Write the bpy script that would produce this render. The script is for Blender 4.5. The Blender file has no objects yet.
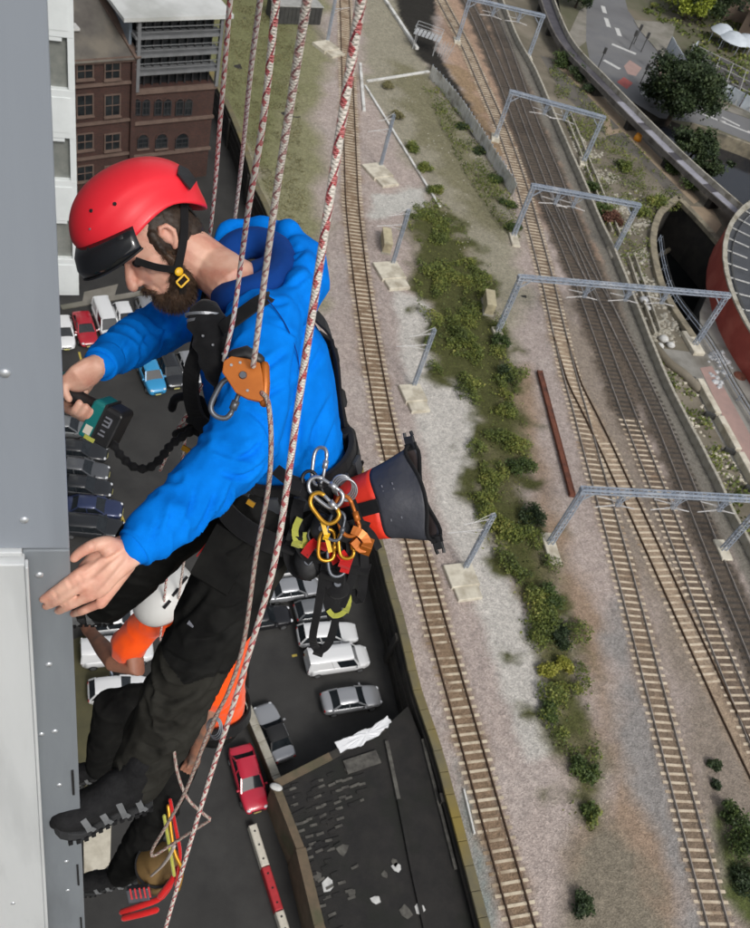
import bpy, bmesh, math, random
import numpy as np
from mathutils import Vector, Matrix, noise as mnoise
random.seed(7); RNG = np.random.default_rng(7)
SC = bpy.context.scene
COL = SC.collection
# ---------------------------------------------------------------- camera, sky, sun, exposure
F = 885.0; NX, NY = 98.0, 1250.0; CZ = 59.0        # focal length (px of a 750x928 frame), nadir point, eye height above the car park
_d = np.array([NX - 375, NY - 464, F]); _d /= np.linalg.norm(_d)
_z = np.array([0, 0, 1.0]); E2 = _z - (_z @ _d) * _d; E2 /= np.linalg.norm(E2); UP = -_d; E1 = np.cross(E2, UP)
def tow(v): v = np.asarray(v, float); return np.array([v @ E1, v @ E2, v @ UP])
cam = bpy.data.cameras.new('camera'); camo = bpy.data.objects.new('camera', cam); COL.objects.link(camo)
X, Y, Z = tow([1, 0, 0]), tow([0, -1, 0]), tow([0, 0, -1])
camo.matrix_world = Matrix(((X[0], Y[0], Z[0], 0), (X[1], Y[1], Z[1], 0), (X[2], Y[2], Z[2], CZ), (0, 0, 0, 1)))
cam.sensor_fit = 'VERTICAL'; cam.sensor_height = 36.0; cam.lens = 36.0 * F / 928.0
cam.clip_start = 0.05; cam.clip_end = 3000
cam.dof.use_dof = True; cam.dof.focus_distance = 2.05; cam.dof.aperture_fstop = 13.0      # small phone aperture: the far ground is a touch soft
SC.camera = camo
SUN_EL, SUN_AZ = math.radians(47), math.radians(138)   # azimuth clockwise from +y
world = bpy.data.worlds.new('World'); SC.world = world; world.use_nodes = True
wn = world.node_tree.nodes; wl = world.node_tree.links
sky = wn.new('ShaderNodeTexSky'); sky.sky_type = 'NISHITA'; sky.sun_disc = False
sky.sun_elevation = SUN_EL; sky.sun_rotation = SUN_AZ; sky.air_density = 1.0; sky.dust_density = 4.0; sky.ozone_density = 1.0
hs = wn.new('ShaderNodeHueSaturation'); hs.inputs['Saturation'].default_value = 0.28   # cloud-covered sky: grey
wl.new(sky.outputs[0], hs.inputs['Color']); wl.new(hs.outputs[0], wn['Background'].inputs['Color'])
wn['Background'].inputs['Strength'].default_value = 0.15
sl = bpy.data.lights.new('sun', 'SUN'); sl.energy = 1.5; sl.angle = math.radians(14); sl.color = (1.0, 0.965, 0.91)
so = bpy.data.objects.new('sun', sl); COL.objects.link(so)
_sd = Vector((math.sin(SUN_AZ) * math.cos(SUN_EL), math.cos(SUN_AZ) * math.cos(SUN_EL), math.sin(SUN_EL)))
so.rotation_euler = _sd.to_track_quat('Z', 'Y').to_euler(); so.location = (30, -20, 120)
SC.view_settings.view_transform = 'Standard'; SC.view_settings.look = 'None'
SC.view_settings.exposure = -0.16; SC.view_settings.gamma = 1.0; SC.view_settings.use_curve_mapping = False
# ---------------------------------------------------------------- survey helpers
V = Vector
def P(x, y, z=0.0):                                   # survey point of the photograph on the level z
    r = tow([(x - 375) / F, (y - 464) / F, 1.0]); t = (z - CZ) / r[2]
    return V((r[0] * t, r[1] * t, z))
def Q(x, y, dep):                                     # survey point at a measured distance
    r = tow([(x - 375) / F, (y - 464) / F, 1.0]) * dep
    return V((r[0], r[1], CZ + r[2]))
def wallpt(x, y, A, B):                               # survey point on the upright plane through A and B
    r = V(tow([(x - 375) / F, (y - 464) / F, 1.0])); n = V((-(B - A).y, (B - A).x, 0))
    t = (A - V((0, 0, CZ))).dot(n) / r.dot(n)
    return V((0, 0, CZ)) + r * t
def cv(v): return V(tow(v))                           # a direction given in camera axes
def spline(pts, step, closed=False):                  # Catmull-Rom, resampled evenly
    pts = [V(p) for p in pts]; n = len(pts); out = []
    rng = n if closed else n - 1
    for i in range(rng):
        if closed: a, b, c, d = pts[i - 1], pts[i], pts[(i + 1) % n], pts[(i + 2) % n]
        else: a, b, c, d = pts[max(i - 1, 0)], pts[i], pts[i + 1], pts[min(i + 2, n - 1)]
        for k in range(12):
            t = k / 12
            out.append(0.5 * ((2 * b) + (c - a) * t + (2 * a - 5 * b + 4 * c - d) * t * t + (3 * b - a - 3 * c + d) * t ** 3))
    out.append(pts[0] if closed else pts[-1])
    L = [0]
    for i in range(1, len(out)): L.append(L[-1] + (out[i] - out[i - 1]).length)
    m = max(int(round(L[-1] / step)), 2); res = []; j = 0
    for k in range(m + (0 if closed else 1)):
        s = L[-1] * k / m
        while j < len(L) - 2 and L[j + 1] < s: j += 1
        f = (s - L[j]) / max(L[j + 1] - L[j], 1e-9); res.append(out[j].lerp(out[j + 1], f))
    return res
def vn(x, y, seed=0):                                 # value noise, arrays
    x = np.asarray(x, float); y = np.asarray(y, float)
    xi = np.floor(x).astype(np.int64); yi = np.floor(y).astype(np.int64); fx = x - xi; fy = y - yi
    fx = fx * fx * (3 - 2 * fx); fy = fy * fy * (3 - 2 * fy)
    def h(a, b):
        n = (a * 374761393 + b * 668265263 + seed * 1442695041) & 0xffffffff
        n = ((n ^ (n >> 13)) * 1274126177) & 0xffffffff
        return ((n ^ (n >> 16)) & 0xffff) / 65535.0
    return (h(xi, yi) * (1 - fx) + h(xi + 1, yi) * fx) * (1 - fy) + (h(xi, yi + 1) * (1 - fx) + h(xi + 1, yi + 1) * fx) * fy
def fbm(x, y, seed=0, o=4):
    s = 0; a = 0.5
    for i in range(o): s = s + a * vn(x * 2 ** i, y * 2 ** i, seed + i); a *= 0.5
    return s
# ---------------------------------------------------------------- objects
WM = {}
def tag(o, label=None, cat=None, group=None, kind=None):
    if label: o['label'] = label
    if cat: o['category'] = cat
    if group: o['group'] = group
    if kind: o['kind'] = kind
    return o
def thing(name, label, cat, loc=(0, 0, 0), rz=0.0, group=None, kind=None):
    o = bpy.data.objects.new(name, None); COL.objects.link(o); o.empty_display_size = 0.2
    o.location = loc; o.rotation_euler = (0, 0, rz)
    WM[o] = Matrix.Translation(V(loc)) @ Matrix.Rotation(rz, 4, 'Z')
    return tag(o, label, cat, group, kind)
def dup(o, loc=None, rz=None, parent=None):
    c = o.copy(); COL.objects.link(c); c.parent = parent
    if loc is not None: c.location = loc
    if rz is not None: c.rotation_euler = (0, 0, rz)
    for ch in KIDS.get(o, ()): dup(ch, parent=c)
    return c
KIDS = {}
def link(name, me, mats, parent=None):
    o = bpy.data.objects.new(name, me); COL.objects.link(o)
    for m in (mats if isinstance(mats, (list, tuple)) else [mats]):
        if m is not None and me.users <= 1: me.materials.append(M[m] if isinstance(m, str) else m)
    if parent is not None:
        o.parent = parent; WM[o] = WM.get(parent, Matrix()); KIDS.setdefault(parent, []).append(o)
    return o
def frame(t, ref=V((0, 0, 1))):
    t = t.normalized(); s = t.cross(ref)
    if s.length < 1e-4: s = t.cross(V((1, 0, 0)))
    s.normalize(); return t, s, s.cross(t)
class MB:
    def __init__(s): s.v = []; s.f = []; s.mi = []; s.uv = []; s.cur = 0
    def add(s, vs, fs):
        b = len(s.v); s.v += [tuple(v) for v in vs]
        for f in fs: s.f.append(tuple(b + i for i in f)); s.mi.append(s.cur)
        return s
    def box(s, c, sz, ax=None):
        c = V(c); a, b, d = ax if ax else (V((1, 0, 0)), V((0, 1, 0)), V((0, 0, 1)))
        a, b, d = a * sz[0] / 2, b * sz[1] / 2, d * sz[2] / 2
        vs = [c + i * a + j * b + k * d for k in (-1, 1) for j in (-1, 1) for i in (-1, 1)]
        return s.add(vs, [(0, 2, 3, 1), (4, 5, 7, 6), (0, 1, 5, 4), (2, 6, 7, 3), (0, 4, 6, 2), (1, 3, 7, 5)])
    def bar(s, p, q, w, h=None, ref=V((0, 0, 1))):
        p, q = V(p), V(q); t, a, b = frame(q - p, ref)
        return s.box((p + q) / 2, ((q - p).length, w, h or w), (t, a, b))
    def cham(s, c, sz, ch, ax=None):                  # box with chamfered top edges
        c = V(c); a, b, d = ax if ax else (V((1, 0, 0)), V((0, 1, 0)), V((0, 0, 1)))
        x, y, z = sz[0] / 2, sz[1] / 2, sz[2] / 2; vs = []
        for (zz, i) in ((-z, 0), (z - ch, 0), (z, ch)):
            for sx, sy in ((-1, -1), (1, -1), (1, 1), (-1, 1)): vs.append(c + a * sx * (x - i) + b * sy * (y - i) + d * zz)
        fs = [(3, 2, 1, 0), (8, 9, 10, 11)]
        for r in (0, 4):
            for k in range(4): fs.append((r + k, r + (k + 1) % 4, r + 4 + (k + 1) % 4, r + 4 + k))
        return s.add(vs, fs)
    def loft(s, pts, rad, ref=V((0, 0, 1)), n=12, cap=True, rnd=True, closed=False, power=2.0):
        pts = [V(p) for p in pts]; m = len(pts)
        if not isinstance(rad, (list, tuple)): rad = [rad] * m
        rad = [(r, r) if not isinstance(r, (tuple, list)) else r for r in rad]
        T = []
        for i in range(m):
            if closed: t = pts[(i + 1) % m] - pts[i - 1]
            else: t = pts[min(i + 1, m - 1)] - pts[max(i - 1, 0)]
            T.append(t.normalized() if t.length > 1e-9 else V((0, 0, 1)))
        t, sd, bn = frame(T[0], V(ref)); fr = [sd]
        for i in range(1, m):
            if ref is not None and isinstance(ref, V) and getattr(s, 'fixed', False): fr.append(frame(T[i], ref)[1]); continue
            q = T[i - 1].rotation_difference(T[i]); sd = q @ sd; sd = (sd - T[i] * sd.dot(T[i])).normalized(); fr.append(sd)
        rings = [(pts[i], T[i], fr[i], rad[i]) for i in range(m)]
        if cap and rnd and not closed:
            p, t, f, r = rings[0]; k = min(r); pre = [(p - t * k * math.sin(a), t, f, (r[0] * math.cos(a), r[1] * math.cos(a))) for a in (1.35, 0.8)]
            p, t, f, r = rings[-1]; k = min(r); post = [(p + t * k * math.sin(a), t, f, (r[0] * math.cos(a), r[1] * math.cos(a))) for a in (0.8, 1.35)]
            rings = pre + rings + post
        b = len(s.v); ln = 0; pp = None
        for (p, t, f, r) in rings:
            if pp is not None: ln += (p - pp).length
            pp = p; g = t.cross(f)
            for k in range(n):
                a = 2 * math.pi * k / n; c, q = math.cos(a), math.sin(a)
                if power != 2.0: c = math.copysign(abs(c) ** (2 / power), c); q = math.copysign(abs(q) ** (2 / power), q)
                s.v.append(tuple(p + f * r[0] * c + g * r[1] * q)); s.uv.append((k / n, ln))
        R = len(rings)
        for i in range(R if closed else R - 1):
            for k in range(n):
                i2 = (i + 1) % R
                s.f.append((b + i * n + k, b + i * n + (k + 1) % n, b + i2 * n + (k + 1) % n, b + i2 * n + k)); s.mi.append(s.cur)
        if cap and not closed:
            s.f.append(tuple(b + k for k in reversed(range(n)))); s.mi.append(s.cur)
            s.f.append(tuple(b + (R - 1) * n + k for k in range(n))); s.mi.append(s.cur)
        return s
    def ball(s, c, r, n=12, ax=None):
        c = V(c); r = r if isinstance(r, (tuple, list)) else (r, r, r); a, b, d = ax if ax else (V((1, 0, 0)), V((0, 1, 0)), V((0, 0, 1)))
        vs = [c - d * r[2]]; m = max(n // 2, 4)
        for i in range(1, m):
            ph = -math.pi / 2 + math.pi * i / m
            for k in range(n):
                th = 2 * math.pi * k / n
                vs.append(c + a * r[0] * math.cos(ph) * math.cos(th) + b * r[1] * math.cos(ph) * math.sin(th) + d * r[2] * math.sin(ph))
        vs.append(c + d * r[2]); fs = []
        for k in range(n): fs.append((0, 1 + (k + 1) % n, 1 + k))
        for i in range(m - 2):
            for k in range(n): fs.append((1 + i * n + k, 1 + i * n + (k + 1) % n, 1 + (i + 1) * n + (k + 1) % n, 1 + (i + 1) * n + k))
        l = len(vs) - 1
        for k in range(n): fs.append((l, 1 + (m - 2) * n + k, 1 + (m - 2) * n + (k + 1) % n))
        return s.add(vs, fs)
    def prism(s, poly, z0, z1):                       # plan polygon (any winding) extruded between two levels
        poly = [V((p[0], p[1])) for p in poly]
        A = sum(poly[i - 1].x * poly[i].y - poly[i].x * poly[i - 1].y for i in range(len(poly)))
        if A < 0: poly = poly[::-1]
        n = len(poly)
        vs = [(p.x, p.y, z0) for p in poly] + [(p.x, p.y, z1) for p in poly]
        fs = [tuple(range(n, 2 * n)), tuple(reversed(range(n)))] + [(i, (i + 1) % n, n + (i + 1) % n, n + i) for i in range(n)]
        return s.add(vs, fs)
    def slab(s, poly, z0, z1):                        # prism whose sides take the second material
        b = len(s.f); s.prism(poly, z0, z1)
        for k in range(b + 1, len(s.f)): s.mi[k] = 1
        return s
    def quad(s, a, b, c, d): return s.add([a, b, c, d], [(0, 1, 2, 3)])
    def disc(s, c, nrm, r, h=0.0, n=10):              # a short stud along nrm
        t, a, b = frame(V(nrm)); c = V(c)
        vs = [c + (a * math.cos(2 * math.pi * k / n) + b * math.sin(2 * math.pi * k / n)) * r for k in range(n)]
        vs += [c + t * h + (a * math.cos(2 * math.pi * k / n) + b * math.sin(2 * math.pi * k / n)) * r * 0.8 for k in range(n)]
        return s.add(vs, [tuple(range(n, 2 * n))] + [(k, (k + 1) % n, n + (k + 1) % n, n + k) for k in range(n)])
    def mesh(s, name, parent=None):
        me = bpy.data.meshes.new(name); vs = s.v
        if parent is not None and parent in WM:
            inv = WM[parent].inverted(); vs = [tuple(inv @ V(v)) for v in vs]
        me.from_pydata(vs, [], s.f)
        if any(s.mi): me.polygons.foreach_set('material_index', s.mi)
        if s.uv and len(s.uv) == len(s.v):
            uvl = me.uv_layers.new(name='UVMap'); li = np.zeros(len(me.loops), np.int32); me.loops.foreach_get('vertex_index', li)
            u = np.array(s.uv, np.float32)[li]
            ls = np.zeros(len(me.polygons), np.int32); lt = np.zeros(len(me.polygons), np.int32)
            me.polygons.foreach_get('loop_start', ls); me.polygons.foreach_get('loop_total', lt)
            q = ls[lt == 4]                           # close the seam of each ring
            if len(q):
                idx = q[:, None] + np.arange(4)[None]; uu = u[idx]; w = (uu[:, :, 0].max(1) - uu[:, :, 0].min(1)) > 0.5
                fx = uu[w]; fx[:, :, 0] = np.where(fx[:, :, 0] < 0.5, fx[:, :, 0] + 1, fx[:, :, 0]); u[idx[w]] = fx
            uvl.data.foreach_set('uv', u.ravel())
        return me
    def build(s, name, mat, parent=None, smooth=False, bevel=0.0):
        me = s.mesh(name, parent); o = link(name, me, mat, parent)
        if smooth: me.shade_smooth()
        if bevel:
            b = o.modifiers.new('bevel', 'BEVEL'); b.width = bevel; b.segments = 2; b.limit_method = 'ANGLE'
        return o
def remesh(mb, vox, sm=4, fac=0.5):
    me = mb.mesh('tmp'); o = bpy.data.objects.new('tmp', me); COL.objects.link(o)
    r = o.modifiers.new('r', 'REMESH'); r.mode = 'VOXEL'; r.voxel_size = vox; r.use_smooth_shade = True
    if sm: m = o.modifiers.new('s', 'SMOOTH'); m.factor = fac; m.iterations = sm
    dg = bpy.context.evaluated_depsgraph_get(); dg.update()
    out = bpy.data.meshes.new_from_object(o.evaluated_get(dg))
    bpy.data.objects.remove(o); bpy.data.meshes.remove(me)
    out.shade_smooth(); return out
def displace(me, fn):                                 # fn(co, normal) -> offset along normal
    n = len(me.vertices); co = np.zeros(n * 3, np.float32); no = np.zeros(n * 3, np.float32)
    me.vertices.foreach_get('co', co); me.vertices.foreach_get('normal', no)
    co = co.reshape(-1, 3); no = no.reshape(-1, 3)
    co = co + no * fn(co, no)[:, None]; me.vertices.foreach_set('co', co.astype(np.float32).ravel()); me.update()
def noise3(co, sc, seed=0.0): return np.array([mnoise.noise(V(c) * sc + V((seed, seed * 1.7, -seed))) for c in co])
def put(name, me, mat, parent):
    if parent is not None and parent in WM: me.transform(WM[parent].inverted())
    return link(name, me, mat, parent)
# ---------------------------------------------------------------- materials
M = {}
def lin(r, g, b): return tuple(((c / 255) / 12.92 if c <= 10 else (((c / 255) + 0.055) / 1.055) ** 2.4) for c in (r, g, b)) + (1.0,)
def mat(name, c1, c2=None, scale=4.0, rough=0.7, bump=0.0, bscale=None, metal=0.0, spec=0.5, det=6, c3=None, s3=0.6, coord='obj', stretch=None, rough2=None, coat=0.0, bdist=0.01):
    m = bpy.data.materials.new(name); m.use_nodes = True; nt = m.node_tree; N = nt.nodes; L = nt.links
    b = N['Principled BSDF']; b.inputs['Roughness'].default_value = rough; b.inputs['Metallic'].default_value = metal
    b.inputs['Specular IOR Level'].default_value = spec; b.inputs['Coat Weight'].default_value = coat
    c1 = c1 if len(c1) == 4 else (*c1, 1); b.inputs['Base Color'].default_value = c1
    M[name] = m; m.diffuse_color = c1
    if c2 is None and not bump: return m
    if coord == 'obj': src = N.new('ShaderNodeTexCoord').outputs['Object']
    elif coord == 'uv': src = N.new('ShaderNodeTexCoord').outputs['UV']
    else: src = N.new('ShaderNodeNewGeometry').outputs['Position']
    if stretch:
        mp = N.new('ShaderNodeMapping'); mp.inputs['Scale'].default_value = stretch; L.new(src, mp.inputs['Vector']); src = mp.outputs[0]
    if c2 is not None:
        c2 = c2 if len(c2) == 4 else (*c2, 1)
        t = N.new('ShaderNodeTexNoise'); t.inputs['Scale'].default_value = scale; t.inputs['Detail'].default_value = det; t.inputs['Roughness'].default_value = 0.62
        L.new(src, t.inputs['Vector'])
        r = N.new('ShaderNodeValToRGB'); r.color_ramp.elements[0].position = 0.34; r.color_ramp.elements[1].position = 0.66
        r.color_ramp.elements[0].color = c1; r.color_ramp.elements[1].color = c2; L.new(t.outputs['Fac'], r.inputs['Fac']); out = r.outputs[0]
        if c3 is not None:
            c3 = c3 if len(c3) == 4 else (*c3, 1)
            t3 = N.new('ShaderNodeTexNoise'); t3.inputs['Scale'].default_value = s3; t3.inputs['Detail'].default_value = 5; L.new(src, t3.inputs['Vector'])
            r3 = N.new('ShaderNodeValToRGB'); r3.color_ramp.elements[0].position = 0.5; r3.color_ramp.elements[1].position = 0.68; L.new(t3.outputs['Fac'], r3.inputs['Fac'])
            mx = N.new('ShaderNodeMix'); mx.data_type = 'RGBA'; L.new(r3.outputs[0], mx.inputs[0]); L.new(out, mx.inputs[6]); mx.inputs[7].default_value = c3; out = mx.outputs[2]
        L.new(out, b.inputs['Base Color'])
        if rough2 is not None:
            mr = N.new('ShaderNodeMapRange'); mr.inputs['To Min'].default_value = rough; mr.inputs['To Max'].default_value = rough2
            mr.inputs['From Min'].default_value = 0.35; mr.inputs['From Max'].default_value = 0.65; L.new(t.outputs['Fac'], mr.inputs['Value']); L.new(mr.outputs[0], b.inputs['Roughness'])
    if bump:
        tb = N.new('ShaderNodeTexNoise'); tb.inputs['Scale'].default_value = bscale or scale * 4; tb.inputs['Detail'].default_value = 5; L.new(src, tb.inputs['Vector'])
        bp = N.new('ShaderNodeBump'); bp.inputs['Strength'].default_value = bump; bp.inputs['Distance'].default_value = bdist
        L.new(tb.outputs['Fac'], bp.inputs['Height']); L.new(bp.outputs[0], b.inputs['Normal'])
    return m
mat('asphalt', (0.027, 0.0265, 0.026), (0.046, 0.045, 0.043), 0.35, 0.8, 0.4, 14, coord='pos', c3=(0.034, 0.033, 0.031), s3=0.12, bdist=0.02)
mat('earth', lin(104, 100, 84), lin(84, 86, 62), 0.15, 0.95, 0.6, 2, coord='pos', c3=lin(120, 110, 96), s3=0.06)
mat('road_grey', lin(104, 105, 108), lin(118, 118, 118), 0.2, 0.85, 0.2, 10, coord='pos', c3=lin(92, 92, 94), s3=0.1)
mat('paving', lin(140, 136, 128), lin(122, 118, 108), 0.5, 0.85, 0.2, 8, coord='pos', c3=lin(98, 98, 86), s3=0.2)
mat('scrub_earth', lin(118, 110, 96), lin(92, 88, 74), 0.4, 0.95, 0.7, 3, coord='pos', c3=lin(138, 130, 116), s3=0.2, bdist=0.1)
mat('yard_concrete', lin(150, 148, 142), lin(128, 126, 120), 0.4, 0.85, 0.2, 6, coord='pos', c3=lin(104, 100, 92), s3=0.25)
mat('red_tarmac', lin(172, 92, 88), lin(150, 84, 80), 0.6, 0.85, 0.2, 6, coord='pos')
mat('pink_tarmac', lin(168, 140, 132), lin(150, 128, 122), 0.6, 0.85, 0.2, 6, coord='pos')
mat('white_paint', (0.62, 0.62, 0.60), (0.45, 0.45, 0.44), 3, 0.7, coord='pos')
mat('river_water', (0.010, 0.012, 0.018), (0.016, 0.018, 0.024), 0.3, 0.12, 0.15, 1.5, coord='pos', spec=0.5, bdist=0.05)
mat('dark_water', (0.006, 0.007, 0.008), (0.010, 0.012, 0.012), 0.3, 0.15, 0.1, 2, coord='pos', bdist=0.05)
mat('concrete', lin(178, 174, 162), lin(158, 153, 140), 1.5, 0.85, 0.3, 12, c3=lin(130, 124, 108), s3=0.9)
mat('pale_concrete', lin(212, 206, 190), lin(190, 183, 166), 1.5, 0.85, 0.3, 12, c3=lin(165, 156, 138), s3=0.8)
mat('sleeper_concrete', lin(212, 200, 178), lin(184, 170, 148), 2.2, 0.88, 0.3, 14, coord='pos', c3=lin(134, 114, 92), s3=0.7)
mat('sleeper_bright', lin(216, 203, 182), lin(186, 170, 148), 2.2, 0.88, 0.3, 14, coord='pos', c3=lin(150, 130, 108), s3=0.5)
mat('sleeper_timber', lin(74, 68, 62), lin(52, 48, 44), 2.0, 0.9, 0.4, 14, coord='pos', c3=lin(84, 74, 64), s3=0.6)
mat('rail_rust', lin(78, 60, 46), lin(98, 78, 62), 2.5, 0.65, 0.2, 30, coord='pos', metal=0.1)
mat('rail_worn', lin(146, 136, 126), lin(176, 170, 164), 1.5, 0.45, 0.1, 30, coord='pos', metal=0.45)
mat('wall_dark', lin(44, 42, 40), lin(58, 55, 50), 0.8, 0.9, 0.5, 5, coord='pos', c3=lin(30, 30, 30), s3=0.3, bdist=0.03)
mat('coping_moss', lin(116, 108, 78), lin(96, 92, 76), 0.7, 0.9, 0.4, 10, coord='pos', c3=lin(136, 118, 54), s3=0.10)
mat('galv', lin(168, 178, 192), lin(146, 156, 170), 2.0, 0.5, 0.0, metal=0.25, coord='pos', c3=lin(186, 192, 200), s3=0.8)
mat('insulator', lin(214, 212, 210), lin(170, 170, 172), 8, 0.4)
mat('rust_steel', lin(96, 56, 42), lin(118, 70, 52), 3, 0.85, 0.3, 20, c3=lin(72, 44, 36), s3=1.0)
def railbed_material():
    m = bpy.data.materials.new('railbed'); m.use_nodes = True; N = m.node_tree.nodes; L = m.node_tree.links; b = N['Principled BSDF']; b.inputs['Roughness'].default_value = 0.95
    b.inputs['Specular IOR Level'].default_value = 0.25
    at = N.new('ShaderNodeAttribute'); at.attribute_name = 'gcol'; g = N.new('ShaderNodeNewGeometry')
    vo = N.new('ShaderNodeTexVoronoi'); vo.inputs['Scale'].default_value = 11.0; L.new(g.outputs['Position'], vo.inputs['Vector'])
    sp = N.new('ShaderNodeSeparateColor'); L.new(vo.outputs['Color'], sp.inputs[0])
    nz = N.new('ShaderNodeTexNoise'); nz.inputs['Scale'].default_value = 2.3; nz.inputs['Detail'].default_value = 8; nz.inputs['Roughness'].default_value = 0.75; L.new(g.outputs['Position'], nz.inputs['Vector'])
    a = N.new('ShaderNodeMapRange'); a.inputs['To Min'].default_value = 0.76; a.inputs['To Max'].default_value = 1.22; L.new(sp.outputs[0], a.inputs['Value'])
    c = N.new('ShaderNodeMapRange'); c.inputs['From Min'].default_value = 0.3; c.inputs['From Max'].default_value = 0.7; c.inputs['To Min'].default_value = 0.66; c.inputs['To Max'].default_value = 1.3; L.new(nz.outputs['Fac'], c.inputs['Value'])
    mu = N.new('ShaderNodeMath'); mu.operation = 'MULTIPLY'; L.new(a.outputs[0], mu.inputs[0]); L.new(c.outputs[0], mu.inputs[1])
    vm = N.new('ShaderNodeVectorMath'); vm.operation = 'SCALE'; L.new(at.outputs['Color'], vm.inputs[0]); L.new(mu.outputs[0], vm.inputs['Scale'])
    L.new(vm.outputs[0], b.inputs['Base Color'])
    bp = N.new('ShaderNodeBump'); bp.inputs['Strength'].default_value = 0.8; bp.inputs['Distance'].default_value = 0.05; L.new(vo.outputs['Distance'], bp.inputs['Height']); L.new(bp.outputs[0], b.inputs['Normal'])
    M['railbed'] = m
railbed_material()
# ---------------------------------------------------------------- setting
ZB = 3.72                                              # level of the railway bed
def px(pts, z): return [P(a, b, z) for a, b in pts]
g = MB().prism([(-900, -500), (900, -500), (900, 1500), (-900, 1500)], -9, -6); tag(g.build('ground', 'earth'), kind='structure')
wall_px = [(140, -60), (178, 0), (205, 60), (227, 103), (245, 147), (257, 187), (267, 207), (300, 290), (325, 370), (346, 427), (360, 470), (392, 590), (401, 621), (417, 688), (435, 741), (453, 805), (483, 918), (505, 1000), (540, 1130)]
wall_line = spline(px(wall_px, ZB + 0.3), 1.5)
par_px = [(450, -90), (490, -20), (515, 40), (533, 73), (550, 113), (567, 153), (582, 187), (600, 230), (612, 255), (640, 325), (648, 346), (666, 389), (683, 423), (712, 480), (729, 517), (747, 551), (790, 640), (850, 770), (960, 1010), (1020, 1130)]
par_line = spline(px(par_px, ZB), 1.5)
# car park and its surroundings on the low level
lowpoly = [(p.x, p.y) for p in wall_line] + [(20, -60), (-300, -60), (-300, 420), (wall_line[0].x, 420)]
tag(MB().prism(lowpoly, -6.0, 0.0).build('car_park_ground', 'asphalt'), kind='structure')
bedpoly = [(p.x, p.y) for p in wall_line] + [(p.x, p.y) for p in reversed(par_line)]
tag(MB().prism(bedpoly, -5.9, ZB - 0.05).build('railway_embankment', 'wall_dark'), kind='structure')
# the bed itself: fine grid with zones of ballast, hardcore, dirt, grass and painted shade
def sdf(poly, x, y):                                   # signed distance, negative inside
    p = np.array([(q[0], q[1]) for q in poly]); q = np.roll(p, -1, 0); dmin = np.full(x.shape, 1e9); ins = np.zeros(x.shape, bool)
    for (ax, ay), (bx, by) in zip(p, q):
        ex, ey = bx - ax, by - ay; l2 = ex * ex + ey * ey + 1e-12; t = np.clip(((x - ax) * ex + (y - ay) * ey) / l2, 0, 1)
        dmin = np.minimum(dmin, np.hypot(x - ax - t * ex, y - ay - t * ey))
        if ay != by: c = ((ay > y) != (by > y)) & (x < ex * (y - ay) / ey + ax); ins ^= c
    return np.where(ins, -dmin, dmin)
def ldist(line, x, y):
    dmin = np.full(x.shape, 1e9)
    for a, b in zip(line[:-1], line[1:]):
        ex, ey = b[0] - a[0], b[1] - a[1]; l2 = ex * ex + ey * ey + 1e-12; t = np.clip(((x - a[0]) * ex + (y - a[1]) * ey) / l2, 0, 1)
        dmin = np.minimum(dmin, np.hypot(x - a[0] - t * ex, y - a[1] - t * ey))
    return dmin
ZR = 4.0
T1 = [(343, -60), (345, 0), (349, 110), (350.5, 150), (352.5, 200), (357.5, 250), (364, 300), (373, 355), (383, 410), (394, 460), (416, 543), (436, 618), (470.8, 740), (524.7, 928), (560, 1040), (600, 1150)]
T2 = [(412, -60), (442, 0), (465, 43), (484, 86), (503, 130), (518, 172), (528, 205), (548, 280), (556, 315), (570, 373), (581, 412), (593, 457), (621.7, 560), (669, 740), (720, 928), (760, 1070)]
T2B = [(561, 337), (567, 357), (576, 384), (590, 412), (606, 445), (622, 480), (636, 510), (658.8, 560), (700, 650), (740, 735), (790, 838), (850, 960), (890, 1040)]
T3 = [(436, -60), (468, 0), (487.5, 43), (505, 86), (521.6, 130), (537, 172), (551, 208), (566, 245), (584, 290), (601, 337), (615.5, 377), (630.5, 417), (658, 487), (686, 560), (722, 652), (757, 738), (832, 920), (880, 1040)]
T4 = [(456, -60), (487, 0), (505.4, 43), (520.5, 86), (537, 130), (554.5, 172), (569, 212), (582, 245), (601, 290), (622, 335), (645, 383), (665, 428), (686, 480), (717, 558), (757, 655), (800, 762), (900, 1000)]
TX = [(541, 182), (553, 208), (571, 240), (590, 275), (608, 307), (624, 340)]
TL = {k: spline(px(v, ZR), 0.65) for k, v in dict(T1=T1, T2=T2, T2B=T2B, T3=T3, T4=T4, TX=TX).items()}
veg_px = [(408, 212), (416, 250), (412, 285), (428, 310), (424, 345), (430, 378), (462, 383), (476, 412), (470, 450), (470, 490), (488, 545), (508, 575), (520, 615), (536, 655), (546, 705), (566, 760), (577, 815), (590, 826), (602, 800), (600, 760), (588, 715), (576, 650), (562, 600), (548, 555), (532, 500), (522, 430), (517, 372), (500, 350), (494, 318), (488, 275), (470, 245), (452, 215), (436, 205)]
gx, gy = np.meshgrid(np.arange(-48, 92, 0.45), np.arange(-2, 205, 0.45)); sh = gx.shape
ff = lambda s, seed: fbm(gx * s, gy * s, seed, 4)
Cc = np.zeros(sh + (3,)); Cc[:] = lin(172, 159, 152)[:3]
def blend(w, c): global Cc; w = np.clip(w, 0, 1)[..., None]; Cc = Cc * (1 - w) + np.array(c[:3]) * w
def zone(pts, c, soft=1.0, amp=2.0, sc=0.25, seed=1, k=1.0):
    s = sdf(px(pts, ZB), gx, gy) + (ff(sc, seed) - 0.47) * amp * 2.2
    blend(k * (0.5 - s / soft), c)
blend((ff(0.06, 3) - 0.42) * 3, lin(160, 149, 144)); blend((ff(0.3, 9) - 0.5) * 2.2, lin(176, 166, 160))
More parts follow.
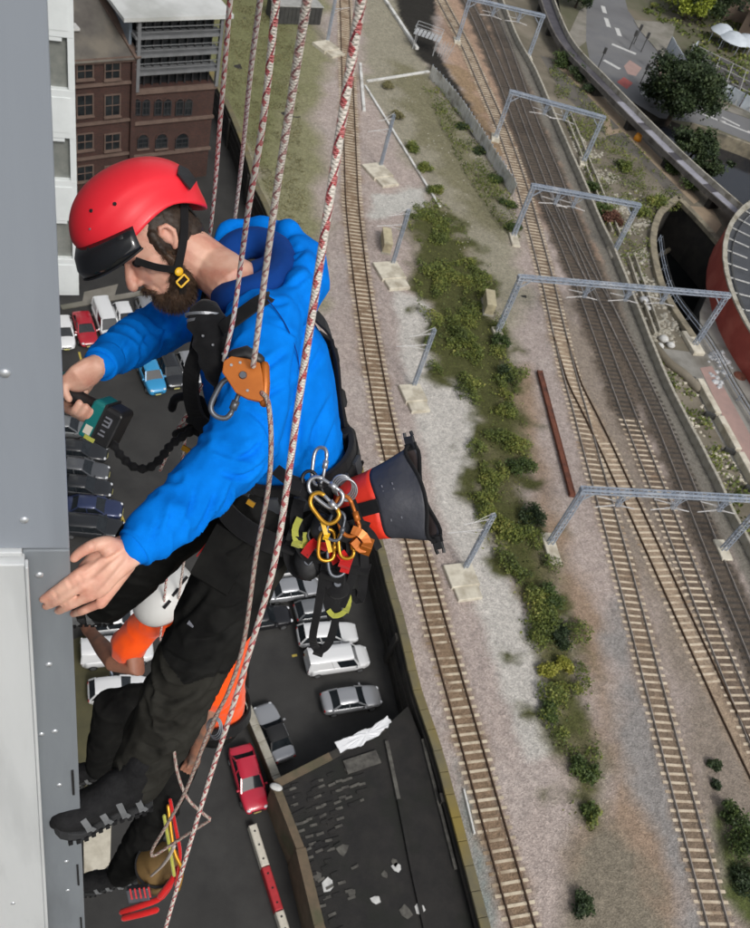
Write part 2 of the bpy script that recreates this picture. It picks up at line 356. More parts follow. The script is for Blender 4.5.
zone([(100, -70), (330, -70), (326, 40), (318, 110), (320, 190), (330, 265), (318, 300), (298, 292), (262, 195), (225, 105), (190, 20)], lin(134, 132, 102), 2.5, 2.5, 0.2, 11)
zone([(120, -70), (310, -70), (300, 60), (285, 120), (262, 170), (225, 105)], lin(116, 117, 82), 3, 3.5, 0.25, 13, 0.9)
zone([(355, -70), (420, -70), (432, 75), (512, 195), (528, 290), (512, 385), (498, 345), (480, 280), (440, 205), (402, 150), (365, 90)], lin(148, 143, 126), 2, 2, 0.3, 15)
zone([(395, 60), (430, 80), (500, 190), (505, 240), (470, 230), (440, 170), (400, 110)], lin(124, 120, 96), 2, 3, 0.35, 17, 0.8)
zone([(372, 194), (425, 188), (430, 214), (374, 216)], lin(186, 184, 178), 0.8, 1.2, 0.6, 19)
zone([(394, 288), (424, 300), (444, 335), (474, 385), (480, 420), (474, 470), (486, 520), (506, 575), (528, 620), (548, 660), (562, 750), (530, 760), (500, 690), (474, 600), (438, 500), (415, 420), (398, 340)], lin(190, 186, 180), 0.7, 0.6, 0.5, 21, 0.95)
zone([(505, 380), (530, 366), (548, 460), (562, 540), (592, 600), (612, 680), (642, 760), (668, 830), (690, 928), (720, 1050), (560, 1050), (574, 930), (560, 860), (585, 822), (605, 790), (590, 700), (565, 600), (540, 520)], lin(150, 130, 112), 1.5, 1.6, 0.35, 23, 0.9)
zone([(570, 840), (610, 820), (640, 850), (668, 928), (700, 1050), (560, 1050)], lin(128, 120, 106), 1.5, 2, 0.4, 25, 0.85)
zone([(620, 560), (650, 700), (700, 850), (725, 960), (700, 960), (660, 840), (625, 740), (600, 640)], lin(143, 139, 136), 1.5, 2.0, 0.4, 27, 0.8)
zone([(420, -70), (500, -70), (546, 60), (606, 190), (645, 310), (668, 390), (600, 340), (560, 250), (520, 190), (462, 85), (440, 40)], lin(168, 142, 122), 1.5, 1.5, 0.3, 29, 0.85)
zone([(385, -30), (440, -30), (434, 40), (450, 75), (472, 100), (518, 190), (511, 194), (432, 73), (413, 50)], lin(44, 42, 38), 0.8, 1.0, 0.5, 31)  # dark trench and the shade behind the sheet fence, painted into the bed colour
zone([(446, 60), (470, 75), (500, 140), (506, 165), (490, 150), (468, 105)], lin(150, 128, 102), 0.8, 1.6, 0.5, 32, 0.9)
zone(veg_px, lin(104, 100, 72), 1.5, 2.0, 0.4, 33, 0.75); zone(veg_px, lin(78, 80, 46), 1.5, 5.0, 0.5, 36, 0.7)
zone([(452, 750), (472, 800), (500, 928), (520, 1000), (500, 1000), (478, 900)], lin(136, 142, 138), 0.8, 0.9, 0.6, 35, 0.8)
zone([(540, 300), (575, 300), (640, 430), (700, 560), (790, 760), (860, 960), (740, 960), (690, 760), (640, 600), (590, 470)], lin(140, 129, 118), 2, 2, 0.4, 34, 0.7)
for k, c, w, a in (('T1', lin(132, 112, 92), 1.45, 0.75), ('T2', lin(128, 112, 96), 1.5, 0.75), ('T2B', lin(160, 142, 122), 1.3, 0.6), ('T3', lin(112, 98, 86), 1.5, 0.7), ('T4', lin(92, 83, 74), 2.1, 0.85)):
    dd = ldist(TL[k][::3], gx, gy); blend(a * (w - dd + (ff(0.8, 41) - 0.47) * 1.2) / 0.5, c)
d3 = ldist([p for p in TL['T3'] if p.y > 68][::3], gx, gy); blend(0.9 * (2.0 - d3 + (ff(0.8, 43) - 0.47) * 1.5) / 0.6, lin(96, 86, 76))
dp = ldist(par_line, gx, gy); blend(0.8 * (2.2 - dp + (ff(0.5, 45) - 0.47)) / 0.6, lin(122, 118, 110))
zone([(700, 820), (722, 800), (760, 900), (760, 960), (730, 900)], lin(84, 92, 52), 1, 1.4, 0.5, 46, 0.9)
inside = sdf(bedpoly, gx, gy) < 0.25
hz = ZB + (ff(1.1, 51) - 0.47) * 0.10 + (ff(0.25, 53) - 0.47) * 0.12
for k in ('T1', 'T2', 'T2B', 'T3', 'T4', 'TX'):
    dd = ldist(TL[k][::4], gx, gy); t = np.clip((2.6 - dd) / 1.2, 0, 1); hz = hz * (1 - t) + t * (ZR - 0.196 + (ff(1.3, 55) - 0.47) * 0.085)
idx = -np.ones(sh, int); quad = inside[:-1, :-1] & inside[1:, :-1] & inside[:-1, 1:] & inside[1:, 1:]
use = np.zeros(sh, bool)
for a, b in ((0, 0), (1, 0), (0, 1), (1, 1)): use[a:sh[0] - 1 + a, b:sh[1] - 1 + b] |= quad
idx[use] = np.arange(use.sum())
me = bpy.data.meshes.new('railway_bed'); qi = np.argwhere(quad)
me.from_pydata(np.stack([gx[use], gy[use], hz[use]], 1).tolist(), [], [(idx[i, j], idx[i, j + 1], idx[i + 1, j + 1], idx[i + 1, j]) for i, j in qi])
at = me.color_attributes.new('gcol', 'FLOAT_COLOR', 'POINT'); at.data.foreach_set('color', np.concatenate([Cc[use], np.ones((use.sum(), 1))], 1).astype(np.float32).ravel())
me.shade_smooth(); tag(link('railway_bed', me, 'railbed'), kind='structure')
# ---------------------------------------------------------------- tracks
def rail_sweep(line, off, z):
    prof = [(-0.068, 0), (0.068, 0), (0.068, 0.014), (0.012, 0.03), (0.012, 0.12), (0.036, 0.13), (0.036, 0.16), (-0.036, 0.16), (-0.036, 0.13), (-0.012, 0.12), (-0.012, 0.03), (-0.068, 0.014)]
    m = MB(); n = len(prof); vs = []
    for i, p in enumerate(line):
        t = (line[min(i + 1, len(line) - 1)] - line[max(i - 1, 0)]).normalized(); s = V((t.y, -t.x, 0))
        for a, h in prof: q = p + s * (off + a); vs.append((q.x, q.y, z + h))
    fs = [(i * n + k, i * n + (k + 1) % n, (i + 1) * n + (k + 1) % n, (i + 1) * n + k) for i in range(len(line) - 1) for k in range(n)]
    fs += [tuple(reversed(range(n))), tuple((len(line) - 1) * n + k for k in range(n))]
    return m.add(vs, fs)
def sleeper_mesh(name, matn, timber=False):
    m = MB()
    if timber: m.cham((0, 0, -0.075), (2.6, 0.26, 0.15), 0.012)
    else:
        st = [(-1.25, 0.10, 0.0), (-1.2, 0.11, 0.0), (-0.95, 0.115, -0.012), (-0.5, 0.105, -0.022), (-0.36, 0.10, -0.004), (0.36, 0.10, -0.004), (0.5, 0.105, -0.022), (0.95, 0.115, -0.012), (1.2, 0.11, 0.0), (1.25, 0.10, 0.0)]
        vs = []
        for x, w, h in st: vs += [(x, -w - 0.015, -0.2), (x, w + 0.015, -0.2), (x, w - 0.01, h), (x, -w + 0.01, h)]
        fs = [(i * 4 + k, (i + 1) * 4 + k, (i + 1) * 4 + (k + 1) % 4, i * 4 + (k + 1) % 4) for i in range(len(st) - 1) for k in range(4)] + [(3, 2, 1, 0)[::-1], tuple(len(st) * 4 - 4 + k for k in range(4))[::-1]]
        m.add(vs, [f[::-1] for f in fs])
        for sx in (-0.75, 0.75):
            for dx in (-0.12, 0.12): m.box((sx + dx, 0, 0.008), (0.07, 0.11, 0.03))
    me = m.mesh(name); me.materials.append(M[matn]); return me
SLP = {'sleeper_concrete': sleeper_mesh('sleeper', 'sleeper_concrete'), 'sleeper_bright': sleeper_mesh('sleeper', 'sleeper_bright'), 'sleeper_timber': sleeper_mesh('sleeper', 'sleeper_timber', True)}
def track(key, label, pick, railm='rail_rust', lift=0.0, skip=None):
    L = TL[key]; o = thing('railway_track', label, 'railway track', L[0] - V((0, 0, 0.3)), group='railway tracks')
    base = V(o.location)
    for s in (-1, 1): rail_sweep(L, s * 0.7535, ZR - 0.16 + lift).build('rail', railm, o)
    n = 0
    for i in range(1, len(L) - 1):
        p = L[i]
        if p.y < 3 or p.y > 178 or (skip and skip(p)): continue
        mn = pick(p)
        if mn is None: continue
        c = bpy.data.objects.new('sleeper', SLP[mn]); COL.objects.link(c); c.parent = o; t = (L[i + 1] - L[i - 1])
        c.location = p - base + V((0, 0, -0.163 + lift + random.uniform(-.008, .004))); c.rotation_euler = (0, 0, math.atan2(t.y, t.x) + math.pi / 2 + random.uniform(-0.012, 0.012)); n += 1
    return o
yT3 = P(630, 417, ZR).y; near = lambda k, p, d: min((p - q).length for q in TL[k]) < d
track('T1', 'single curving track with pale concrete sleepers beside the mossy retaining wall', lambda p: 'sleeper_concrete')
track('T2', 'track with concrete sleepers nearest the brown dirt path, left edge of the main line', lambda p: 'sleeper_bright' if p.y < 75 else 'sleeper_concrete', 'rail_worn')
track('T2B', 'short diverging track that branches off and merges into its neighbour at the turnout', lambda p: None if (near('T2', p, 1.6) or near('T3', p, 1.7)) else 'sleeper_bright', 'rail_rust', 0.004)
track('T3', 'main line track whose dark timber sleepers change to pale concrete halfway', lambda p: 'sleeper_timber' if p.y > yT3 else 'sleeper_bright', 'rail_worn')
track('T4', 'dark timber sleepered track along the parapet, rightmost of the main line', lambda p: 'sleeper_timber', 'rail_worn')
track('TX', 'short crossover of dark sleepers linking the two rightmost main line tracks', lambda p: None if (near('T3', p, 1.6) or near('T4', p, 1.6)) else 'sleeper_timber', 'rail_worn', 0.006)
# ---------------------------------------------------------------- retaining wall with coping stones
rw = thing('retaining_wall', 'dark brick retaining wall topped with yellow mossy coping beside the car park', 'wall', wall_line[40] - V((0, 0, 4)))
mface = MB(); W0 = [V((p.x, p.y, 0)) for p in wall_line]
def offl(line, o):
    r = []
    for i, p in enumerate(line):
        t = (line[min(i + 1, len(line) - 1)] - line[max(i - 1, 0)]).normalized(); r.append(p + V((-t.y, t.x, 0)) * o)
    return r
sgn = 1 if offl(W0, 1)[60].x < W0[60].x else -1
inn, outw = offl(W0, -sgn * 0.35), offl(W0, sgn * 0.30)
n = len(W0); vs = [(p.x, p.y, -0.5) for p in outw] + [(p.x, p.y, ZB + 0.12) for p in outw] + [(p.x, p.y, ZB + 0.12) for p in inn] + [(p.x, p.y, -0.5) for p in inn]
mface.add(vs, [(a * n + i, a * n + i + 1, (a + 1) * n + i + 1, (a + 1) * n + i) for a in range(3) for i in range(n - 1)])
mface.build('wall_face', 'wall_dark', rw)
for zc in (1.1, 2.3, 3.3):
    m = MB(); o2 = offl(W0, sgn * 0.42)
    vs = [(p.x, p.y, zc) for p in outw] + [(p.x, p.y, zc) for p in o2] + [(p.x, p.y, zc + 0.16) for p in o2] + [(p.x, p.y, zc + 0.16) for p in outw]
    m.add(vs, [(a * n + i, a * n + i + 1, (a + 1) * n + i + 1, (a + 1) * n + i) for a in range(3) for i in range(n - 1)]).build('string_course', 'wall_dark', rw)
for i in range(2, n - 1, 8):
    t = (W0[i + 1] - W0[i - 1]).normalized(); s = V((-t.y, t.x, 0)) * sgn
    MB().box(W0[i] + s * 0.42 + V((0, 0, 1.7)), (0.55, 0.3, 4.0), (t, s, V((0, 0, 1)))).build('pilaster', 'wall_dark', rw)
cm = MB().cham((0, 0, 0.1), (1.47, 0.66, 0.22), 0.03).mesh('coping_stone'); cm.materials.append(M['coping_moss'])
for i in range(n - 1):
    a, b = W0[i], W0[i + 1]; c = bpy.data.objects.new('coping_stone', cm); COL.objects.link(c); c.parent = rw
    c.location = (a + b) / 2 + V((0, 0, ZB + 0.14 + random.uniform(-0.015, 0.015))) - V(rw.location); c.rotation_euler = (0, 0, math.atan2((b - a).y, (b - a).x) + random.uniform(-0.02, 0.02))
# ---------------------------------------------------------------- parapet along the main line
pw = thing('parapet_wall', 'low pale concrete parapet along the right edge of the main line', 'wall', par_line[40])
pm = MB().cham((0, 0, 0.45), (1.49, 0.34, 1.0), 0.04).mesh('parapet_block'); pm.materials.append(M['concrete'])
for i in range(len(par_line) - 1):
    a, b = par_line[i], par_line[i + 1]; c = bpy.data.objects.new('parapet_block', pm); COL.objects.link(c); c.parent = pw
    c.location = (a + b) / 2 - V(pw.location) + V((0, 0, random.uniform(-0.02, 0.02))); c.rotation_euler = (0, 0, math.atan2((b - a).y, (b - a).x))
# ---------------------------------------------------------------- line-side overhead masts
def lattice(m, p, q, side, w, d, pitch, chord=0.09, batt=0.06):
    t, s, b = frame(q - p, side)                       # four chords and battens with diagonals between them
    L = (q - p).length; cs = [(s * i * w / 2 + b * j * d / 2) for i, j in ((-1, -1), (1, -1), (1, 1), (-1, 1))]
    for c in cs: m.bar(p + c, q + c, chord, chord, side)
    k = max(int(L / pitch), 1)
    for i in range(k + 1):
        a = p + t * L * i / k
        for j in range(4): m.bar(a + cs[j], a + cs[(j + 1) % 4], batt, batt, t)
        if i < k:
            e = p + t * L * (i + 1) / k
            for j in (0, 2): m.bar(a + cs[j], e + cs[(j + 1) % 4], batt * 0.7, batt * 0.7, side)
def mast(base, toward, h, pad, label, arms=2):
    b = P(*base, ZB); o = thing('overhead_mast', label, 'mast', b, group='single masts along the curving track')
    dr = (P(*toward, ZB) - b).normalized(); sd = V((-dr.y, dr.x, 0)); c = P((pad[0] + pad[2]) / 2, (pad[1] + pad[3]) / 2, ZB + 0.3)
    ly = abs((P((pad[0] + pad[2]) / 2, pad[1], ZB + .3) - P((pad[0] + pad[2]) / 2, pad[3], ZB + .3)).length)
    lx = abs((P(pad[0], (pad[1] + pad[3]) / 2, ZB + .3) - P(pad[2], (pad[1] + pad[3]) / 2, ZB + .3)).length)
    MB().cham(c - V((0, 0, 0.15)), (lx, ly * 0.48, 0.55), 0.05, (dr, sd, V((0, 0, 1)))).build('foundation_pad', 'pale_concrete', o)
    MB().cham(c + sd * (ly * 0.25 if sd.y < 0 else -ly * 0.25) - V((0, 0, 0.22)), (lx * 0.85, ly * 0.5, 0.5), 0.05, (dr, sd, V((0, 0, 1)))).build('foundation_pad', 'pale_concrete', o)
    MB().box(b + V((0, 0, 0.36)), (0.5, 0.5, 0.05)).build('base_plate', 'galv', o)
    m = MB(); lattice(m, b + V((0, 0, 0.3)), b + V((0, 0, h)), sd, 0.30, 0.2, 0.5, 0.07, 0.05); m.build('post', 'galv', o)
    for k in range(arms):
        z = h - 0.5 - 1.3 * k; L = 3.1 if k else 2.4; off = sd * (0.35 if k == 0 else -0.05); m = MB()
        a0, a1 = b + V((0, 0, z)), b + dr * L + off + V((0, 0, z - (0.1 if k else -0.1))); m.loft([a0, a1], 0.035, n=6); m.loft([b + V((0, 0, z + 0.75 - k * 1.4)), b + dr * L * 0.72 + off * 0.7 + V((0, 0, z))], 0.025, n=6)
        arm = m.build('cantilever_arm', 'insulator', o); m = MB()
        for q in range(5): m.loft([a0.lerp(a1, 0.14 + q * 0.02), a0.lerp(a1, 0.15 + q * 0.02)], 0.085, n=8, rnd=False)
        m.build('insulator', 'insulator', arm)
    return o
mast((327, 43), (345, 40), 6.6, (317, 37, 335, 55), 'overhead line mast farthest away, beside the dark container')
mast((380, 168), (350, 172), 7.0, (367, 157, 388, 184), 'overhead line mast with a cream pad near the white laid strips')
mast((392, 266), (360, 268), 7.1, (377, 254, 402, 287), 'overhead line mast right below the cream trackside cabinet')
mast((413, 388), (382, 390), 7.3, (402, 376, 424, 410), 'overhead line mast on the grey hardcore level with the red dry bag top')
mast((464, 570), (430, 574), 7.3, (447, 552, 476, 598), 'nearest overhead line mast, on two white pads below the dry bag')
# ---------------------------------------------------------------- portals over the main line
def portal(bl, tl, tr, br, h, label, pad_l=None, pad_r=None, drops=(0.3, 0.48, 0.7)):
    b0, b1 = P(*bl, ZB), P(*br, ZB); o = thing('overhead_portal', label, 'portal', b0, group='lattice portals spanning the main line')
    d = (b1 - b0); d.z = 0; sp = d.length; dr = d.normalized(); sd = V((-dr.y, dr.x, 0)); t0, t1 = b0 + V((0, 0, h)), b1 + V((0, 0, h))
    for bb, tt, pd in ((b0, t0, pad_l), (b1, t1, pad_r)):
        m = MB(); lattice(m, bb + V((0, 0, 0.25)), tt + V((0, 0, 0.2)), sd, 0.42, 0.34, 0.6, 0.09, 0.06); m.build('leg', 'galv', o)
        w, l, off = pd or (1.1, 2.2, 0.0)
        MB().cham(bb + sd * off + V((0, 0, -0.05)), (w, l, 0.7), 0.05, (dr, sd, V((0, 0, 1)))).build('foundation_pad', 'pale_concrete', o)
        m = MB(); q = bb + dr * (1.4 if bb is b0 else -1.4) + V((0, 0, h - 0.15)); m.bar(tt - V((0, 0, 1.5)), q, 0.1); m.build('knee_brace', 'galv', o)
    m = MB(); lattice(m, t0 - dr * 0.3, t1 + dr * 0.3, V((0, 0, 1)), 0.42, 0.34, 0.8, 0.10, 0.07)
    for s in (-1, 1): m.bar(t0 + sd * s * 0.17 + V((0, 0, 0.26)), t1 + sd * s * 0.17 + V((0, 0, 0.26)), 0.05, 0.03)
    m.build('beam', 'galv', o)
    for f in drops:
        c = t0.lerp(t1, f); m = MB(); lattice(m, c - V((0, 0, 0.2)), c - V((0, 0, 1.7)), sd, 0.3, 0.24, 0.5, 0.06, 0.045)
        for s in (-1, 1): m.bar(c - V((0, 0, 0.3)) + dr * s * 0.9, c - V((0, 0, 1.5)), 0.05)
        dp = m.build('drop_frame', 'galv', o)
        for k, (z, L, s) in enumerate(((1.65, 2.0, -1), (1.25, 1.6, -1), (1.65, 1.5, 1))):
            m = MB(); a = c - V((0, 0, z)); e = a + dr * s * L + sd * (0.6 if k == 1 else -0.2) - V((0, 0, 0.15)); m.loft([a, e], 0.045, n=6)
            for q in range(4): m.loft([a.lerp(e, 0.2 + q * 0.05), a.lerp(e, 0.22 + q * 0.05)], 0.095, n=8, rnd=False)
            m.build('registration_arm', 'insulator', dp)
    return o
portal((457, 42), (467, 1), (543, 17), (528, 58), 6.6, 'lattice steel portal farthest away at the top edge', drops=(0.35, 0.7))
portal((495, 139), (511, 95), (605, 115), (583, 163), 6.7, 'lattice steel portal second from the top, by the white fence end', drops=(0.4, 0.62))
portal((513, 237), (532, 188), (637, 202), (613, 254), 6.9, 'lattice steel portal just above the dark walled basin', (1.0, 2.6, -0.8), None, (0.25, 0.42))
portal((497, 333), (523, 274), (727, 297), (694, 346), 7.2, 'long lattice portal reaching to the red drum building', (1.0, 2.6, -0.6), (1.4, 3.6, 0.4), (0.32, 0.52, 0.7))
portal((549, 545), (585, 490), (772, 494), (722, 551), 7.4, 'nearest lattice steel portal, beyond the rusty steel bar', (1.1, 3.2, -0.5), None, (0.22, 0.52, 0.78))
# ---------------------------------------------------------------- line-side cabinets, fence, troughs, laid strips
def cabinet(c, ln, w, l, h, label):
    a, b = P(*c, ZB), P(*ln, ZB); t = (b - a).normalized(); s = V((-t.y, t.x, 0)); o = thing('trackside_cabinet', label, 'cabinet', a)
    MB().cham(a + V((0, 0, 0.1)), (l + 0.2, w + 0.2, 0.2), 0.02, (t, s, V((0, 0, 1)))).build('plinth', 'concrete', o)
    MB().cham(a + V((0, 0, 0.2 + h / 2)), (l, w, h), 0.04, (t, s, V((0, 0, 1)))).build('housing', 'cab_cream', o)
    MB().cham(a + V((0, 0, 0.24 + h)), (l + 0.1, w + 0.1, 0.08), 0.03, (t, s, V((0, 0, 1)))).build('lid', 'cab_cream', o)
    for k in (-0.25, 0.25): MB().box(a + t * l * k + s * (w / 2 + 0.015) + V((0, 0, 0.25 + h / 2)), (l * 0.42, 0.02, h * 0.8), (t, s, V((0, 0, 1)))).build('door', 'cab_cream', o); MB().box(a + t * l * k - s * (w / 2 + 0.015) + V((0, 0, 0.25 + h / 2)), (l * 0.42, 0.02, h * 0.8), (t, s, V((0, 0, 1)))).build('door', 'cab_cream', o)
mat('cab_cream', lin(198, 188, 156), lin(176, 166, 138), 1.5, 0.6, c3=lin(150, 140, 116), s3=0.8)
mat('cab_grey', lin(176, 176, 168), lin(150, 150, 144), 1.5, 0.6)
cabinet((385, 246), (383, 228), 0.9, 3.0, 1.1, 'long cream trackside cabinet behind the third mast')
cabinet((487, 308), (485, 290), 0.95, 2.6, 1.2, 'pale trackside cabinet beside the scrub, left of the long portal')
fence_l = spline(px([(429, 78), (447, 98), (470, 130), (492, 165), (512, 197)], ZB), 1.0); mat('fence_white', lin(222, 222, 218), lin(200, 200, 197), 0.8, 0.6, coord='pos', c3=lin(158, 154, 146), s3=0.6)
fo = thing('sheet_fence', 'white corrugated sheet fence running down towards the second portal', 'fence', fence_l[0])
for i in range(len(fence_l) - 1):
    a, b = fence_l[i], fence_l[i + 1]; t = (b - a).normalized(); s = V((-t.y, t.x, 0)); m = MB(); L = (b - a).length; h = 1.9 + random.uniform(-0.06, 0.06)
    for k in range(4): m.box(a + t * L * (k + 0.5) / 4 + s * (0.02 if k % 2 else -0.02) + V((0, 0, h / 2)), (L / 4 - 0.004, 0.03, h), (t, s, V((0, 0, 1))))
    m.build('sheet_panel', 'fence_white', fo); MB().box(a + s * 0.1 + V((0, 0, 1)), (0.1, 0.1, 2.0), (t, s, V((0, 0, 1)))).build('post', 'galv', fo)
def strip(a, b, w, h, name, label, cat, mt, parts=None):
    A, B = P(*a, ZB + 0.05), P(*b, ZB + 0.05); o = thing(name, label, cat, A); n = parts or max(int((B - A).length / 1.5), 1)
    for k in range(n):
        p, q = A.lerp(B, k / n), A.lerp(B, (k + 0.97) / n); t, s, u = frame(q - p); MB().cham((p + q) / 2 + V((0, 0, h / 2 + random.uniform(-.01, .01))), ((q - p).length, w, h), 0.02, (t, s, u)).build('lid_slab', mt, o)
strip((360, 64), (364, 112), 0.4, 0.22, 'cable_trough', 'short white cable trough run right beside the curving track', 'cable trough', 'fence_white')
strip((367, 82), (429, 72), 0.4, 0.2, 'cable_trough', 'white cable trough crossing from the track to the sheet fence', 'cable trough', 'fence_white')
strip((365, 86), (440, 208), 0.3, 0.2, 'cable_trough', 'long diagonal white cable trough running down to the scrub', 'cable trough', 'fence_white')
strip((383, -2), (417, 50), 0.5, 0.4, 'kerb_wall', 'white low kerb wall beside the black trench at top', 'wall', 'fence_white')
strip((463, 790), (474, 836), 0.12, 0.25, 'marker_rail', 'thin white rail lying along the mossy coping near the bottom', 'rail', 'fence_white', 1)
A, B = P(539, 372, ZB + .1), P(572, 497, ZB + .1); o = thing('steel_bar', 'long rusty steel bar lying on the dirt by the nearest portal', 'steel bar', A)
t, s, u = frame(B - A); MB().cham((A + B) / 2 + V((0, 0, 0.12)), ((B - A).length, 0.5, 0.3), 0.05, (t, s, u)).build('beam_body', 'rust_steel', o)
for k in (-0.24, 0.24): MB().bar(A + s * k + V((0, 0, .28)), B + s * k + V((0, 0, .28)), 0.06, 0.06).build('flange_edge', 'rust_steel', o)
# small junk gantry at the trench, with platform
c = P(424, 50, ZB); o = thing('signal_gantry', 'small pale metal signal platform above the dark trench', 'signal gantry', c); mat('pale_metal', lin(196, 198, 200), lin(170, 172, 174), 3, 0.5, metal=0.2)
for dx in (-1.6, 1.6):
    for dy in (-1.0, 1.0): MB().bar(c + V((dx, dy, 0)), c + V((dx, dy, 2.2)), 0.1).build('leg', 'pale_metal', o)
for k in range(7): MB().box(c + V((-1.8 + k * 0.6, 0, 2.25)), (0.45, 2.4, 0.06)).build('grating_plank', 'pale_metal', o)
for z in (2.8, 3.3):
    m = MB()
    for a, b in (((-2, -1.2), (2, -1.2)), ((2, -1.2), (2, 1.2)), ((2, 1.2), (-2, 1.2)), ((-2, 1.2), (-2, -1.2))): m.bar(c + V((*a, z)), c + V((*b, z)), 0.05)
    m.build('handrail', 'pale_metal', o)
for k in range(5): MB().bar(c + V((2.3 + k * 0.35, -0.5 + 0.2 * (k % 2), 0)), c + V((2.3 + k * 0.5, -0.3, 2.4)), 0.06).build('stay', 'pale_metal', o)
# dark container with pale roof edge beyond the grass
A, B = P(274, 24, ZB), P(320, 25, ZB); t = (B - A).normalized(); s = V((-t.y, t.x, 0)); o = thing('container', 'dark flat topped container beyond the grass at the top edge', 'container', A)
L = (B - A).length; mat('container_dark', lin(52, 52, 52), lin(66, 66, 64), 1, 0.7, coord='pos'); mat('container_pale', lin(168, 168, 164), lin(140, 140, 136), 1, 0.7, coord='pos')
MB().box((A + B) / 2 + s * 1.6 + V((0, 0, 1.25)), (L, 3.2, 2.5), (t, s, V((0, 0, 1)))).build('shell', 'container_dark', o)
MB().cham((A + B) / 2 + s * 1.6 + V((0, 0, 2.56)), (L + 0.2, 3.4, 0.12), 0.03, (t, s, V((0, 0, 1)))).build('roof', 'container_pale', o)
for k in range(12): MB().box(A + t * L * (k + 0.5) / 12 - s * 0.03 + V((0, 0, 1.25)), (L / 26, 0.06, 2.3), (t, s, V((0, 0, 1)))).build('rib', 'container_dark', o)
# ---------------------------------------------------------------- east side: scrub terrace, footbridge, road, river, basin, drum
ZE = 3.55
east = px([(620, 1140), (1020, 1130), (960, 1010), (850, 770), (790, 640), (747, 551), (729, 517), (712, 480), (683, 423), (666, 389), (648, 346), (640, 325)], ZE)
brl = px([(540, -40), (552, 12), (566, 48), (600, 85), (640, 125), (680, 165), (712, 194), (735, 214)], ZE)
basin_in = [(677, 201), (660, 214), (652, 238), (655, 268), (666, 300), (700, 350), (700, 312), (726, 255), (701, 226)]
basin = px(basin_in, ZE)
par_e = [P(a, b, ZE) for a, b in par_px]
i_top = par_e[0]
e_poly1 = [par_e[k] for k in range(0, 11)] + [P(648, 346, ZE), P(690, 352, ZE), basin[4], basin[3], basin[2], basin[1], basin[0]] + list(reversed(brl[:-1])) + [P(500, -90, ZE)]
tag(MB().slab(e_poly1, -6, ZE).build('scrub_terrace', ['scrub_earth', 'wall_dark']), kind='structure')
e_poly2 = [P(648, 346, ZE), P(666, 389, ZE), P(683, 423, ZE), P(712, 480, ZE), P(747, 551, ZE), P(790, 640, ZE), P(850, 770, ZE), P(1020, 1130, ZE), P(1400, 900, ZE), P(1300, 330, ZE), P(900, 200, ZE), P(760, 226, ZE), basin[7], basin[6], basin[5], P(690, 352, ZE)]
tag(MB().slab(e_poly2, -6, ZE - 0.004).build('yard_ground', ['yard_concrete', 'wall_dark']), kind='structure')
tri = [basin[0], P(712, 194, ZE), P(735, 214, ZE), P(762, 226, ZE), basin[7], basin[8]]
tag(MB().slab(tri, -6, ZE - 0.008).build('terrace_corner', ['scrub_earth', 'wall_dark']), kind='structure')
tag(MB().prism(px([(630, 180), (760, 180), (760, 380), (640, 380)], -1), -5.95, -2.6).build('basin_water', 'dark_water'), kind='structure')
bw = thing('basin_wall', 'pale stone kerb around the black water filled basin', 'wall', basin[0]); mat('kerb_stone', lin(150, 142, 122), lin(122, 114, 98), 1.2, 0.9, 0.3, 8, coord='pos', c3=lin(96, 92, 80), s3=0.5)
for ln in ([(677, 200), (660, 214), (652, 238), (655, 268), (666, 300), (692, 340)], [(677, 200), (701, 225), (727, 255)]):
    sp = spline(px(ln, ZE), 1.3)
    for i in range(len(sp) - 1):
        a, b = sp[i], sp[i + 1]; t, s, u = frame(b - a); MB().cham((a + b) / 2 + V((0, 0, 0.25)), ((b - a).length * 0.985, 0.9, 0.6), 0.05, (t, s, u)).build('kerb_stone', 'kerb_stone', bw)
A, B = P(655, 258, -2.4), P(688, 240, -2.4); o = thing('timber_boom', 'brown boom floating across the black basin water', 'boom', A); MB().loft([A, A.lerp(B, .5) + V((0, 0, .1)), B], 0.35, n=8).build('log', 'kerb_stone', o)
MB().box(B + V((0, 0, .5)), (1.2, .9, .8)).build('float', 'white_paint', o)
hr = thing('basin_railing', 'thin grey handrail along the curved edge of the basin', 'railing', basin[1]); sp = spline(px([(652, 240), (656, 268), (667, 300), (700, 345), (722, 385), (750, 432), (770, 470)], ZE), 1.6)
for off in (0.7, 1.0):
    lo = offl(sp, off)
    for z in (0.55, 1.0): MB().loft([p + V((0, 0, z)) for p in lo], 0.045, n=6).build('handrail', 'container_dark' if off > 0.8 else 'galv', hr)
    for p in lo[::2]: MB().bar(p, p + V((0, 0, 1.0)), 0.06).build('post', 'galv', hr)
# concrete trough wall of separate beams
tw = thing('trough_wall', 'chain of cream concrete beams with dark brackets beside the scrub', 'wall', P(697, 385, ZE))
sg = [((697, 384), (715, 418)), ((717, 421), (735, 454)), ((737, 457), (756, 492)), ((758, 495), (778, 530)), ((780, 534), (800, 570))]
for a, b in sg:
    p, q = P(*a, ZE), P(*b, ZE); t, s, u = frame(q - p); MB().cham((p + q) / 2 + V((0, 0, 0.4)), ((q - p).length, 0.75, 0.9), 0.05, (t, s, u)).build('concrete_beam', 'pale_concrete', tw)
    MB().box(p - t * 0.1 - V((0.9, 0, -0.35)), (1.1, 0.35, 0.5)).build('bracket', 'container_dark', tw)
o = thing('buried_pipe', 'brown earth covered pipe bending towards the cream concrete beams', 'pipe', P(656, 348, ZE)); MB().loft(spline(px([(655, 346), (668, 362), (684, 374), (698, 388)], ZE + 0.3), 0.8), 0.5, n=10).build('pipe_run', 'scrub_earth', o, True)
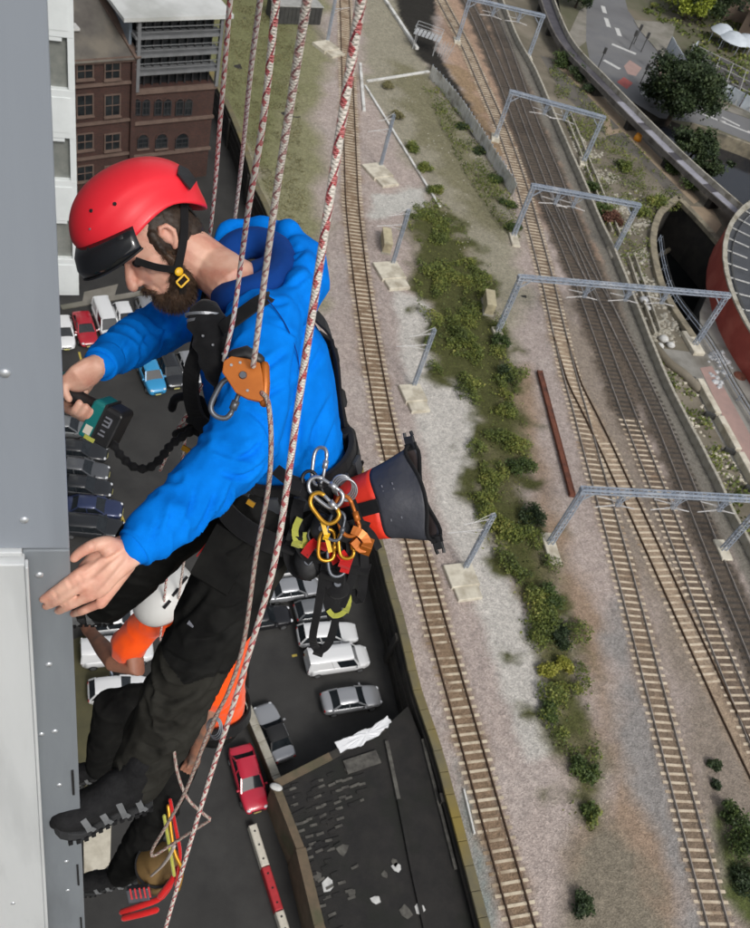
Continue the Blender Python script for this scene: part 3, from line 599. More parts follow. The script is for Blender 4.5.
tag(MB().prism(px([(700, 368), (712, 366), (770, 470), (860, 640), (845, 650), (752, 478)], ZE), ZE - 0.1, ZE + 0.02).build('yard_path', 'pink_tarmac'), kind='structure')
tag(MB().prism(px([(655, 350), (694, 388), (712, 424), (750, 492), (800, 585), (790, 640), (747, 551), (712, 480), (666, 389)], ZE), ZE - 0.1, ZE + 0.012).build('scrub_strip', 'scrub_earth'), kind='structure')
for k, (a, b, r) in enumerate(((664, 339, .6), (671, 345, .5), (660, 346, .5), (644, 300, .6), (648, 308, .4))):
    c = P(a, b, ZE + 0.3); m = MB().ball(c, (r, r * 0.8, r * 0.7), 10); o = m.build('rubble_bag', 'white_paint' if k != 3 else 'pale_metal', None, True)
    tag(o, ['white rubble bag, upper left of the pile by the portal pad', 'white rubble bag, right of the pile by the portal pad', 'white rubble bag, lowest of the pile by the portal pad', 'grey sack lying against the basin kerb', 'small white bag below the grey sack by the basin'][k], 'bag', 'bags by the basin')
c = P(740, 376, ZE + .01); o = thing('hatch', 'small oval red brown hatch set in the pale concrete yard', 'hatch', c); MB().disc(c, (0, 0, 1), 0.75, 0.15, 16).build('hatch_cover', 'rust_steel', o); MB().disc(c + V((0, 0, .15)), (0, 0, 1), 0.5, 0.06, 16).build('hatch_lid', 'rust_steel', o)
# red drum
mat('drum_red', lin(168, 74, 62), lin(150, 64, 54), 0.5, 0.7, coord='pos', c3=lin(178, 92, 78), s3=0.3); mat('drum_roof', lin(62, 64, 68), lin(78, 80, 84), 0.5, 0.5, coord='pos')
HW = 3.6; ZD = ZE + HW; arc = [P(a, b, ZD) for a, b in ((728, 254), (732, 282), (745, 315))]
def circ(a, b, c):
    ax, ay, bx, by, cx, cy = a.x, a.y, b.x, b.y, c.x, c.y; d = 2 * (ax * (by - cy) + bx * (cy - ay) + cx * (ay - by))
    ux = ((ax * ax + ay * ay) * (by - cy) + (bx * bx + by * by) * (cy - ay) + (cx * cx + cy * cy) * (ay - by)) / d
    uy = ((ax * ax + ay * ay) * (cx - bx) + (bx * bx + by * by) * (ax - cx) + (cx * cx + cy * cy) * (bx - ax)) / d
    return V((ux, uy, 0)), (V((ux, uy, 0)) - V((ax, ay, 0))).length
cc, rr = circ(*arc); rr = min(rr, 40)
cc = arc[1] + (cc - arc[1]).normalized() * rr; cc.z = ZE
o = thing('drum_building', 'round red walled building with pale rim and ribbed dark roof', 'building', cc)
N_ = 72; ring = lambda r, z: [cc + V((math.cos(2 * math.pi * k / N_) * r, math.sin(2 * math.pi * k / N_) * r, z)) for k in range(N_)]
def band(r0, z0, r1, z1): m = MB(); a, b = ring(r0, z0), ring(r1, z1); return m.add(a + b, [(k, (k + 1) % N_, N_ + (k + 1) % N_, N_ + k) for k in range(N_)])
band(rr + 0.05, -0.3, rr, HW).build('red_wall', 'drum_red', o, True)
m = band(rr + 0.06, HW, rr + 0.06, HW + .2); m.add(ring(rr + .06, HW + .2) + ring(rr - .5, HW + .2), [(k, (k + 1) % N_, N_ + (k + 1) % N_, N_ + k) for k in range(N_)]); m.add(ring(rr - .5, HW + .2) + ring(rr - .5, HW - .7), [(k, (k + 1) % N_, N_ + (k + 1) % N_, N_ + k) for k in range(N_)]); m.build('rim', 'concrete', o)
MB().add(ring(rr - 0.5, HW - .55), [tuple(range(N_))]).build('roof', 'drum_roof', o)
for k in range(0, N_): 
    a = 2 * math.pi * k / N_; e = V((math.cos(a), math.sin(a), 0)); MB().bar(cc + e * (rr - 3.4) + V((0, 0, HW - .4)), cc + e * (rr - 0.6) + V((0, 0, HW - .4)), 0.12, 0.12).build('roof_rib', 'white_paint', o)
band(rr - 1.4, HW - .54, rr - 1.4, HW - .2).build('inner_ring', 'pale_metal', o)
# footbridge
ZF = 5.2; fl = spline(px([(536, -30), (552, 18), (568, 49), (600, 83), (640, 124), (680, 163), (712, 192), (742, 218)], ZF), 2.0)
fb = thing('footbridge', 'long grey footbridge with side parapets running diagonally above the scrub', 'footbridge', fl[10] - V((0, 0, 2))); mat('bridge_side', lin(112, 108, 104), lin(92, 88, 84), 0.8, 0.85, coord='pos', c3=lin(76, 72, 68), s3=0.4); mat('deck_grey', lin(84, 82, 88), lin(70, 68, 74), 0.6, 0.8, coord='pos', c3=lin(100, 98, 102), s3=0.2); mat('deck_pale', lin(164, 164, 174), lin(140, 140, 150), 0.6, 0.8, coord='pos')
for i in range(len(fl) - 1):
    a, b = fl[i], fl[i + 1]; t, s, u = frame(b - a); L = (b - a).length
    pale = i % 4 and P(655, 142, ZF).y - 16 < a.y < P(655, 142, ZF).y + 12
    MB().box((a + b) / 2 - V((0, 0, 0.1)), (L * 0.975, 2.3, 0.24), (t, s, u)).build('deck_panel', 'deck_pale' if pale else 'deck_grey', fb)
    for sg_ in (-1, 1): MB().box((a + b) / 2 + s * sg_ * 1.25 + V((0, 0, 0.15 if sg_ > 0 else 0.4)), (L * 0.99, 0.25, 0.8 if sg_ < 0 else 0.75), (t, s, u)).build('parapet_panel', 'concrete' if sg_ < 0 else 'bridge_side', fb)
    if i % 5 == 2: MB().box((a + b) / 2 - V((0, 0, 4.2)), (0.8, 2.2, 8.0), (t, s, u)).build('pier', 'wall_dark', fb)
# road level beyond the bridge
ZL = 0.0
tag(MB().slab(px([(548, -60), (566, 44), (620, 96), (664, 118), (690, 128), (720, 138), (790, 164), (1000, 230), (1100, 120), (900, -150), (700, -170)], ZL), -6, ZL).build('east_ground', ['earth', 'wall_dark']), kind='structure')
def sheet(name, pts, z, mt): return tag(MB().prism(px(pts, z), z - 0.05, z).build(name, mt), kind='structure')
sheet('road', [(588, -40), (615, -40), (628, 10), (655, 48), (680, 86), (700, 100), (770, 124), (900, 170), (900, 190), (770, 150), (715, 128), (690, 122), (660, 118), (630, 100), (592, 72), (586, 40)], 0.012, 'road_grey')
sheet('road', [(600, 0), (588, 40), (575, 50), (566, 40), (580, 10)], 0.008, 'paving')
sheet('pavement', [(634, 20), (660, 22), (676, 24), (672, 40), (664, 58), (652, 44), (640, 30)], 0.10, 'paving')
sheet('pavement', [(690, 92), (760, 116), (900, 160), (900, 166), (760, 122), (694, 99)], 0.10, 'paving')
sheet('red_surfacing', [(617, 82), (624, 77), (633, 83), (627, 89)], 0.018, 'red_tarmac')
sheet('red_surfacing', [(624, 66), (630, 60), (642, 68), (636, 76), (628, 74)], 0.018, 'pink_tarmac')
sheet('red_surfacing', [(656, 60), (665, 60), (672, 74), (660, 78)], 0.018, 'pink_tarmac')
def dash(a, b, w, i): A, B = P(*a, .02), P(*b, .02); t, s, u = frame(B - A); return tag(MB().box((A + B) / 2, ((B - A).length, w, 0.006), (t, s, u)).build('road_marking', 'white_paint'), kind='structure')
for k, (a, b) in enumerate((((606, 18), (609, 27)), ((617, 28), (620, 36)), ((603, 6), (605, 13)), ((612, 44), (636, 54)), ((604, 60), (620, 69)), ((643, 95), (648, 88)), ((647, 98), (652, 90)), ((700, 108), (714, 116)), ((718, 120), (726, 122)), ((722, 117), (740, 126)), ((698, 112), (760, 137)), ((738, 139), (770, 152)), ((748, 131), (765, 138)))): dash(a, b, 0.9 if k < 7 else 0.5, k)
tag(MB().prism(px([(655, 128), (690, 118), (740, 140), (900, 190), (920, 300), (735, 212), (700, 185)], -1.2), -6, -1.3).build('river', 'river_water'), kind='structure')
tag(MB().slab(px([(730, 212), (760, 196), (900, 205), (900, 300), (770, 232)], 0.2), -6, 0.2).build('quay', ['yard_concrete', 'wall_dark']), kind='structure')
rwall = thing('river_wall', 'pale stone wall between the road and the dark river', 'wall', P(720, 140, 0)); sp = spline(px([(690, 126), (715, 135), (745, 146), (790, 164), (880, 196)], 0.3), 2.0)
for i in range(len(sp) - 1):
    t, s, u = frame(sp[i + 1] - sp[i]); MB().box((sp[i] + sp[i + 1]) / 2 - V((0, 0, 0.5)), ((sp[i + 1] - sp[i]).length * 0.99, 0.6, 2.2), (t, s, u)).build('wall_block', 'kerb_stone', rwall)
# fenced court with a grid of cable rails, hoardings, white tents
mat('court_dark', lin(74, 72, 74), lin(92, 88, 88), 0.4, 0.9, coord='pos', c3=lin(60, 62, 56), s3=0.3); mat('hoarding', lin(196, 204, 210), lin(176, 184, 192), 0.6, 0.6, coord='pos')
sheet('court', [(694, 44), (800, 96), (790, 132), (680, 78)], 0.05, 'court_dark')
ct = thing('court_grid', 'dark fenced court crossed by a grid of thin pale rails', 'court', P(720, 70, 0))
for k in range(9): a, b = V((694 + k * 13.2, 44 + k * 6.5)), V((680 + k * 13.8, 78 + k * 6.8)); MB().bar(P(a.x, a.y, 0.9), P(b.x, b.y, 0.9), 0.14).build('rail', 'container_pale', ct)
for k in range(5): f = k / 4; MB().bar(P(694 - 14 * f, 44 + 34 * f, 0.9), P(800 - 10 * f, 96 + 36 * f, 0.9), 0.12).build('rail', 'container_pale', ct)
hl = [((667, 50), (671, 58)), ((671, 58), (676, 66)), ((676, 66), (682, 74)), ((684, 66), (692, 54)), ((693, 84), (703, 88)), ((704, 89), (714, 94)), ((715, 95), (726, 100)), ((728, 101), (738, 107)), ((740, 108), (752, 114)), ((753, 115), (766, 121))]
HL = ['pale hoarding panel at the top end of the road corner', 'pale hoarding panel second from the top at the road corner', 'pale hoarding panel at the bend of the road corner', 'slanted pale hoarding panel at the left side of the court', 'pale hoarding panel nearest the dark tree below the court', 'second hoarding panel from the dark tree below the court', 'third hoarding panel from the dark tree below the court', 'fourth hoarding panel from the dark tree below the court', 'fifth hoarding panel from the dark tree, by the frame edge', 'sixth hoarding panel from the dark tree at the frame edge']
for k, (a, b) in enumerate(hl):
    A, B = P(*a, 0), P(*b, 0); t, s, u = frame(B - A); o = thing('hoarding', HL[k], 'hoarding', A, group='hoarding panels along the road')
    MB().box((A + B) / 2 + V((0, 0, 1.3)), ((B - A).length * 0.97, 0.12, 2.4), (t, s, u)).build('panel', 'hoarding', o)
    for e in (A, B): MB().bar(e + s * 0.12, e + s * 0.12 + V((0, 0, 2.6)), 0.12).build('post', 'galv', o)
for k, (a, r) in enumerate((((718, 42), 2.6), ((729, 50), 3.0), ((741, 52), 2.6))):
    c = P(*a, 0); m = MB(); n8 = 10; vs = [c + V((math.cos(2 * math.pi * i / n8) * r, math.sin(2 * math.pi * i / n8) * r, 2.0)) for i in range(n8)] + [c + V((math.cos(2 * math.pi * i / n8) * r * .55, math.sin(2 * math.pi * i / n8) * r * .55, 3.1)) for i in range(n8)] + [c + V((0, 0, 3.6))]
    m.add(vs, [(i, (i + 1) % n8, n8 + (i + 1) % n8, n8 + i) for i in range(n8)] + [(n8 + i, n8 + (i + 1) % n8, 2 * n8) for i in range(n8)])
    o = thing('tent', ['white tent nearest the big tree beyond the court', 'middle white tent beyond the dark court', 'rightmost white tent beyond the dark court'][k], 'tent', c, group='white tents'); m.build('canopy', 'hoarding', o, True)
    for i in range(0, n8, 2): MB().bar(c + V((math.cos(2 * math.pi * i / n8) * r * .95, math.sin(2 * math.pi * i / n8) * r * .95, 0)), c + V((math.cos(2 * math.pi * i / n8) * r * .95, math.sin(2 * math.pi * i / n8) * r * .95, 2.05)), 0.08).build('pole', 'galv', o)
mat('roof_tile', lin(132, 104, 92), lin(110, 88, 80), 0.6, 0.8, coord='pos'); mat('house_wall', lin(142, 126, 112), lin(124, 108, 96), 0.6, 0.85, coord='pos')
def house(c, ax, L, W, h, rh, label):
    c = P(*c, 0); t = (P(*ax, 0) - c).normalized(); s = V((-t.y, t.x, 0)); u = V((0, 0, 1)); o = thing('house', label, 'house', c, group='small houses at the corner')
    MB().box(c + u * h / 2, (L, W, h), (t, s, u)).build('wall', 'house_wall', o); m = MB(); q = lambda i, j, k: c + t * i * L * .53 + s * j * W * .55 + u * k
    m.add([q(-1, -1, h), q(1, -1, h), q(1, 1, h), q(-1, 1, h), q(-1, 0, h + rh), q(1, 0, h + rh)], [(0, 1, 5, 4), (2, 3, 4, 5), (1, 2, 5), (3, 0, 4)]); r = m.build('roof', 'roof_tile', o)
    MB().box(c + t * L * .3 + u * (h + rh), (.7, .7, 1.4), (t, s, u)).build('chimney', 'house_wall', r)
    for k in (-.3, 0, .3): MB().box(c + t * L * k - s * (W / 2 + .02) + u * h * .6, (1, .06, 1.2), (t, s, u)).build('window', 'container_dark', o)
house((748, 22), (760, 26), 12, 7, 5, 2.6, 'small brick house with tiled roof at the upper right corner')
house((765, 44), (775, 50), 10, 7, 5, 2.6, 'tiled brick house right of the tents')
house((745, -6), (757, -2), 14, 8, 5, 2.6, 'tiled house at the very top right edge')
c = P(607, 3, 0)
# bollard and worker-sized orange thing beside the bridge
c = P(637, 140, ZE); o = thing('orange_drum', 'small orange safety drum on the path beside the footbridge', 'safety drum', c); mat('safety_orange', lin(226, 150, 40), rough=0.5)
m = MB(); m.loft([c, c + V((0, 0, .5)), c + V((0, 0, 1.0))], [.6, .55, .45], n=12, rnd=False); m.build('drum_body', 'safety_orange', o, True); MB().disc(c + V((0, 0, 1.0)), (0, 0, 1), .3, .2).build('cap', 'safety_orange', o)
mat('dark_path', lin(104, 100, 94), lin(88, 84, 78), 0.4, 0.9, coord='pos')
mat('tan_path', lin(160, 142, 120), lin(140, 124, 104), 0.4, 0.9, coord='pos')
sheet_e = lambda name, pts, mt, dz: tag(MB().prism(px(pts, ZE), ZE - 0.05, ZE + dz).build(name, mt), kind='structure')
sheet_e('dirt_path', [(540, 55), (560, 62), (590, 95), (620, 118), (650, 140), (690, 190), (672, 198), (640, 160), (610, 140), (560, 90)], 'dark_path', 0.01) if 'dark_path' in M else None
sheet_e('footpath', [(552, 62), (562, 60), (600, 96), (640, 137), (684, 182), (700, 200), (694, 204), (650, 160), (610, 118), (570, 78)], 'tan_path', 0.016)
sheet_e('dirt_path', [(690, 206), (712, 208), (722, 225), (714, 236), (700, 222)], 'tan_path', 0.02)
sheet_e('footpath', [(600, 100), (606, 98), (612, 130), (632, 126), (632, 130), (606, 136)], 'tan_path', 0.022)
# service conduits running down between parapet and basin
for k, (a, b) in enumerate((((566, 118), (612, 232)), ((570, 114), (620, 236)), ((628, 258), (655, 335)), ((634, 256), (660, 332)))):
    strip(a, b, 0.22, 0.3, 'conduit', ['pale conduit right beside the upper parapet', 'pale conduit a step right of the upper parapet conduit', 'pale conduit left of the basin kerb, nearer the parapet', 'pale conduit left of the basin kerb, nearer the water'][k], 'conduit', 'concrete')
# ---------------------------------------------------------------- vegetation
def fastmesh(name, vs, fs):
    me = bpy.data.meshes.new(name); vs = np.asarray(vs, np.float32); fs = np.asarray(fs, np.int32); k = fs.shape[1]
    me.vertices.add(len(vs)); me.vertices.foreach_set('co', vs.ravel()); me.loops.add(fs.size); me.loops.foreach_set('vertex_index', fs.ravel())
    me.polygons.add(len(fs)); me.polygons.foreach_set('loop_start', np.arange(len(fs), dtype=np.int32) * k); me.update(calc_edges=True); me.validate(); return me
def leaf_mat(name, cols, tr=0.25):
    m = bpy.data.materials.new(name); m.use_nodes = True; N = m.node_tree.nodes; L = m.node_tree.links; b = N['Principled BSDF']; b.inputs['Roughness'].default_value = 0.6; b.inputs['Specular IOR Level'].default_value = 0.3
    g = N.new('ShaderNodeNewGeometry'); r = N.new('ShaderNodeValToRGB'); r.color_ramp.interpolation = 'LINEAR'
    while len(r.color_ramp.elements) < len(cols): r.color_ramp.elements.new(0.5)
    for i, c in enumerate(cols): r.color_ramp.elements[i].position = i / (len(cols) - 1); r.color_ramp.elements[i].color = c
    nz = N.new('ShaderNodeTexNoise'); nz.inputs['Scale'].default_value = 0.35; nz.inputs['Detail'].default_value = 3; L.new(g.outputs['Position'], nz.inputs['Vector'])
    mr = N.new('ShaderNodeMapRange'); mr.inputs['From Min'].default_value = 0.3; mr.inputs['From Max'].default_value = 0.7; L.new(nz.outputs['Fac'], mr.inputs['Value'])
    mx = N.new('ShaderNodeMix'); mx.data_type = 'FLOAT'; mx.inputs[0].default_value = 0.5; L.new(g.outputs['Random Per Island'], mx.inputs[2]); L.new(mr.outputs[0], mx.inputs[3])
    L.new(mx.outputs[0], r.inputs['Fac']); L.new(r.outputs[0], b.inputs['Base Color'])
    M[name] = m
leaf_mat('leaf_scrub', [lin(46, 54, 30), lin(70, 82, 40), lin(94, 106, 50), lin(120, 126, 60), lin(148, 142, 76)])
leaf_mat('leaf_dry', [lin(92, 90, 62), lin(116, 112, 78), lin(134, 128, 92)])
leaf_mat('leaf_green', [lin(36, 48, 28), lin(54, 70, 36), lin(76, 92, 46), lin(104, 114, 56)])
leaf_mat('leaf_dark', [lin(28, 38, 26), lin(44, 58, 36), lin(62, 76, 46), lin(80, 92, 54)])
leaf_mat('leaf_yellow', [lin(104, 110, 44), lin(138, 138, 56), lin(164, 156, 72)])
leaf_mat('leaf_lime', [lin(110, 122, 46), lin(146, 158, 60), lin(176, 184, 80)])
leaf_mat('leaf_red', [lin(70, 44, 38), lin(94, 62, 50), lin(112, 80, 62)])
mat('bark', lin(72, 62, 52), lin(54, 46, 40), 6, 0.9, 0.4, 20)
def leaves(pts, size, flat=0.5):
    pts = np.asarray(pts); n = len(pts); nr = RNG.normal(size=(n, 3)); nr[:, 2] = np.abs(nr[:, 2]) + flat; nr /= np.linalg.norm(nr, axis=1)[:, None]
    a = np.cross(nr, RNG.normal(size=(n, 3))); a /= np.linalg.norm(a, axis=1)[:, None]; b = np.cross(nr, a)
    s = (size * RNG.uniform(0.6, 1.3, n))[:, None]; w = s * RNG.uniform(0.45, 0.8, n)[:, None]
    vs = np.stack([pts - a * s, pts - b * w + a * s * 0.1, pts + a * s, pts + b * w + a * s * 0.1], 1).reshape(-1, 3)
    return vs, np.arange(n * 4).reshape(-1, 4)
vp = np.array([(p.x, p.y) for p in px(veg_px, ZB)]); lo, hi = vp.min(0) - 2, vp.max(0) + 2
cand = RNG.uniform(lo, hi, (760000, 2)); sd_ = sdf(vp, cand[:, 0], cand[:, 1]) + (fbm(cand[:, 0] * 0.4, cand[:, 1] * 0.4, 61) - 0.47) * 3.6
cl = fbm(cand[:, 0] * 0.5, cand[:, 1] * 0.5, 63); keep = (sd_ < 0.4) & (RNG.uniform(size=len(cand)) < np.clip((cl - 0.425) * 7.0, 0.02, 1.0) * np.where(sd_ > -0.6, 0.5, 1))
ymid = P(450, 330, ZB).y; keep &= (RNG.uniform(size=len(cand)) < np.where(cand[:, 1] > ymid, 0.6, 1.0))
cp = cand[keep]; ck = np.clip((fbm(cp[:, 0] * 0.5, cp[:, 1] * 0.5, 63) - 0.34) * 3.0, 0.05, 1.0) * np.clip(1.0 - (cp[:, 1] - ymid) / 30, 0.35, 1)
hh = ZB + RNG.uniform(0.02, 1.0, len(cp)) ** 0.7 * ck * 1.1
vs, fs = leaves(np.c_[cp, hh], 0.075 + 0.07 * RNG.uniform(size=len(cp)) ** 3); print('scrub leaves', len(cp))
tag(link('scrub_vegetation', fastmesh('scrub_vegetation', vs, fs), 'leaf_scrub'), 'long strip of olive green scrub and weeds between the tracks', 'scrub', kind='stuff')
# thin grass tufts over the grassy margin and along the fence foot
def tufts(name, poly, n, z, size, mt, label, seed, h=0.25):
    q = np.array([(p.x, p.y) for p in px(poly, z)]); c = RNG.uniform(q.min(0), q.max(0), (n, 2)); s = sdf(q, c[:, 0], c[:, 1]); k = (s < 0) & (RNG.uniform(size=n) < np.clip((fbm(c[:, 0] * 0.6, c[:, 1] * 0.6, seed) - 0.36) * 5, 0.0, 1)); c = c[k]
    vs, fs = leaves(np.c_[c, z + RNG.uniform(0.02, h, len(c))], size, 0.2); tag(link(name, fastmesh(name, vs, fs), mt), label, 'grass', kind='stuff')
tufts('grass_tufts', [(196, 0), (290, 0), (300, 100), (306, 200), (312, 280), (300, 285), (268, 195), (232, 100)], 60000, ZB, 0.10, 'leaf_dry', 'patchy olive grass between the coping and the curving track', 71)
tufts('fence_weeds', [(420, 85), (434, 80), (470, 132), (512, 200), (520, 240), (500, 230), (462, 170)], 24000, ZB, 0.12, 'leaf_scrub', 'weeds along the foot of the sheet fence', 73, 0.6)
tufts('terrace_weeds', [(545, 60), (575, 85), (640, 150), (690, 210), (655, 215), (650, 250), (640, 300), (600, 215), (560, 110)], 40000, ZE, 0.13, 'leaf_scrub', 'sparse weeds over the scrub terrace below the footbridge', 75, 0.6)
tufts('strip_weeds', [(655, 352), (690, 390), (750, 495), (790, 600), (745, 540), (690, 430)], 7000, ZE, 0.2, 'leaf_scrub', 'sparse weeds in the strip beside the cream beams', 77, 0.5)
tufts('bank_grass', [(640, 10), (690, 40), (690, 80), (760, 110), (760, -20), (700, -30)], 9000, 0.05, 0.4, 'leaf_scrub', 'rough grass around the fenced court', 79, 0.4)
def rubble(name, poly, n, z, size, mt, label, seed):
    q = np.array([(p.x, p.y) for p in px(poly, z)]); c = RNG.uniform(q.min(0), q.max(0), (n, 2)); k = (sdf(q, c[:, 0], c[:, 1]) < 0) & (RNG.uniform(size=n) < np.clip((fbm(c[:, 0] * .35, c[:, 1] * .35, seed) - .42) * 6, .04, 1)); c = c[k]; n = len(c)
    base = np.array([(-1, -1, 0), (1, -1, 0), (1, 1, 0), (-1, 1, 0), (-.6, -.5, 1), (.5, -.6, 1), (.6, .5, 1), (-.5, .6, 1)], float); s = size * RNG.uniform(.4, 1.6, n); a = RNG.uniform(0, 6.28, n); vs = base[None] * s[:, None, None] * RNG.uniform(.6, 1.2, (n, 8, 3)); x = vs[..., 0] * np.cos(a)[:, None] - vs[..., 1] * np.sin(a)[:, None]; y = vs[..., 0] * np.sin(a)[:, None] + vs[..., 1] * np.cos(a)[:, None]
    V_ = np.stack([x + c[:, :1], y + c[:, 1:], vs[..., 2] * .7 + z], -1).reshape(-1, 3); fb = np.array([(4, 5, 6, 7), (0, 1, 5, 4), (1, 2, 6, 5), (2, 3, 7, 6), (3, 0, 4, 7)]); fs = (fb[None] + (np.arange(n) * 8)[:, None, None]).reshape(-1, 4)
    tag(link(name, fastmesh(name, V_, fs), mt), label, 'rubble', kind='stuff')
rubble('terrace_rubble', [(560, 110), (600, 150), (640, 190), (655, 215), (650, 250), (665, 300), (690, 345), (655, 340), (612, 235), (575, 150)], 9000, ZE, .16, 'concrete', 'pale rubble and stones scattered between the parapet and the basin', 81)
rubble('yard_rubble', [(656, 350), (694, 388), (750, 490), (800, 590), (745, 545), (690, 430)], 4000, ZE, .14, 'pale_concrete', 'broken stones in the strip beside the cream beams', 83)
rubble('trackside_stones', [(356, 60), (420, 70), (500, 195), (520, 360), (500, 340), (440, 210), (372, 120)], 2600, ZB, .06, 'concrete', 'loose stones on the olive dirt left of the sheet fence', 85)
rubble('yard_junk', [(712, 350), (722, 352), (735, 372), (720, 390), (706, 368)], 500, ZE, .22, 'pale_metal', 'pale junk heaped along the foot of the red drum wall', 87)
def crown(c, rx, rz, n, size, lob=7, seed=0):
    rg = np.random.default_rng(seed); lc = rg.normal(size=(lob, 3)); lc /= np.linalg.norm(lc, axis=1)[:, None]; lc *= rg.uniform(0.3, 0.8 if lob < 20 else 0.9, (lob, 1)); lr = rg.uniform(0.32, 0.55, lob) if lob < 20 else rg.uniform(0.14, 0.38, lob)
    w = rg.integers(0, lob, n); d = rg.normal(size=(n, 3)); d /= np.linalg.norm(d, axis=1)[:, None]
    p = lc[w] + d * (lr[w] * np.where(lob < 3, 1.0, np.abs(rg.normal(0.72, 0.34, n))))[:, None]
    p[:, 2] = np.maximum(p[:, 2], -0.9); return np.array(c) + p * np.array([rx, rx, rz])
def shrub(pt, r, h, mt, label, z=ZB, n=500, size=0.10, seed=0, group='shrubs by the railway'):
    c = P(*pt, z); o = thing('shrub', label, 'shrub', c, group=group); vs, fs = leaves(crown((c.x, c.y, z + h * 0.5), r, h * 0.55, n, size, 6, seed), size)
    me = fastmesh('foliage', vs, fs); me.transform(WM[o].inverted()); link('foliage', me, mt, o)
    for k in range(3): a = 2.1 * k + seed; MB().loft([c, c + V((math.cos(a) * r * .3, math.sin(a) * r * .3, h * .6))], [.04, .015], n=5).build('stem', 'bark', o)
SH = [((547, 672), 0.8, 0.9, 'leaf_yellow', 'yellow flowering bush at the edge of the pale hardcore'), ((562, 668), 0.7, 0.8, 'leaf_yellow', 'yellowish bush just right of the yellow flowering one'), ((550, 715), 0.9, 0.9, 'leaf_green', 'green bush low in the scrub strip by the hardcore tip'), ((580, 770), 1.1, 1.0, 'leaf_green', 'green bush near the lower end of the scrub strip'), ((588, 812), 0.8, 0.6, 'leaf_green', 'small green bush at the very tip of the scrub strip'), ((582, 908), 0.8, 0.9, 'leaf_dark', 'dark bush standing alone near the bottom edge'),
      ((713, 768), 0.6, 0.7, 'leaf_dark', 'small dark bush right of the concrete sleepered track'), ((716, 785), 0.4, 0.4, 'leaf_dark', 'tiny dark plant under the small dark bush'), ((728, 815), 0.9, 1.0, 'leaf_green', 'upper green bush at the lower right edge'), ((738, 845), 1.5, 1.4, 'leaf_green', 'large green bush at the lower right edge'), ((746, 880), 1.5, 1.4, 'leaf_dark', 'dark green bush at the lower right edge'), ((530, 520), 1.3, 1.2, 'leaf_dark', 'dark bush left of the nearest portal leg'), ((520, 470), 1.2, 1.2, 'leaf_green', 'green bush above the nearest portal pad'), ((545, 600), 1.2, 1.0, 'leaf_green', 'green bush below the nearest portal pad'), ((560, 640), 1.1, 1.0, 'leaf_dark', 'dark green bush in the scrub beyond the yellow bush'),
      ((498, 345), 1.0, 1.0, 'leaf_green', 'bush at the foot of the long portal'), ((505, 378), 1.1, 1.0, 'leaf_dark', 'dark bush above the rusty bar'), ((388, 88), 1.0, 0.8, 'leaf_dry', 'dry yellowish plant inside the trough corner'), ((396, 118), 1.1, 0.9, 'leaf_dry', 'dry plant halfway along the diagonal trough'), ((412, 150), 1.2, 0.9, 'leaf_scrub', 'olive plant right of the diagonal trough'), ((424, 170), 1.2, 0.9, 'leaf_scrub', 'second olive plant right of the diagonal trough'), ((434, 192), 1.2, 0.9, 'leaf_scrub', 'lowest olive plant right of the diagonal trough'),
      ((462, 128), 1.2, 0.55, 'leaf_dark', 'dark shrub at the upper part of the sheet fence'), ((480, 152), 1.2, 0.55, 'leaf_dark', 'dark shrub at the middle of the sheet fence'), ((497, 180), 1.3, 0.55, 'leaf_green', 'green shrub at the lower part of the sheet fence'), ((507, 205), 1.3, 0.55, 'leaf_green', 'green shrub just past the lower end of the sheet fence'), ((512, 228), 1.2, 0.55, 'leaf_green', 'green shrub beside the pad of the third portal')]
for k, (pt, r, h, mt, lb) in enumerate(SH): shrub(pt, r, h, mt, lb, n=int(900 + 900 * r), seed=k)
SE = [((602, 215), 1.6, 1.6, 'leaf_green', 'green shrub under the third portal beam'), ((612, 222), 1.7, 1.6, 'leaf_red', 'reddish brown shrub under the third portal beam'), ((590, 190), 1.2, 1.2, 'leaf_green', 'green shrub beside the parapet above the third portal'), ((655, 205), 1.8, 1.5, 'leaf_scrub', 'olive shrub near the tip of the basin'), ((640, 215), 1.4, 1.2, 'leaf_scrub', 'olive shrub left of the basin tip'), ((622, 168), 1.4, 1.2, 'leaf_scrub', 'olive shrub on the terrace below the orange drum'), ((560, 65), 2.2, 2, 'leaf_green', 'green shrub between the far portal and the footbridge'), ((575, 78), 2.0, 2, 'leaf_dark', 'dark shrub close under the upper footbridge'), ((592, 92), 2.0, 1.6, 'leaf_dark', 'second dark shrub under the upper footbridge'), ((668, 170), 1.6, 1.4, 'leaf_green', 'green shrub beside the lower footbridge'), ((690, 190), 1.8, 1.5, 'leaf_green', 'green shrub at the lower end of the footbridge')]
for k, (pt, r, h, mt, lb) in enumerate(SE): shrub(pt, r, h, mt, lb, ZE, int(900 + 600 * r), 0.15, 50 + k, 'shrubs on the terrace')
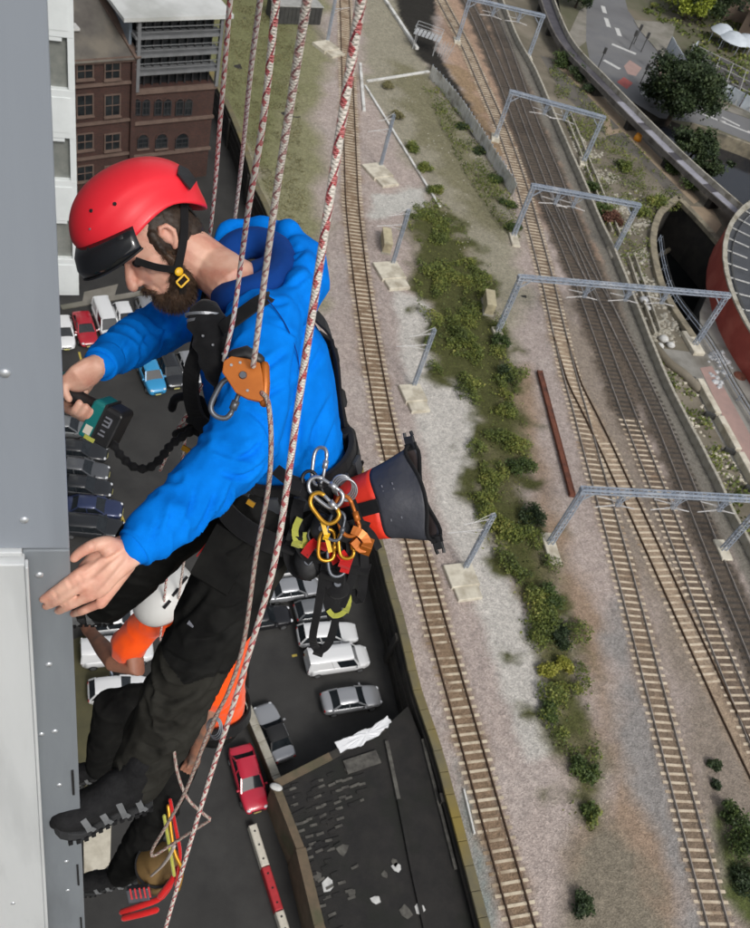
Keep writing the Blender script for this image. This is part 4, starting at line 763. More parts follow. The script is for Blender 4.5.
def tree(pt, r, h, mt, label, seed, n=9000, size=0.4, z=0.0):
    c = P(*pt, z); o = thing('tree', label, 'tree', c, group='trees beyond the footbridge'); rg = random.Random(seed)
    tr = MB(); top = c + V((rg.uniform(-.4, .4), rg.uniform(-.4, .4), h * 0.75)); tr.loft([c - V((0, 0, .3)), c.lerp(top, .4) + V((.2, 0, 0)), top], [r * .07, r * .05, r * .02], n=8); trunk = tr.build('trunk', 'bark', o)
    for k in range(9):
        a = rg.uniform(0, 6.28); f = rg.uniform(.35, .8); s = c.lerp(top, f); e = s + V((math.cos(a) * r * .7, math.sin(a) * r * .7, h * .16)); MB().loft([s, s.lerp(e, .5) + V((0, 0, .3)), e], [r * .03, r * .02, r * .008], n=6).build('limb', 'bark', trunk)
    vs, fs = leaves(crown((c.x, c.y, c.z + h * 0.58), r, h * 0.46, n, size, 34, seed), size, 0.2); me = fastmesh('crown', vs, fs); me.transform(WM[o].inverted()); link('crown', me, mt, o)
tree((668, 122), 6.6, 11, 'leaf_dark', 'large dark green tree beside the footbridge and the road', 1, 26000, 0.26)
tree((700, 20), 7.5, 12, 'leaf_dark', 'large dark tree at the top right beyond the tents', 2, 16000, 0.3)
tree((722, 10), 6.0, 10, 'leaf_green', 'green tree right of the lime one at the top edge', 3, 12000, 0.3)
tree((684, 20), 4.2, 8, 'leaf_lime', 'lime yellow tree beside the large dark one at the top', 4, 9000, 0.28)
tree((655, 104), 3.6, 5, 'leaf_dark', 'small dark tree between the road end and the footbridge', 5, 7000, 0.24)
tree((688, 160), 3.6, 5, 'leaf_dark', 'bushy dark tree on the river bank beside the footbridge', 6, 7000, 0.24, -1.2)
tree((706, 176), 3.2, 4, 'leaf_dark', 'low dark tree at the river bank, nearest the basin', 7, 6000, 0.24, -1.2)
tree((575, 8), 3.5, 6, 'leaf_dark', 'dark tree above the bend of the footbridge', 8, 6000, 0.26)
# ---------------------------------------------------------------- shed with a ruined flat roof
mat('felt_dark', lin(27, 26, 26), lin(40, 38, 36), 0.9, 0.85, 0.6, 6, coord='pos', c3=lin(26, 28, 23), s3=0.5, bdist=0.03); mat('felt_patch', lin(62, 60, 57), lin(98, 96, 90), 2, 0.85, 0.3, 8, coord='pos'); mat('brick_old', lin(112, 96, 78), lin(92, 82, 66), 1.2, 0.9, 0.4, 10, coord='pos', c3=lin(76, 80, 58), s3=0.5)
ZS = 3.0; shp = [(276, 785), (330, 757), (384, 728), (408, 706), (430, 760), (462, 880), (492, 1010), (345, 1010), (318, 925), (300, 850)]
so_ = px(shp, ZS); sh_ = thing('shed', 'derelict shed with a black ruined flat roof against the retaining wall', 'shed', P(320, 870, 0))
MB().prism(so_, 0, ZS).build('roof_deck', 'felt_dark', sh_)
def seg_wall(a, b, z0, z1, w, nm, mt, par): 
    A, B = P(*a, ZS), P(*b, ZS); t, s, u = frame(B - A); c = (A + B) / 2; c.z = (z0 + z1) / 2; return MB().box(c, ((B - A).length, w, z1 - z0), (t, s, u)).build(nm, mt, par)
seg_wall((275, 786), (300, 850), 0, ZS + .25, .5, 'wall', 'brick_old', sh_); seg_wall((300, 850), (318, 925), 0, ZS + .3, .62, 'wall', 'brick_old', sh_); seg_wall((318, 925), (345, 1010), 0, ZS + .28, .6, 'wall', 'brick_old', sh_)
seg_wall((275, 785), (330, 757), 0, ZS + .2, .5, 'wall', 'brick_old', sh_); seg_wall((330, 757), (384, 728), 0, ZS + .15, .5, 'wall', 'wall_dark', sh_)
seg_wall((386, 742), (398, 800), ZS - .1, ZS + .22, .25, 'roof_kerb', 'felt_patch', sh_); seg_wall((398, 800), (412, 872), ZS - .1, ZS + .2, .22, 'roof_kerb', 'felt_dark', sh_); seg_wall((412, 872), (438, 990), ZS - .1, ZS + .2, .22, 'roof_kerb', 'felt_dark', sh_)
seg_wall((422, 740), (455, 870), ZS - .1, ZS + .2, .2, 'roof_kerb', 'felt_patch', sh_)
seg_wall((345, 768), (378, 757), ZS, ZS + .16, .9, 'roof_patch', 'felt_patch', sh_)
rs = random.Random(5)
slm = MB().cham((0, 0, 0), (0.5, 0.16, 0.035), 0.008).mesh('slate'); slm.materials.append(M['felt_patch']); slm2 = MB().cham((0, 0, 0), (0.5, 0.22, 0.035), 0.008).mesh('slate'); slm2.materials.append(M['felt_dark'])
rowd = (P(330, 772, ZS) - P(285, 788, ZS)).normalized(); nr_ = 0
for r in range(26):
    y0 = 790 + r * 8.5
    for k in range(14):
        xx = 284 + (y0 - 785) * 0.27 + k * 5.6; xx += rs.uniform(-1.6, 1.6); yy = y0 - k * 1.9 + rs.uniform(-2.0, 2.0); lim = 372 if r < 5 else 330 + rs.uniform(-8, 26)
        if xx > lim or rs.random() < 0.26: continue
        c = bpy.data.objects.new('slate', slm if rs.random() < 0.42 else slm2); COL.objects.link(c); c.parent = sh_; c.location = P(xx, yy, ZS + .03 + rs.uniform(0, .03)) - V(sh_.location); c.rotation_euler = (rs.uniform(-.05, .05), rs.uniform(-.06, .06), math.atan2(rowd.y, rowd.x) + rs.uniform(-.15, .15)); nr_ += 1
for k, (a, b) in enumerate((((328, 885), 'x'), ((343, 850), 'x'), ((352, 892), 'x'), ((375, 900), 'x'), ((385, 875), 'x'), ((394, 862), 'x'), ((397, 868), 'x'), ((318, 876), 'x'), ((405, 912), 'x'), ((420, 908), 'x'))):
    c = P(*a, ZS + .05); w = rs.uniform(.2, .6); MB().prism([(c.x + math.cos(j * 1.05) * w * rs.uniform(.5, 1.2), c.y + math.sin(j * 1.05) * w * rs.uniform(.5, 1.2)) for j in range(6)], ZS + .005, ZS + .04).build('loose_felt', 'felt_patch' if k % 3 else 'white_paint', sh_)
shp_w = [(335, 743), (344, 738), (352, 736), (361, 730), (371, 728), (379, 722), (388, 716), (391, 722), (388, 727), (381, 731), (379, 736), (366, 741), (362, 746), (351, 748), (340, 752)]
m = MB(); pts = [p.lerp(q, f) for p, q in zip(px(shp_w, ZS + .2), px(shp_w[1:] + shp_w[:1], ZS + .2)) for f in (0, .33, .66)]; pts = [p + V((rs.uniform(-.06, .06), rs.uniform(-.06, .06), 0)) for p in pts]; cen = sum(pts, V((0, 0, 0))) / len(pts); n = len(pts)
vs = [p + V((0, 0, rs.uniform(-.03, .03))) for p in pts] + [p.lerp(cen, .5) + V((0, 0, rs.uniform(-.02, .05))) for p in pts] + [cen + V((0, 0, .02))] + [p - V((0, 0, .05)) for p in pts]
m.add(vs, [(i, (i + 1) % n, n + (i + 1) % n, n + i) for i in range(n)] + [(n + i, n + (i + 1) % n, 2 * n) for i in range(n)] + [(2 * n + 1 + i, 2 * n + 1 + (i + 1) % n, (i + 1) % n, i) for i in range(n)])
mat('plastic_white', (0.85, 0.86, 0.88), (0.75, 0.76, 0.78), 2, 0.45, coord='pos'); tag(m.build('plastic_sheet', 'plastic_white', None), 'bright white plastic sheet lying on the top edge of the shed', 'plastic sheet')
c = P(276, 787, ZS + .5); o = thing('lamp_post', 'small street lamp with white head at the corner of the shed', 'street lamp', P(272, 806, 0)); MB().bar(P(272, 806, 0), c, .12).build('post', 'galv', o); MB().ball(c, (.45, .25, .12), 10).build('lamp_head', 'white_paint', o, True)
o = thing('green_stay', 'thin green metal stay beside the shed lamp', 'stay', P(274, 822, 0))
mat('green_metal', lin(60, 120, 90), rough=.5); MB().bar(P(273, 812, .3), P(282, 790, 2.6), .1).build('stay_bar', 'green_metal', o)
# car park walls, barrier
def lowwall(a, b, h, w, name, label, mt):
    A, B = P(*a, 0), P(*b, 0); t, s, u = frame(B - A); o = thing(name, label, 'wall', A); MB().box((A + B) / 2 + u * (h / 2 - .05), ((B - A).length, w, h - .1), (t, s, u)).build('wall_body', mt, o)
    n = max(int((B - A).length / 1.2), 1)
    for k in range(n): MB().cham(A.lerp(B, (k + .5) / n) + u * (h - .02), ((B - A).length / n * .98, w + .1, .14), .02, (t, s, u)).build('coping_stone', 'concrete', o)
lowwall((240, 702), (280, 800), 1.3, .45, 'boundary_wall', 'low brown wall left of the dark convertible car', 'brick_old')
lowwall((268, 795), (300, 785), 1.2, .4, 'boundary_wall', 'short beige wall stub at the shed corner', 'brick_old')
A, B = P(252, 826, .35), P(290, 948, .35); t, s, u = frame(B - A); o = thing('barrier_beam', 'red and white plastic barrier lying on the asphalt below the red car', 'barrier', A); mat('barrier_white', lin(222, 216, 202), lin(204, 198, 184), 3, .6); mat('barrier_red', lin(196, 56, 62), lin(178, 50, 56), 3, .6); mat('black_rubber', (.012, .012, .012), rough=.7)
for k in range(3):
    p, q = A.lerp(B, k * .36), A.lerp(B, min((k + 1) * .36 - .006, 1)); sgm = MB().cham((p + q) / 2, ((q - p).length, .52, .7), .06, (t, s, u)).build('barrier_section', ['barrier_white', 'barrier_red'][k % 2], o)
    for j in range(3): MB().disc(p.lerp(q, (j + .5) / 3) + u * .345, (0, 0, 1), .08, .012, 8).build('fixing_hole', 'black_rubber', sgm)
# pavement and yard patches at the left
tag(MB().prism(px([(60, 640), (100, 625), (125, 700), (150, 800), (90, 860), (60, 760)], .004), -.05, .006).build('verge', 'verge_olive') if 'verge_olive' in M else MB().prism(px([(60, 645), (96, 630), (120, 700), (130, 780), (95, 800), (60, 760)], .004), -.05, .006).build('verge', mat('verge_olive', lin(92, 88, 62), lin(76, 74, 54), .6, .95, .3, 4, coord='pos')), kind='structure')
A, B = P(100, 638, 1.0), P(122, 705, 1.0); o = thing('car_park_rail', 'thin metal guard rail beside the olive verge', 'railing', P(100, 638, 0)); MB().bar(A, B, .1).build('rail', 'galv', o)
for k in range(5): q = A.lerp(B, k / 4); MB().bar(q - V((0, 0, 1)), q, .09).build('post', 'galv', o)
for k, (pp, nm, lb) in enumerate((([(83, 824), (111, 826), (110, 862), (100, 872), (84, 872)], 'site_board', 'stained beige board standing below the near boot'),)):
    o = thing(nm, lb, 'board', P(97, 850, 0)); MB().prism(px(pp, 2.2), 1.9, 2.2).build('board_top', 'pale_concrete', o); MB().prism(px([(88, 832), (106, 834), (104, 866), (88, 866)], 2), 0, 1.9).build('plinth', 'brick_old', o)
tag(MB().prism(px([(84, 292), (118, 284), (114, 297), (82, 303)], .004), -.05, .01).build('paved_patch', 'paving'), kind='structure')
tag(MB().prism(px([(60, 306), (170, 286), (172, 290), (62, 310)], .004), -.05, .12).build('pavement_kerb', 'paving'), kind='structure')
for k, (a, b) in enumerate((((122, 520), (123, 528)), ((118, 505), (124, 523)), ((292, 656), (297, 655)), ((128, 345), (131, 352)), ((79, 352), (81, 360)))): tag(MB().bar(P(*a, .006), P(*b, .006), .18, .008).build('bay_marking', 'bay_yellow') if 'bay_yellow' in M else MB().bar(P(*a, .006), P(*b, .006), .18, .008).build('bay_marking', mat('bay_yellow', lin(190, 170, 80), rough=.8)), kind='structure')
# ---------------------------------------------------------------- brick mill with steel-framed extension
def brick_mat(name, c1, c2, mo):
    m = bpy.data.materials.new(name); m.use_nodes = True; N = m.node_tree.nodes; L = m.node_tree.links; b = N['Principled BSDF']; b.inputs['Roughness'].default_value = .9
    tc = N.new('ShaderNodeTexCoord'); mp = N.new('ShaderNodeMapping'); mp.inputs['Rotation'].default_value = (math.radians(90), 0, 0); L.new(tc.outputs['Object'], mp.inputs['Vector'])
    bt = N.new('ShaderNodeTexBrick'); bt.inputs['Scale'].default_value = 1; bt.inputs['Brick Width'].default_value = .23; bt.inputs['Row Height'].default_value = .075; bt.inputs['Mortar Size'].default_value = .008; bt.inputs['Color1'].default_value = c1; bt.inputs['Color2'].default_value = c2; bt.inputs['Mortar'].default_value = mo; L.new(mp.outputs[0], bt.inputs['Vector'])
    nz = N.new('ShaderNodeTexNoise'); nz.inputs['Scale'].default_value = .5; nz.inputs['Detail'].default_value = 5; L.new(tc.outputs['Object'], nz.inputs['Vector']); mr = N.new('ShaderNodeMapRange'); mr.inputs['To Min'].default_value = .45; mr.inputs['To Max'].default_value = 1.25; L.new(nz.outputs['Fac'], mr.inputs['Value'])
    vm = N.new('ShaderNodeVectorMath'); vm.operation = 'SCALE'; L.new(bt.outputs['Color'], vm.inputs[0]); L.new(mr.outputs[0], vm.inputs['Scale']); L.new(vm.outputs[0], b.inputs['Base Color']); M[name] = m
brick_mat('mill_brick', lin(82, 52, 45), lin(62, 43, 39), lin(68, 58, 52)); mat('glass_dark', (.012, .014, .016), (.03, .034, .036), .8, .12, coord='pos'); mat('frame_dark', lin(48, 48, 50), rough=.5); mat('slate_roof', lin(98, 94, 88), lin(80, 76, 72), .5, .85, .3, 6, coord='pos', c3=lin(112, 106, 96), s3=.3); mat('roof_white', lin(206, 208, 206), lin(188, 190, 188), .3, .6, coord='pos', c3=lin(170, 172, 168), s3=.15); mat('stone_band', lin(112, 94, 84), lin(94, 78, 70), 1, .9, coord='pos')
UZ = V((0, 0, 1))
A, B = P(66, 196, 0), P(131, 186, 0); tB = (B - A).normalized(); sB = V((-tB.y, tB.x, 0)); rzB = math.atan2(tB.y, tB.x); A -= tB * 6
topz = wallpt(100, 60, A, B).z; LB = (B - A).length; print('mill height', topz, 'len', LB)
o = thing('brick_mill', 'three storey dark red brick mill with grey slate roof', 'building', A, rzB)
MB().box((A + B) / 2 + sB * 7 + UZ * topz / 2, (LB, 14, topz), (tB, sB, UZ)).build('wall', 'mill_brick', o)
def win(o, px0, px1, py0, py1, A, B, t, s, arch=False, sill=True):
    c0, c1 = wallpt(px0, (py0 + py1) / 2, A, B), wallpt(px1, (py0 + py1) / 2, A, B); m0, m1 = wallpt((px0 + px1) / 2, py1, A, B), wallpt((px0 + px1) / 2, py0, A, B); w = (c1 - c0).length; h = m1.z - m0.z; c = (m0 + m1) / 2; c.z = (m0.z + m1.z) / 2
    w_ = MB().box(c - s * .0, (w, .08, h), (t, s, UZ)).build('window', 'glass_dark', o)
    m = MB()
    for k in (-1, 1): m.box(c - s * .05 + t * k * (w / 2 + .06), (.12, .16, h + .24), (t, s, UZ)); m.box(c - s * .05 + UZ * k * (h / 2 + .06), (w, .16, .12), (t, s, UZ))
    m.box(c - s * .06, (w, .06, .08), (t, s, UZ)); m.box(c - s * .06, (.07, .05, h), (t, s, UZ)); m.build('frame', 'frame_dark' if arch else 'stone_band', w_)
    if arch:
        m = MB(); pts = [c + UZ * h / 2 + t * math.cos(a) * w / 2 + UZ * math.sin(a) * w / 2 - s * .03 for a in [math.pi * k / 8 for k in range(9)]]
        m.add(pts, [tuple(range(9))]); m.build('arch_light', 'glass_dark', w_); m = MB(); m.loft([p + (p - c - UZ * h / 2).normalized() * .08 for p in pts], .09, n=6); m.build('arch_ring', 'mill_brick', w_)
    if sill: MB().box(c - s * .1 - UZ * (h / 2 + .18), (w + .4, .3, .16), (t, s, UZ)).build('sill', 'stone_band', w_)
for y0, y1 in ((63, 78), (95, 115), (134, 149), (166, 180)):
    for x0, x1 in ((77, 92), (105, 119)): win(o, x0, x1, y0, y1, A, B, tB, sB)
for yy, hh_ in ((60, .5), (84, .25), (122, .25), (156, .25)): p = wallpt(100, yy, A, B); MB().box((A + B) / 2 - sB * .12 + UZ * p.z, (LB + .1, .3, hh_), (tB, sB, UZ)).build('stone_course', 'stone_band', o)
for f in (.36, .5, .985): MB().box(A.lerp(B, f) - sB * .18 + UZ * topz * .5, (.5, .4, topz - .6), (tB, sB, UZ)).build('pier', 'mill_brick', o)
rise = 3.6; m = MB(); q = lambda a, b, z: A + tB * a + sB * b + UZ * z
m.add([q(-.3, -.5, topz + .05), q(LB + .2, -.5, topz + .05), q(LB - 1.2, 6.8, topz + rise), q(-.3, 6.8, topz + rise), q(-.3, 14.3, topz + .05), q(LB + .2, 14.3, topz + .05)], [(0, 1, 2, 3), (3, 2, 5, 4), (1, 5, 2)]); rf = m.build('roof', 'slate_roof', o)
MB().box(q(LB * .62, 3.0, topz + 1.9), (.9, 1.2, .25), (tB, sB, UZ)).build('skylight', 'white_paint', rf); MB().box(q(LB * .56, 4.4, topz + 3.1), (.8, .8, 1.2), (tB, sB, UZ)).build('chimney', 'white_paint', rf)
m = MB(); m.bar(q(LB + .1, -.5, topz + .15), q(LB - 1.1, 6.8, topz + rise + .1), .7, .25); m.build('gable_coping', 'stone_band', rf)
A2, B2 = P(131, 186, 0), P(206, 176, 0); t2 = (B2 - A2).normalized(); s2 = V((-t2.y, t2.x, 0)); L2 = (B2 - A2).length; bz = wallpt(168, 88, A2, B2).z; rz2 = wallpt(172, 17, A2, B2).z; print('brick', bz, 'roof', rz2, L2)
o = thing('steel_framed_block', 'dark steel and glass office storeys with white roof on a red brick base', 'building', A2, math.atan2(t2.y, t2.x)); q = lambda a, b, z: A2 + t2 * a + s2 * b + UZ * z
MB().box(q(L2 / 2, 7, bz / 2), (L2, 14, bz), (t2, s2, UZ)).build('brick_base', 'mill_brick', o)
for x0, x1 in ((132.7, 140), (142, 149.3), (154, 161.3), (163.3, 170.6), (175.3, 182.6), (184, 191.6)): win(o, x0 + .8, x1 - .8, 102, 114, A2, B2, t2, s2, True, False)
for x0, x1 in ((138, 147), (156, 166), (176, 187)): win(o, x0, x1, 139, 147, A2, B2, t2, s2, True)
for yy, hh_ in ((89, .5), (120, .3), (152, .3)): p = wallpt(168, yy, A2, B2); MB().box(q(L2 / 2, -.1, p.z), (L2 + .2, .35, hh_), (t2, s2, UZ)).build('stone_course', 'stone_band', o)
MB().box(q(L2 / 2, 7.4, (bz + rz2) / 2), (L2 - .6, 12.6, rz2 - bz - .1), (t2, s2, UZ)).build('glazed_storeys', 'glass_dark', o)
for k in range(10): MB().box(q(.5 + (L2 - 1) * k / 9, .9, (bz + rz2) / 2), (.16, .2, rz2 - bz), (t2, s2, UZ)).build('mullion', 'frame_dark', o)
mat('floor_edge', lin(120, 122, 124), lin(104, 106, 108), 1, .6, coord='pos')
for k in range(1, 4): MB().box(q(L2 / 2, .45, bz + (rz2 - bz) * k / 4), (L2 + .3, 1.6, .28), (t2, s2, UZ)).build('floor_edge', 'floor_edge', o); [MB().bar(q(-.1, -.35, bz + (rz2 - bz) * k / 4 + z), q(L2 + .1, -.35, bz + (rz2 - bz) * k / 4 + z), .07).build('railing', 'floor_edge', o) for z in (.6, 1.1)]
for f in (0.0, .97): MB().box(q(L2 * f + .2, -.25, (bz + rz2) / 2), (.35, .35, rz2 - bz), (t2, s2, UZ)).build('steel_column', 'floor_edge', o)
m = MB(); m.add([q(-1.6, -.8, rz2), q(L2 + .9, -.8, rz2), q(L2 + .9, 15, rz2 + 1.0), q(-1.6, 15, rz2 + 1.0), q(-1.6, -.8, rz2 + .4), q(L2 + .9, -.8, rz2 + .4), q(L2 + .9, 15, rz2 + 1.4), q(-1.6, 15, rz2 + 1.4)], [(0, 3, 2, 1), (4, 5, 6, 7), (0, 1, 5, 4), (1, 2, 6, 5), (2, 3, 7, 6), (3, 0, 4, 7)]); m.build('roof', 'roof_white', o)
mat('side_clad', lin(126, 136, 146), lin(112, 122, 132), 1, .5, coord='pos')
MB().box(q(-.2, 7.2, (bz + rz2) / 2), (.3, 12.8, rz2 - bz - .1), (t2, s2, UZ)).build('side_cladding', 'side_clad', o)
# ---------------------------------------------------------------- white bay-windowed block on the left
mat('glass_bay', lin(120,124,120), lin(140,142,136), 1.2, .2, coord='pos'); mat('bay_white', (.80, .84, .84), (.74, .78, .78), .8, .5, coord='pos'); mat('blind', lin(150, 152, 148), lin(120, 122, 118), 2, .8, coord='pos'); mat('recess_dark', lin(58, 50, 46), lin(74, 62, 54), 1, .8, coord='pos')
C1 = P(79, 296, 0); ua = math.atan2(-0.499, 0.866); uF = V((-0.499, 0.866, 0)); nE = V((0.866, 0.499, 0)); C0 = C1 - nE * 9
o = thing('bay_window_block', 'white apartment block of stacked bay windows left of the brick mill', 'building', C1, math.atan2(nE.y, nE.x)); 
edges = [296, 260, 222, 182, 140, 92, 40, -18, -70]; zs = [max(wallpt(76, y, C0, C1).z, 0) for y in edges]; print('bay zs', [round(z, 1) for z in zs])
q = lambda a, b, z: C1 - nE * a + uF * b + UZ * z
MB().box(q(4.7, 7, zs[-1] / 2), (8.6, 12, zs[-1]), (nE, uF, UZ)).build('core_wall', 'recess_dark', o)
for k in range(len(zs) - 1):
    z0, z1 = zs[k], zs[k + 1]
    if k % 2 == 0:
        MB().box(q(4.5, 1.0, (z0 + z1) / 2 + .1), (9, 2.1, z1 - z0), (nE, uF, UZ)).build('spandrel', 'bay_white', o, bevel=.04)
        MB().box(q(4.5, -.07, (z0 + z1) / 2 + .05), (8.2, .06, (z1 - z0) * .72), (nE, uF, UZ)).build('spandrel_panel', 'bay_white', o)
    else:
        w_ = MB().box(q(4.7, .5, (z0 + z1) / 2), (8.4, .1, z1 - z0), (nE, uF, UZ)).build('window', 'glass_bay', o) if 'glass_bay' in M else None
        MB().box(q(.25, .9, (z0 + z1) / 2 + .1), (.5, 1.9, z1 - z0 - .02), (nE, uF, UZ)).build('corner_post', 'bay_white', o)
        for j in range(4): MB().box(q(2.6 + j * 1.9, .3, (z0 + z1) / 2), (.14, .3, z1 - z0 - .02), (nE, uF, UZ)).build('mullion', 'bay_white', o)
        MB().box(q(4.6, .25, z1 - .18 + .1), (7.4, .5, .3), (nE, uF, UZ)).build('head_rail', 'bay_white', o)
        for j in range(6): MB().box(q(1.2 + j * 1.1, 1.0, z0 + .35 + .1 * (j % 3)), (.4, .4, .6 + .15 * (j % 2)), (nE, uF, UZ)).build('balcony_item', ['bay_yellow', 'recess_dark', 'leaf_green'][j % 3], o)

for k, (pt, lb) in enumerate((((634, 44), 'dark traffic signal post farthest along the crossing'), ((641, 52), 'dark traffic signal post on the kerb corner of the crossing'), ((629, 50), 'dark traffic signal post in the middle of the crossing'), ((640, 84), 'dark traffic signal post beside the pink surfacing'), ((651, 70), 'dark traffic signal post between the two pink patches'), ((598, 68), 'dark post at the road edge by the footbridge'))):
    c = P(*pt, .02); o = thing('traffic_signal', lb, 'traffic signal', c, group='posts at the road crossing'); MB().bar(c, c + UZ * 3.2, .16).build('post', 'container_dark', o); hd_ = MB().cham(c + UZ * 3.1, (.5, .4, 1.0), .05).build('signal_head', 'container_dark', o); MB().box(c + UZ * 3.3 - V((0, .21, 0)), (.3, .04, .3)).build('visor', 'container_dark', hd_)
# ---------------------------------------------------------------- parked cars
def paint(name, c, rough=.28, metal=0.0): mat(name, c, rough=rough, metal=metal, coat=.6)
paint('paint_white', (.74, .75, .76)); paint('paint_silver', (.42, .43, .45), .32, .5); paint('paint_grey', (.12, .125, .135), .3, .4); paint('paint_dark', (.026, .028, .032), .3, .2); paint('paint_black', (.010, .010, .012), .25); paint('paint_red', lin(170, 28, 44)); paint('paint_crimson', lin(196, 44, 66)); paint('paint_blue', lin(54, 148, 200)); paint('paint_navy', lin(52, 62, 96), .3, .3); paint('paint_midgrey', (.2, .21, .22), .35, .3)
mat('car_glass', (.010, .013, .016), (.02, .024, .028), 1.5, .06, coord='pos'); mat('tyre', (.014, .014, .014), rough=.85); mat('rim', (.45, .46, .48), rough=.35, metal=.8); mat('headlamp', (.7, .72, .75), rough=.1); mat('tail_lamp', (.35, .012, .012), rough=.2); mat('plate', (.6, .56, .2), rough=.5); mat('trim_black', (.015, .015, .016), rough=.6)
def make_car(L, W, H, belt, bon, scr0, scr1, rr1, rr0, boot, van=False, label='x'):
    # stations measured from the tail: bonnet height bon, windscreen base scr0 -> roof scr1, roof rear end rr1 -> base rr0, boot height
    o = thing('parked_car', label, 'car'); h = L / 2; w = W / 2
    st = [(-h, .78, .42, boot - .18), (-h + .08, .88, .32, boot - .05), (-h + .35, .95, .26, boot), (rr0 - h, .985, .22, max(boot, belt - .02)), (0, 1, .2, belt), (scr0 - h, .985, .22, belt - .03), (scr0 - h + .5, .97, .22, (belt + bon) / 2), (h - .5, .93, .24, bon), (h - .2, .86, .28, bon - .08), (h - .04, .74, .34, bon - .22), (h, .62, .42, bon - .3)]
    vs = []; R = 12
    for x, k, zb, zs in st:
        a = w * k; vs += [(x, -a * .86, zb), (x, -a * .97, zb + .12), (x, -a, (zb + zs) / 2), (x, -a * .97, zs - .07), (x, -a * .88, zs), (x, -a * .45, zs + .035), (x, a * .45, zs + .035), (x, a * .88, zs), (x, a * .97, zs - .07), (x, a, (zb + zs) / 2), (x, a * .97, zb + .12), (x, a * .86, zb)]
    n = len(st); fs = [(i * R + j, i * R + (j + 1) % R, (i + 1) * R + (j + 1) % R, (i + 1) * R + j) for i in range(n - 1) for j in range(R)] + [tuple(range(R))[::-1], tuple((n - 1) * R + j for j in range(R))]
    m = MB(); m.add(vs, [f[::-1] for f in fs]); b = m.build('body', 'paint_white', o, True); mod = b.modifiers.new('sub', 'SUBSURF'); mod.levels = 1; mod.render_levels = 1
    x0, x1, x2, x3 = rr0 - h, rr1 - h, scr1 - h, scr0 - h; wb, wt = w * .88, w * .70; zr = H - .05; zb = belt - .06
    Bp = {(-1, 0): V((x0, -wb, zb)), (1, 0): V((x0, wb, zb)), (-1, 1): V((x1, -wt, zr)), (1, 1): V((x1, wt, zr)), (-1, 2): V((x2, -wt, zr)), (1, 2): V((x2, wt, zr)), (-1, 3): V((x3, -wb, zb)), (1, 3): V((x3, wb, zb))}
    MB().quad(Bp[(-1, 3)], Bp[(1, 3)], Bp[(1, 2)], Bp[(-1, 2)]).build('windscreen', 'car_glass', o); MB().quad(Bp[(1, 0)], Bp[(-1, 0)], Bp[(-1, 1)], Bp[(1, 1)]).build('rear_window', 'car_glass' if not van else 'paint_white', o)
    for s in (-1, 1):
        q = [Bp[(s, 0)], Bp[(s, 3)], Bp[(s, 2)], Bp[(s, 1)]]; q = q if s < 0 else q[::-1]
        if van: MB().quad(*q).build('side_panel', 'paint_white', o); f0 = .62; a, b2 = Bp[(s, 0)].lerp(Bp[(s, 3)], f0), Bp[(s, 3)].lerp(Bp[(s, 0)], .04); c2, d2 = Bp[(s, 2)].lerp(Bp[(s, 1)], .0), Bp[(s, 1)].lerp(Bp[(s, 2)], .58); off = V((0, s * .012, .004)); q2 = [a + off, b2 + off, c2.lerp(b2, .12) + off, d2.lerp(a, .12) + off]; MB().quad(*(q2 if s < 0 else q2[::-1])).build('side_window', 'car_glass', o)
        else: MB().quad(*q).build('side_window', 'car_glass', o)
    N1 = 6; rv = []
    for i in range(N1 + 1):
        x = x1 - .06 + (x2 - x1 + .12) * i / N1; e = .04 * math.sin(math.pi * i / N1); k = wt + .035 - (.05 if i in (0, N1) else 0)
        rv += [(x, -k, zr - .03), (x, -k * .9, zr + .035 + e), (x, -k * .4, zr + .05 + e), (x, k * .4, zr + .05 + e), (x, k * .9, zr + .035 + e), (x, k, zr - .03)]
    m = MB(); m.add(rv, [(i * 6 + j, i * 6 + j + 1, (i + 1) * 6 + j + 1, (i + 1) * 6 + j)[::-1] for i in range(N1) for j in range(5)]); m.build('roof', 'paint_white', o, True)
    for s in (-1, 1):
        for a, c in ((0, 1), (3, 2)): MB().bar(Bp[(s, a)], Bp[(s, c)], .1, .07).build('pillar', 'paint_white', o)
        p, q = Bp[(s, 0)].lerp(Bp[(s, 3)], .5), Bp[(s, 1)].lerp(Bp[(s, 2)], .48); MB().bar(p, q, .07, .06).build('pillar', 'paint_white', o)
    for s in (-1, 1):
        for x in (-h + .8, h - .82):
            c = V((x, s * (w - .1), .31)); ty = MB().loft([c - V((0, .1, 0)), c - V((0, .06, 0)), c + V((0, .06, 0)), c + V((0, .1, 0))], [.27, .315, .315, .27], n=16, rnd=False).build('wheel', 'tyre', o, True); MB().loft([c + V((0, s * .085, 0)), c + V((0, s * .108, 0))], .2, n=12, rnd=False).build('rim', 'rim', ty)
        MB().ball((h - .2, s * w * .62, bon - .16), (.16, .16, .08), 8).build('headlight', 'headlamp', o, True); MB().ball((-h + .07, s * w * .72, boot - .2), (.07, .12, .12), 8).build('tail_light', 'tail_lamp', o, True)
        MB().cham((x3 - .22, s * (w + .06), belt + .02), (.12, .18, .14), .03).build('mirror', 'paint_white', o)
    MB().box((h - .01, 0, .42), (.06, .5, .11)).build('number_plate', 'plate', o); MB().box((h - .03, 0, .58), (.06, w * .9, .12)).build('grille', 'trim_black', o)
    return o
